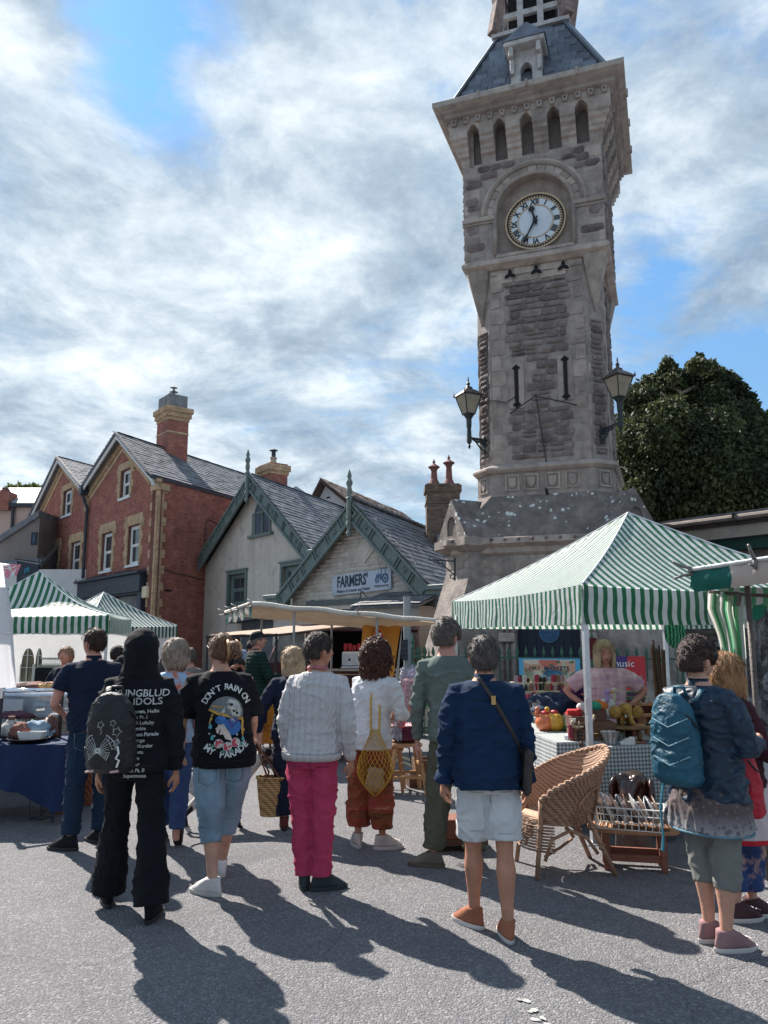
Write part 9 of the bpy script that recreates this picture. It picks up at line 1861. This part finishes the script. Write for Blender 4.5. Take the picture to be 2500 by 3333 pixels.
p7=person('tall grey haired man in sage green long sleeved top and olive trousers',[(1412,2822,75),(1545,2828,-20)],-6,1.86,'pink',top=(W_('sage_jersey',(.115,.145,.13)),-.06,1.93,.022,.010,dict(sr=1.1,name='jersey')),bottom=(W_('olive_trousers',(.085,.088,.062)),.96,(.108,.104,.096,.090,.080),.009),hair=('tousled','grey_brown',(.12,.095,.085)),head=(-30,-4,0),lean=(-.03,.03,.02),arms=[((-.14,-.04,-.9),(-.02,.12,-.9),.45),((.14,.0,-.9),(.0,.3,-.9),.5)],shoes=(W_('taupe_shoe',(.16,.135,.115)),W_('taupe_sole',(.14,.11,.09))))
p8=person('man in navy jacket and white linen shorts with a leather satchel strap',[(1545,3018,38),(1655,3062,5)],4,1.715,'tan',top=(W_('navy_jacket',(.008,.024,.062)),-.10,1.88,.030,.012,dict(collar=1,sr=1.2,name='jacket',cuff=1.15)),bottom=(W_('white_linen',(.52,.53,.54)),.44,(.096,.100,.104,.108),.008,'shorts'),hair=('short','salt_grey',(.105,.088,.08)),head=(-2,-20,0),g=1.10,lean=(.0,.05,.0),arms=[((-.17,-.05,-.9),(-.06,.20,-.9),.9),((.18,-.05,-.9),(.04,.12,-.9),.6)],shoes=(W_('rust_suede',(.30,.12,.07)),WSOLE),vox=.010)
for i in(0,1):a,b,c=p8['A'][i][:3];d=(c-b).normalized();q=b.lerp(c,.86);mb=MB();n=18;mb.rings([ellring(q+d*z,r_,r_,n,d.to_track_quat('Z','Y').to_matrix())for z,r_ in((-.02,.052),(.03,.064),(.035,.06),(.0,.05))]);mb.build('turned_cuff',MATS['fabric_navy_jacket'],p8['e'],smooth=True)
sb_=empty('satchel',toworld(p8,(.215,-.06,.78)),0,'dark satchel hanging at the right hip of the man in the navy jacket','bag');LTH=M('dark_leather',(.035,.028,.026),.5,.3,15,bump=.1);mb=MB();mb.box((0,0,.13),(.05,.2,.26),Matrix.Rotation(.1,3,'Y'));mb.build('pouch',LTH,sb_,bevel=.02)
me8,o8=BV[p8['e'].name];bv=BVHTree.FromPolygons([v.co for v in me8 .vertices],[tuple(p.vertices)for p in me8 .polygons]);pts=[]
for k_ in range(15):t_=k_/14;x=-.055+.27*t_;z=p8['sp'](1.0).z+.012-.47*t_**1.05;hit=bv.ray_cast(V((x,-1.5,z)),V((0,1,0)));y=hit[0].y-.008 if hit[0]is not None else(-.05 if t_<.5 else-.08);pts.append(toworld(p8,(x,y,z))-sb_.location)
mb=MB();mb.tube(pts,.014,6,flat=.35,side=(0,0,1));mb.build('strap',LTH,sb_,smooth=True);mb=MB();mb.box(pts[4]+V((0,-.012,0)),(.025,.01,.05));mb.build('buckle',MATS['brass'],sb_)
def leafprint(t,o,u):v=t.new('ShaderNodeTexVoronoi');v.inputs['Scale'].default_value=22;t.link(o,v.inputs['Vector']);return(t.ramp(v.outputs['Distance'],[(.0,(.03,.05,.085)),(.3,(.012,.035,.065)),(.5,(.008,.022,.045))]),t.noise(o,30,3,.6),.3,.01)
def paisl(t,o,u):v=t.new('ShaderNodeTexVoronoi');v.inputs['Scale'].default_value=34;t.link(o,v.inputs['Vector']);return(t.mix(t.ramp(sepx(t,o)[2],[(.62,1),(.74,0)]),t.ramp(v.outputs['Distance'],[(.1,(.20,.15,.14)),(.4,(.09,.07,.07))]),t.ramp(v.outputs['Distance'],[(.1,(.25,.13,.10)),(.3,(.07,.11,.15)),(.5,(.30,.29,.30))])),)
p9=person('dark haired woman in dark patterned rain jacket and grey cropped trousers at right',[(2312,3066,-70),(2368,3098,-78)],-58,1.70,'fair',top=(custom('jacket_leaf_print',leafprint,.5),-.16,1.80,.034,.013,dict(collar=1,sr=1.3,name='rain_jacket')),bottom=(W_('grey_legging',(.17,.175,.165)),.70,(.105,.10,.088,.080,.072),.008),hair=('tousled','dark_auburn',(.050,.026,.022)),head=(-10,-2,0),g=1.08,hips=1.08,lean=(0,-.03,0),arms=[((-.2,.2,-.85),(.45,.85,-.15),.8),((.2,.2,-.85),(-.35,.9,.05),.8)],shoes=(W_('mauve_trainer',(.27,.16,.165)),WSOLE))
h9=p9['h'];mb=MB();mb.rings([ellring(p9['hip']+V((0,0,z)),rx,ry,26,p=.9)for z,rx,ry in((.02,.20,.165),(-.12,.225,.185),(-.24,.235,.195),(-.255,.225,.185),(-.15,.20,.17))]);me=remesh(mb,.011,2);folds(me,.010,(9,9,2),5);link('skirt',me,custom('paisley_skirt',paisl,.85),p9['e'])
mb=MB();mb.tube([p9['hip']+V((.235*math.cos(a),.195*math.sin(a),-.245))for a in[2*PI*j/26 for j in range(27)]],.007,6);mb.build('skirt_hem',CL('hem_teal',(.10,.20,.26)),p9['e'],smooth=True)
mb=MB();mb.rings([ellring(p9['sp'](1.0)+V((0,-.09-.05*i,.03-.035*i)),.10-.015*i,.075-.01*i,16,Matrix.Rotation(.6,3,'X'))for i in range(4)]);me=remesh(mb,.012,3);folds(me,.008,(8,8,8),2);link('folded_hood',me,MATS['jacket_leaf_print'],p9['e'])
TEAL=M('teal_nylon',(.007,.075,.12),.5,.25,6,bump=.25,bscale=12,bdist=.03);bp9=pack(p9,(0,-.235,.88),(.135,.10,.50),TEAL,'teal hiking rucksack on the back of the woman at right',seed=8)
mb=MB();[mb.tube([V((-.13,-.08,.12+.1*k_)),V((-.05,-.15,.16+.1*k_)),V((.05,-.15,.12+.1*k_)),V((.13,-.08,.17+.1*k_))],.003,4)for k_ in range(3)];mb.build('bungee_cord',CL('pale_cord',(.30,.45,.50)),bp9);mb=MB();mb.tube([V((-.13,.03,.05)),V((-.15,.0,-.15)),V((-.14,0,-.30)),V((-.15,0,-.38))],[.010,.008,.008,.013],6,flat=.4);mb.build('loose_strap',CL('cyan_strap',(.02,.15,.21)),bp9)
cp=toworld(p9,(p9['A'][0][2]+p9['A'][1][2])/2+V((0,.06,.02)));cm_=empty('camera',cp,R(-60),'small black camera held by the woman with the teal rucksack','camera');mb=MB();mb.box((0,0,.03),(.12,.05,.075),Matrix.Rotation(.3,3,'Y'));mb.build('body',MATS['black_pan'],cm_,bevel=.01);mb=MB();mb.tube([V((0,.02,.03)),V((0,.07,.03))],.028,14);mb.build('lens',MATS['black_pan'],cm_,smooth=True,sharp=50)
p10=person('blonde woman in profile with white coat dress trimmed in red at the right edge',[(2402,3000,-80),(2452,2985,-80)],-78,1.585,'fair',top=(W_('dark_plum_coat',(.05,.015,.022)),-.05,1.7,.030,.008,dict(sr=1.1,name='coat')),bottom=(M('blue_batik',(.02,.05,.16),.8,.3,4,bump=.1,tint=((.42,.26,.20),8,.52)),.88,(.10,.096,.086,.074,.066),.006,'leggings'),hair=('long','copper_blonde',(.42,.22,.10)),head=(0,-4,0),lean=(0,-.02,0),arms=[((-.25,.3,-.85),(.2,.8,-.2),.7),((.25,.2,-.9),(-.1,.8,-.3),.7)],face=True,shoes=(W_('brown_trainer',(.07,.035,.04)),WSOLE))
mb=MB();mb.rings([ellring(p10['hip']+V((0,0,z)),rx,ry,24,p=.9)for z,rx,ry in((.10,.16,.13),(-.1,.20,.18),(-.32,.22,.215),(-.34,.21,.20))]);me=remesh(mb,.011,2);folds(me,.006,(8,8,1),5);link('coat_skirt',me,custom('white_red_trim',lambda t,o,u:(t.mix(t.ramp(sepx(t,o)[2],[(.500,1),(.503,0)]),(.55,.47,.48),(.52,.02,.035)),),.85),p10['e'])
rb_=pack(p10,(.10,-.24,.66),(.115,.075,.42),M('red_nylon',(.42,.012,.03),.5,.15,8,bump=.25,bscale=14,bdist=.02),'red rucksack hanging behind the blonde woman at the right edge',seed=11,straps=False);rb_.location=at(2436,2655,4.66)
def tie(t,o,u):n_=t.noise(t.scalevec(o,(4,4,22)),1,4,.6);n2=t.noise(t.scalevec(o,(22,4,4)),1,4,.6);return(t.ramp(t.math('MULTIPLY',t.math('ADD',n_,n2),.5),[(.38,(.42,.26,.36)),(.5,(.60,.38,.42)),(.62,(.70,.54,.55))]),)
p11=person('blonde woman in pink tie dye top standing hands on hips behind the stall',None,176,1.665,'pink',pos=(2.25,8.0),top=(custom('tie_dye',tie,.85),-.16,.75,.030,.007,dict(sr=1.05)),bottom=(W_('navy_trousers',()),.95,(.1,.1,.09,.08,.075),.006),hair=('long','pale_blonde',(.56,.42,.28)),head=(6,4,0),g=1.16,face=True,arms=[((-.75,-.1,-.6),(.60,.25,-.45),.9),((.75,-.1,-.6),(-.60,.25,-.45),.9)],shoes=(RUB,RUB),vox=.013)
p12=person('woman with short curly fair hair in navy top behind the left tables',None,165,1.56,'pink',pos=(-4.28,10.55),top=(W_('navy_polo',()),-.08,.95,.030,.007,{}),bottom=(W_('navy_trousers',()),.95,(.1,.1,.09,.08,.075),.006),hair=('tousled','fair_curl',(.34,.22,.13)),head=(10,-20,0),face=True,arms=[((-.3,.2,-.85),(.1,.5,-.8),.7),((.3,.2,-.85),(-.1,.5,-.8),.7)],shoes=(RUB,RUB),vox=.014)
p13=person('grey haired person in light blue and orange top walking away past the hoodie',[(520,2745,0),(572,2758,0)],-5,1.68,'pink',top=(M('blue_orange_top',(.26,.38,.52),.85,.1,4,bump=.1,tint=((.45,.14,.08),9,.50)),-.06,.95,.03,.007,dict(sr=1.2)),bottom=(denim('mid',(.035,.065,.16)),.93,(.095,.092,.08,.072,.066),.006),hair=('bob','silver_fair',(.36,.28,.22)),head=(-25,-6,0),shoes=(W_('black_shoe',()),RUB,(0,1.15),(0,.14)))
QU=custom('green_quilted',lambda t,o,u:((lambda w:(t.ramp(w,[(0,(.004,.014,.012)),(.6,(.010,.030,.023))]),w,.35,.015))(t.math('ABSOLUTE',t.math('SINE',t.math('MULTIPLY',sepx(t,o)[2],62))))),.8,spec=.15)
p14=person('man in green quilted jacket, black cap and navy shorts facing the beer table',[(812,2476,-78),(842,2486,-82)],-62,1.80,'pink',top=(QU,-.05,1.85,.034,.006,dict(sr=1.2,name='quilted_jacket',collar=1)),bottom=(W_('navy_shorts',(.018,.024,.04)),.48,(.115,.115,.108,.105),.007,'shorts'),cap=W_('black_cap',(.008,.01,.016)),hair=('crop','grey_crop',(.22,.17,.15)),head=(-12,-14,0),arms=[((-.3,.3,-.85),(.3,.9,-.15),.8),((.3,.3,-.85),(-.2,.9,-.1),.8)],shoes=(W_('dark_trainer',(.05,.045,.05)),RUB),vox=.012,face=True)
small=[('grey haired man in black tee shirt holding a camera near the van awning',(-2.86,14.6),-140,1.66,(.012,.014,.02),('crop','white_crop',(.5,.46,.44)),(20,-25,0),[((-.3,.3,-.8),(.6,.7,.35),.8),((.3,.3,-.8),(-.6,.7,.35),.8)]),('man in light blue shirt seen from behind near the van awning',(-3.0,15.8),10,1.76,(.26,.36,.50),('crop','brown',()),(0,0,0),None),('dark haired person standing at the far end of the awning',(-2.9,17.0),-30,1.64,(.05,.05,.06),('short','near_black',(.02,.015,.015)),(0,0,0),None),('person in grey beige jacket partly behind the woman in the tee shirt',(-2.62,10.6),60,1.55,(.17,.15,.145),('short','grey_brown',()),(0,-10,0),None),('barista with dark auburn hair bending behind the coffee machine',(-.72,17.35),170,1.52,(.02,.02,.025),('bob','dark_auburn',()),(0,-30,0),None),('black haired person behind the shoulder of the man in the polo shirt',(-3.72,10.9),-20,1.58,(.02,.022,.03),('short','near_black',()),(0,-10,0),None),('short person in dark cap under the left gazebo edge',(-3.45,10.4),80,1.44,(.015,.02,.035),('short','near_black',()),(0,-10,0),None),('grey haired person in dark clothes by the red brick wall',(-3.68,13.6),30,1.64,(.06,.055,.06),('crop','white_crop',()),(0,0,0),None)]
for i,(lb,ps_,yw,hh,col,hr_,hd_,ar_)in enumerate(small):
 q_=person(lb,None,yw,hh,'pink',pos=ps_,top=(W_('small_top_%d'%i,col),-.06,.95 if i in(0,1)else 1.9,.03,.007,dict(sr=1.15)),bottom=(W_('small_legs_%d'%(i%2),((.03,.035,.05),(.05,.045,.04))[i%2]),.95,(.1,.098,.088,.08,.075),.006),hair=hr_,head=hd_,arms=ar_,shoes=(RUB,RUB),vox=.016,cap=W_('black_cap',())if i==6 else None)
 if i==0:cpos=toworld(q_,(0,.27,1.25));mb=MB();mb.box(cpos,(.15,.10,.11));mb.tube([cpos,cpos+V((.10,-.05,0))],.035,10);single(mb,'camera',MATS['black_pan'],'black camera in the hands of the grey haired man','camera',bevel=.01)
dg_=gr(612,2708);dog=empty('dog',dg_+V((.24,.10,0)),R(-75),'white dog with black patch standing behind the woman in denim capris','dog');mb=MB()
mb.rings([ellring((0,y,z),rx,rz,14,Matrix.Rotation(R(90),3,'X'))for y,z,rx,rz in((-.30,.40,.045,.05),(-.26,.41,.085,.09),(-.12,.40,.085,.085),(.05,.39,.095,.11),(.18,.41,.085,.12),(.26,.45,.06,.08))]);mb.tube([V((0,.22,.46)),V((0,.32,.56)),V((0,.36,.62))],[.07,.055,.05],10);mb.ell((0,.40,.64),(.055,.075,.055));mb.tube([V((0,.43,.63)),V((0,.52,.60))],[.038,.024],8);mb.tube([V((0,-.30,.43)),V((0,-.42,.50)),V((0,-.50,.60))],[.022,.016,.008],7)
for sg in(-1,1):
 mb.tube([V((sg*.06,-.22,.38)),V((sg*.07,-.16,.27)),V((sg*.065,-.29,.15)),V((sg*.065,-.27,.03)),V((sg*.065,-.24,.012))],[.065,.045,.022,.018,.02],9);mb.tube([V((sg*.055,.17,.36)),V((sg*.06,.16,.22)),V((sg*.06,.18,.03)),V((sg*.06,.21,.012))],[.045,.028,.019,.021],9);mb.tube([V((sg*.035,.39,.68)),V((sg*.06,.37,.71)),V((sg*.075,.37,.66))],[.014,.018,.008],6)
link('body',remesh(mb,.009,3),custom('dog_coat',lambda t,o,u:(t.mix(t.ramp(t.noise(o,4.2,3,.5),[(.53,0),(.56,1)]),(.58,.54,.50),(.015,.014,.015)),t.noise(o,90,4,.6),.6,.01),.8),dog)
def seam(P_,pts,w_,mat,nm='seam',low=False,off=.003,step=.02):
 Q=[]
 for(x0,z0_),(x1,z1_)in zip(pts,pts[1:]):
  n_=max(1,int(math.hypot(x1-x0,z1_-z0_)/step));Q+=[(x0+(x1-x0)*i/n_,z0_+(z1_-z0_)*i/n_)for i in range(n_)]
 Q.append(pts[-1]);mb=MB()
 for i,(x,z)in enumerate(Q):
  a,b=Q[max(0,i-1)],Q[min(len(Q)-1,i+1)];dx,dz=b[0]-a[0],b[1]-a[1];q=math.hypot(dx,dz)or 1;mb.v+=[V((x-dz/q*w_,0,z+dx/q*w_)),V((x+dz/q*w_,0,z-dx/q*w_))]
 mb.f=[(2*i,2*i+1,2*i+3,2*i+2)for i in range(len(Q)-1)];o_=P_['e'];k_=o_.name+('_b' if low else '')
 class E_:name=k_
 drape(dict(e=E_),mb,off,nm,mat)
def pocket(P_,x,z,w_,h_,mat,t_=.0022):seam(P_,[(x-w_,z+h_),(x-w_,z-h_*.6),(x,z-h_),(x+w_,z-h_*.6),(x+w_,z+h_),(x-w_,z+h_)],t_,mat,'pocket_stitching',True)
DST=CL('dark_stitch',(.004,.008,.018));LST=CL('pale_stitch',(.10,.15,.19));PST=CL('pink_stitch',(.22,.018,.05));WST=CL('linen_shade',(.34,.35,.36));NST=CL('navy_stitch',(.003,.008,.022))
z1=.51*1.80
for sg in(-1,1):pocket(p1,sg*.085,z1-.075,.055,.07,LST);pocket(p3,sg*.092,.80-.06,.058,.055,LST);seam(p4,[(sg*.045,.815),(sg*.125,.812)],.003,PST,'pocket_welt',True);seam(p8,[(sg*.05,.80),(sg*.13,.797)],.003,WST,'pocket_welt',True)
seam(p1,[(0,z1-.0),(0,z1-.14)],.0022,DST,'seam',True);seam(p4,[(0,.86),(0,.74)],.0025,PST,'seam',True);seam(p8,[(0,.84),(0,.70)],.0025,WST,'seam',True);seam(p3,[(0,.80),(0,.70)],.0025,LST,'seam',True)
for sg in(-1,1):seam(p8,[(sg*.035,.575),(sg*.125,.575)],.002,WST,'hem_stitching',True);seam(p3,[(sg*.06,.42),(sg*.13,.42)],.002,LST,'hem_stitching',True)
seam(p8,[(-.17,1.33),(-.06,1.315),(.06,1.315),(.17,1.33)],.0022,NST,'yoke_seam');seam(p8,[(-.19,.80+.02),(.19,.80+.02)],.002,NST,'hem_stitching');seam(p1,[(-.14,1.42),(0,1.40),(.14,1.42)],.0018,NST,'yoke_seam')
seam(p7,[(-.13,1.02),(.13,1.02)],.0016,CL('sage_stitch',(.07,.09,.08)),'hem_stitching');seam(p3,[(-.15,.845),(.15,.845)],.0016,CL('black_stitch',(.02,.022,.028)),'hem_stitching');seam(p2,[(-.15,.90),(.15,.90)],.0025,CL('black_stitch',()),'hem_stitching')
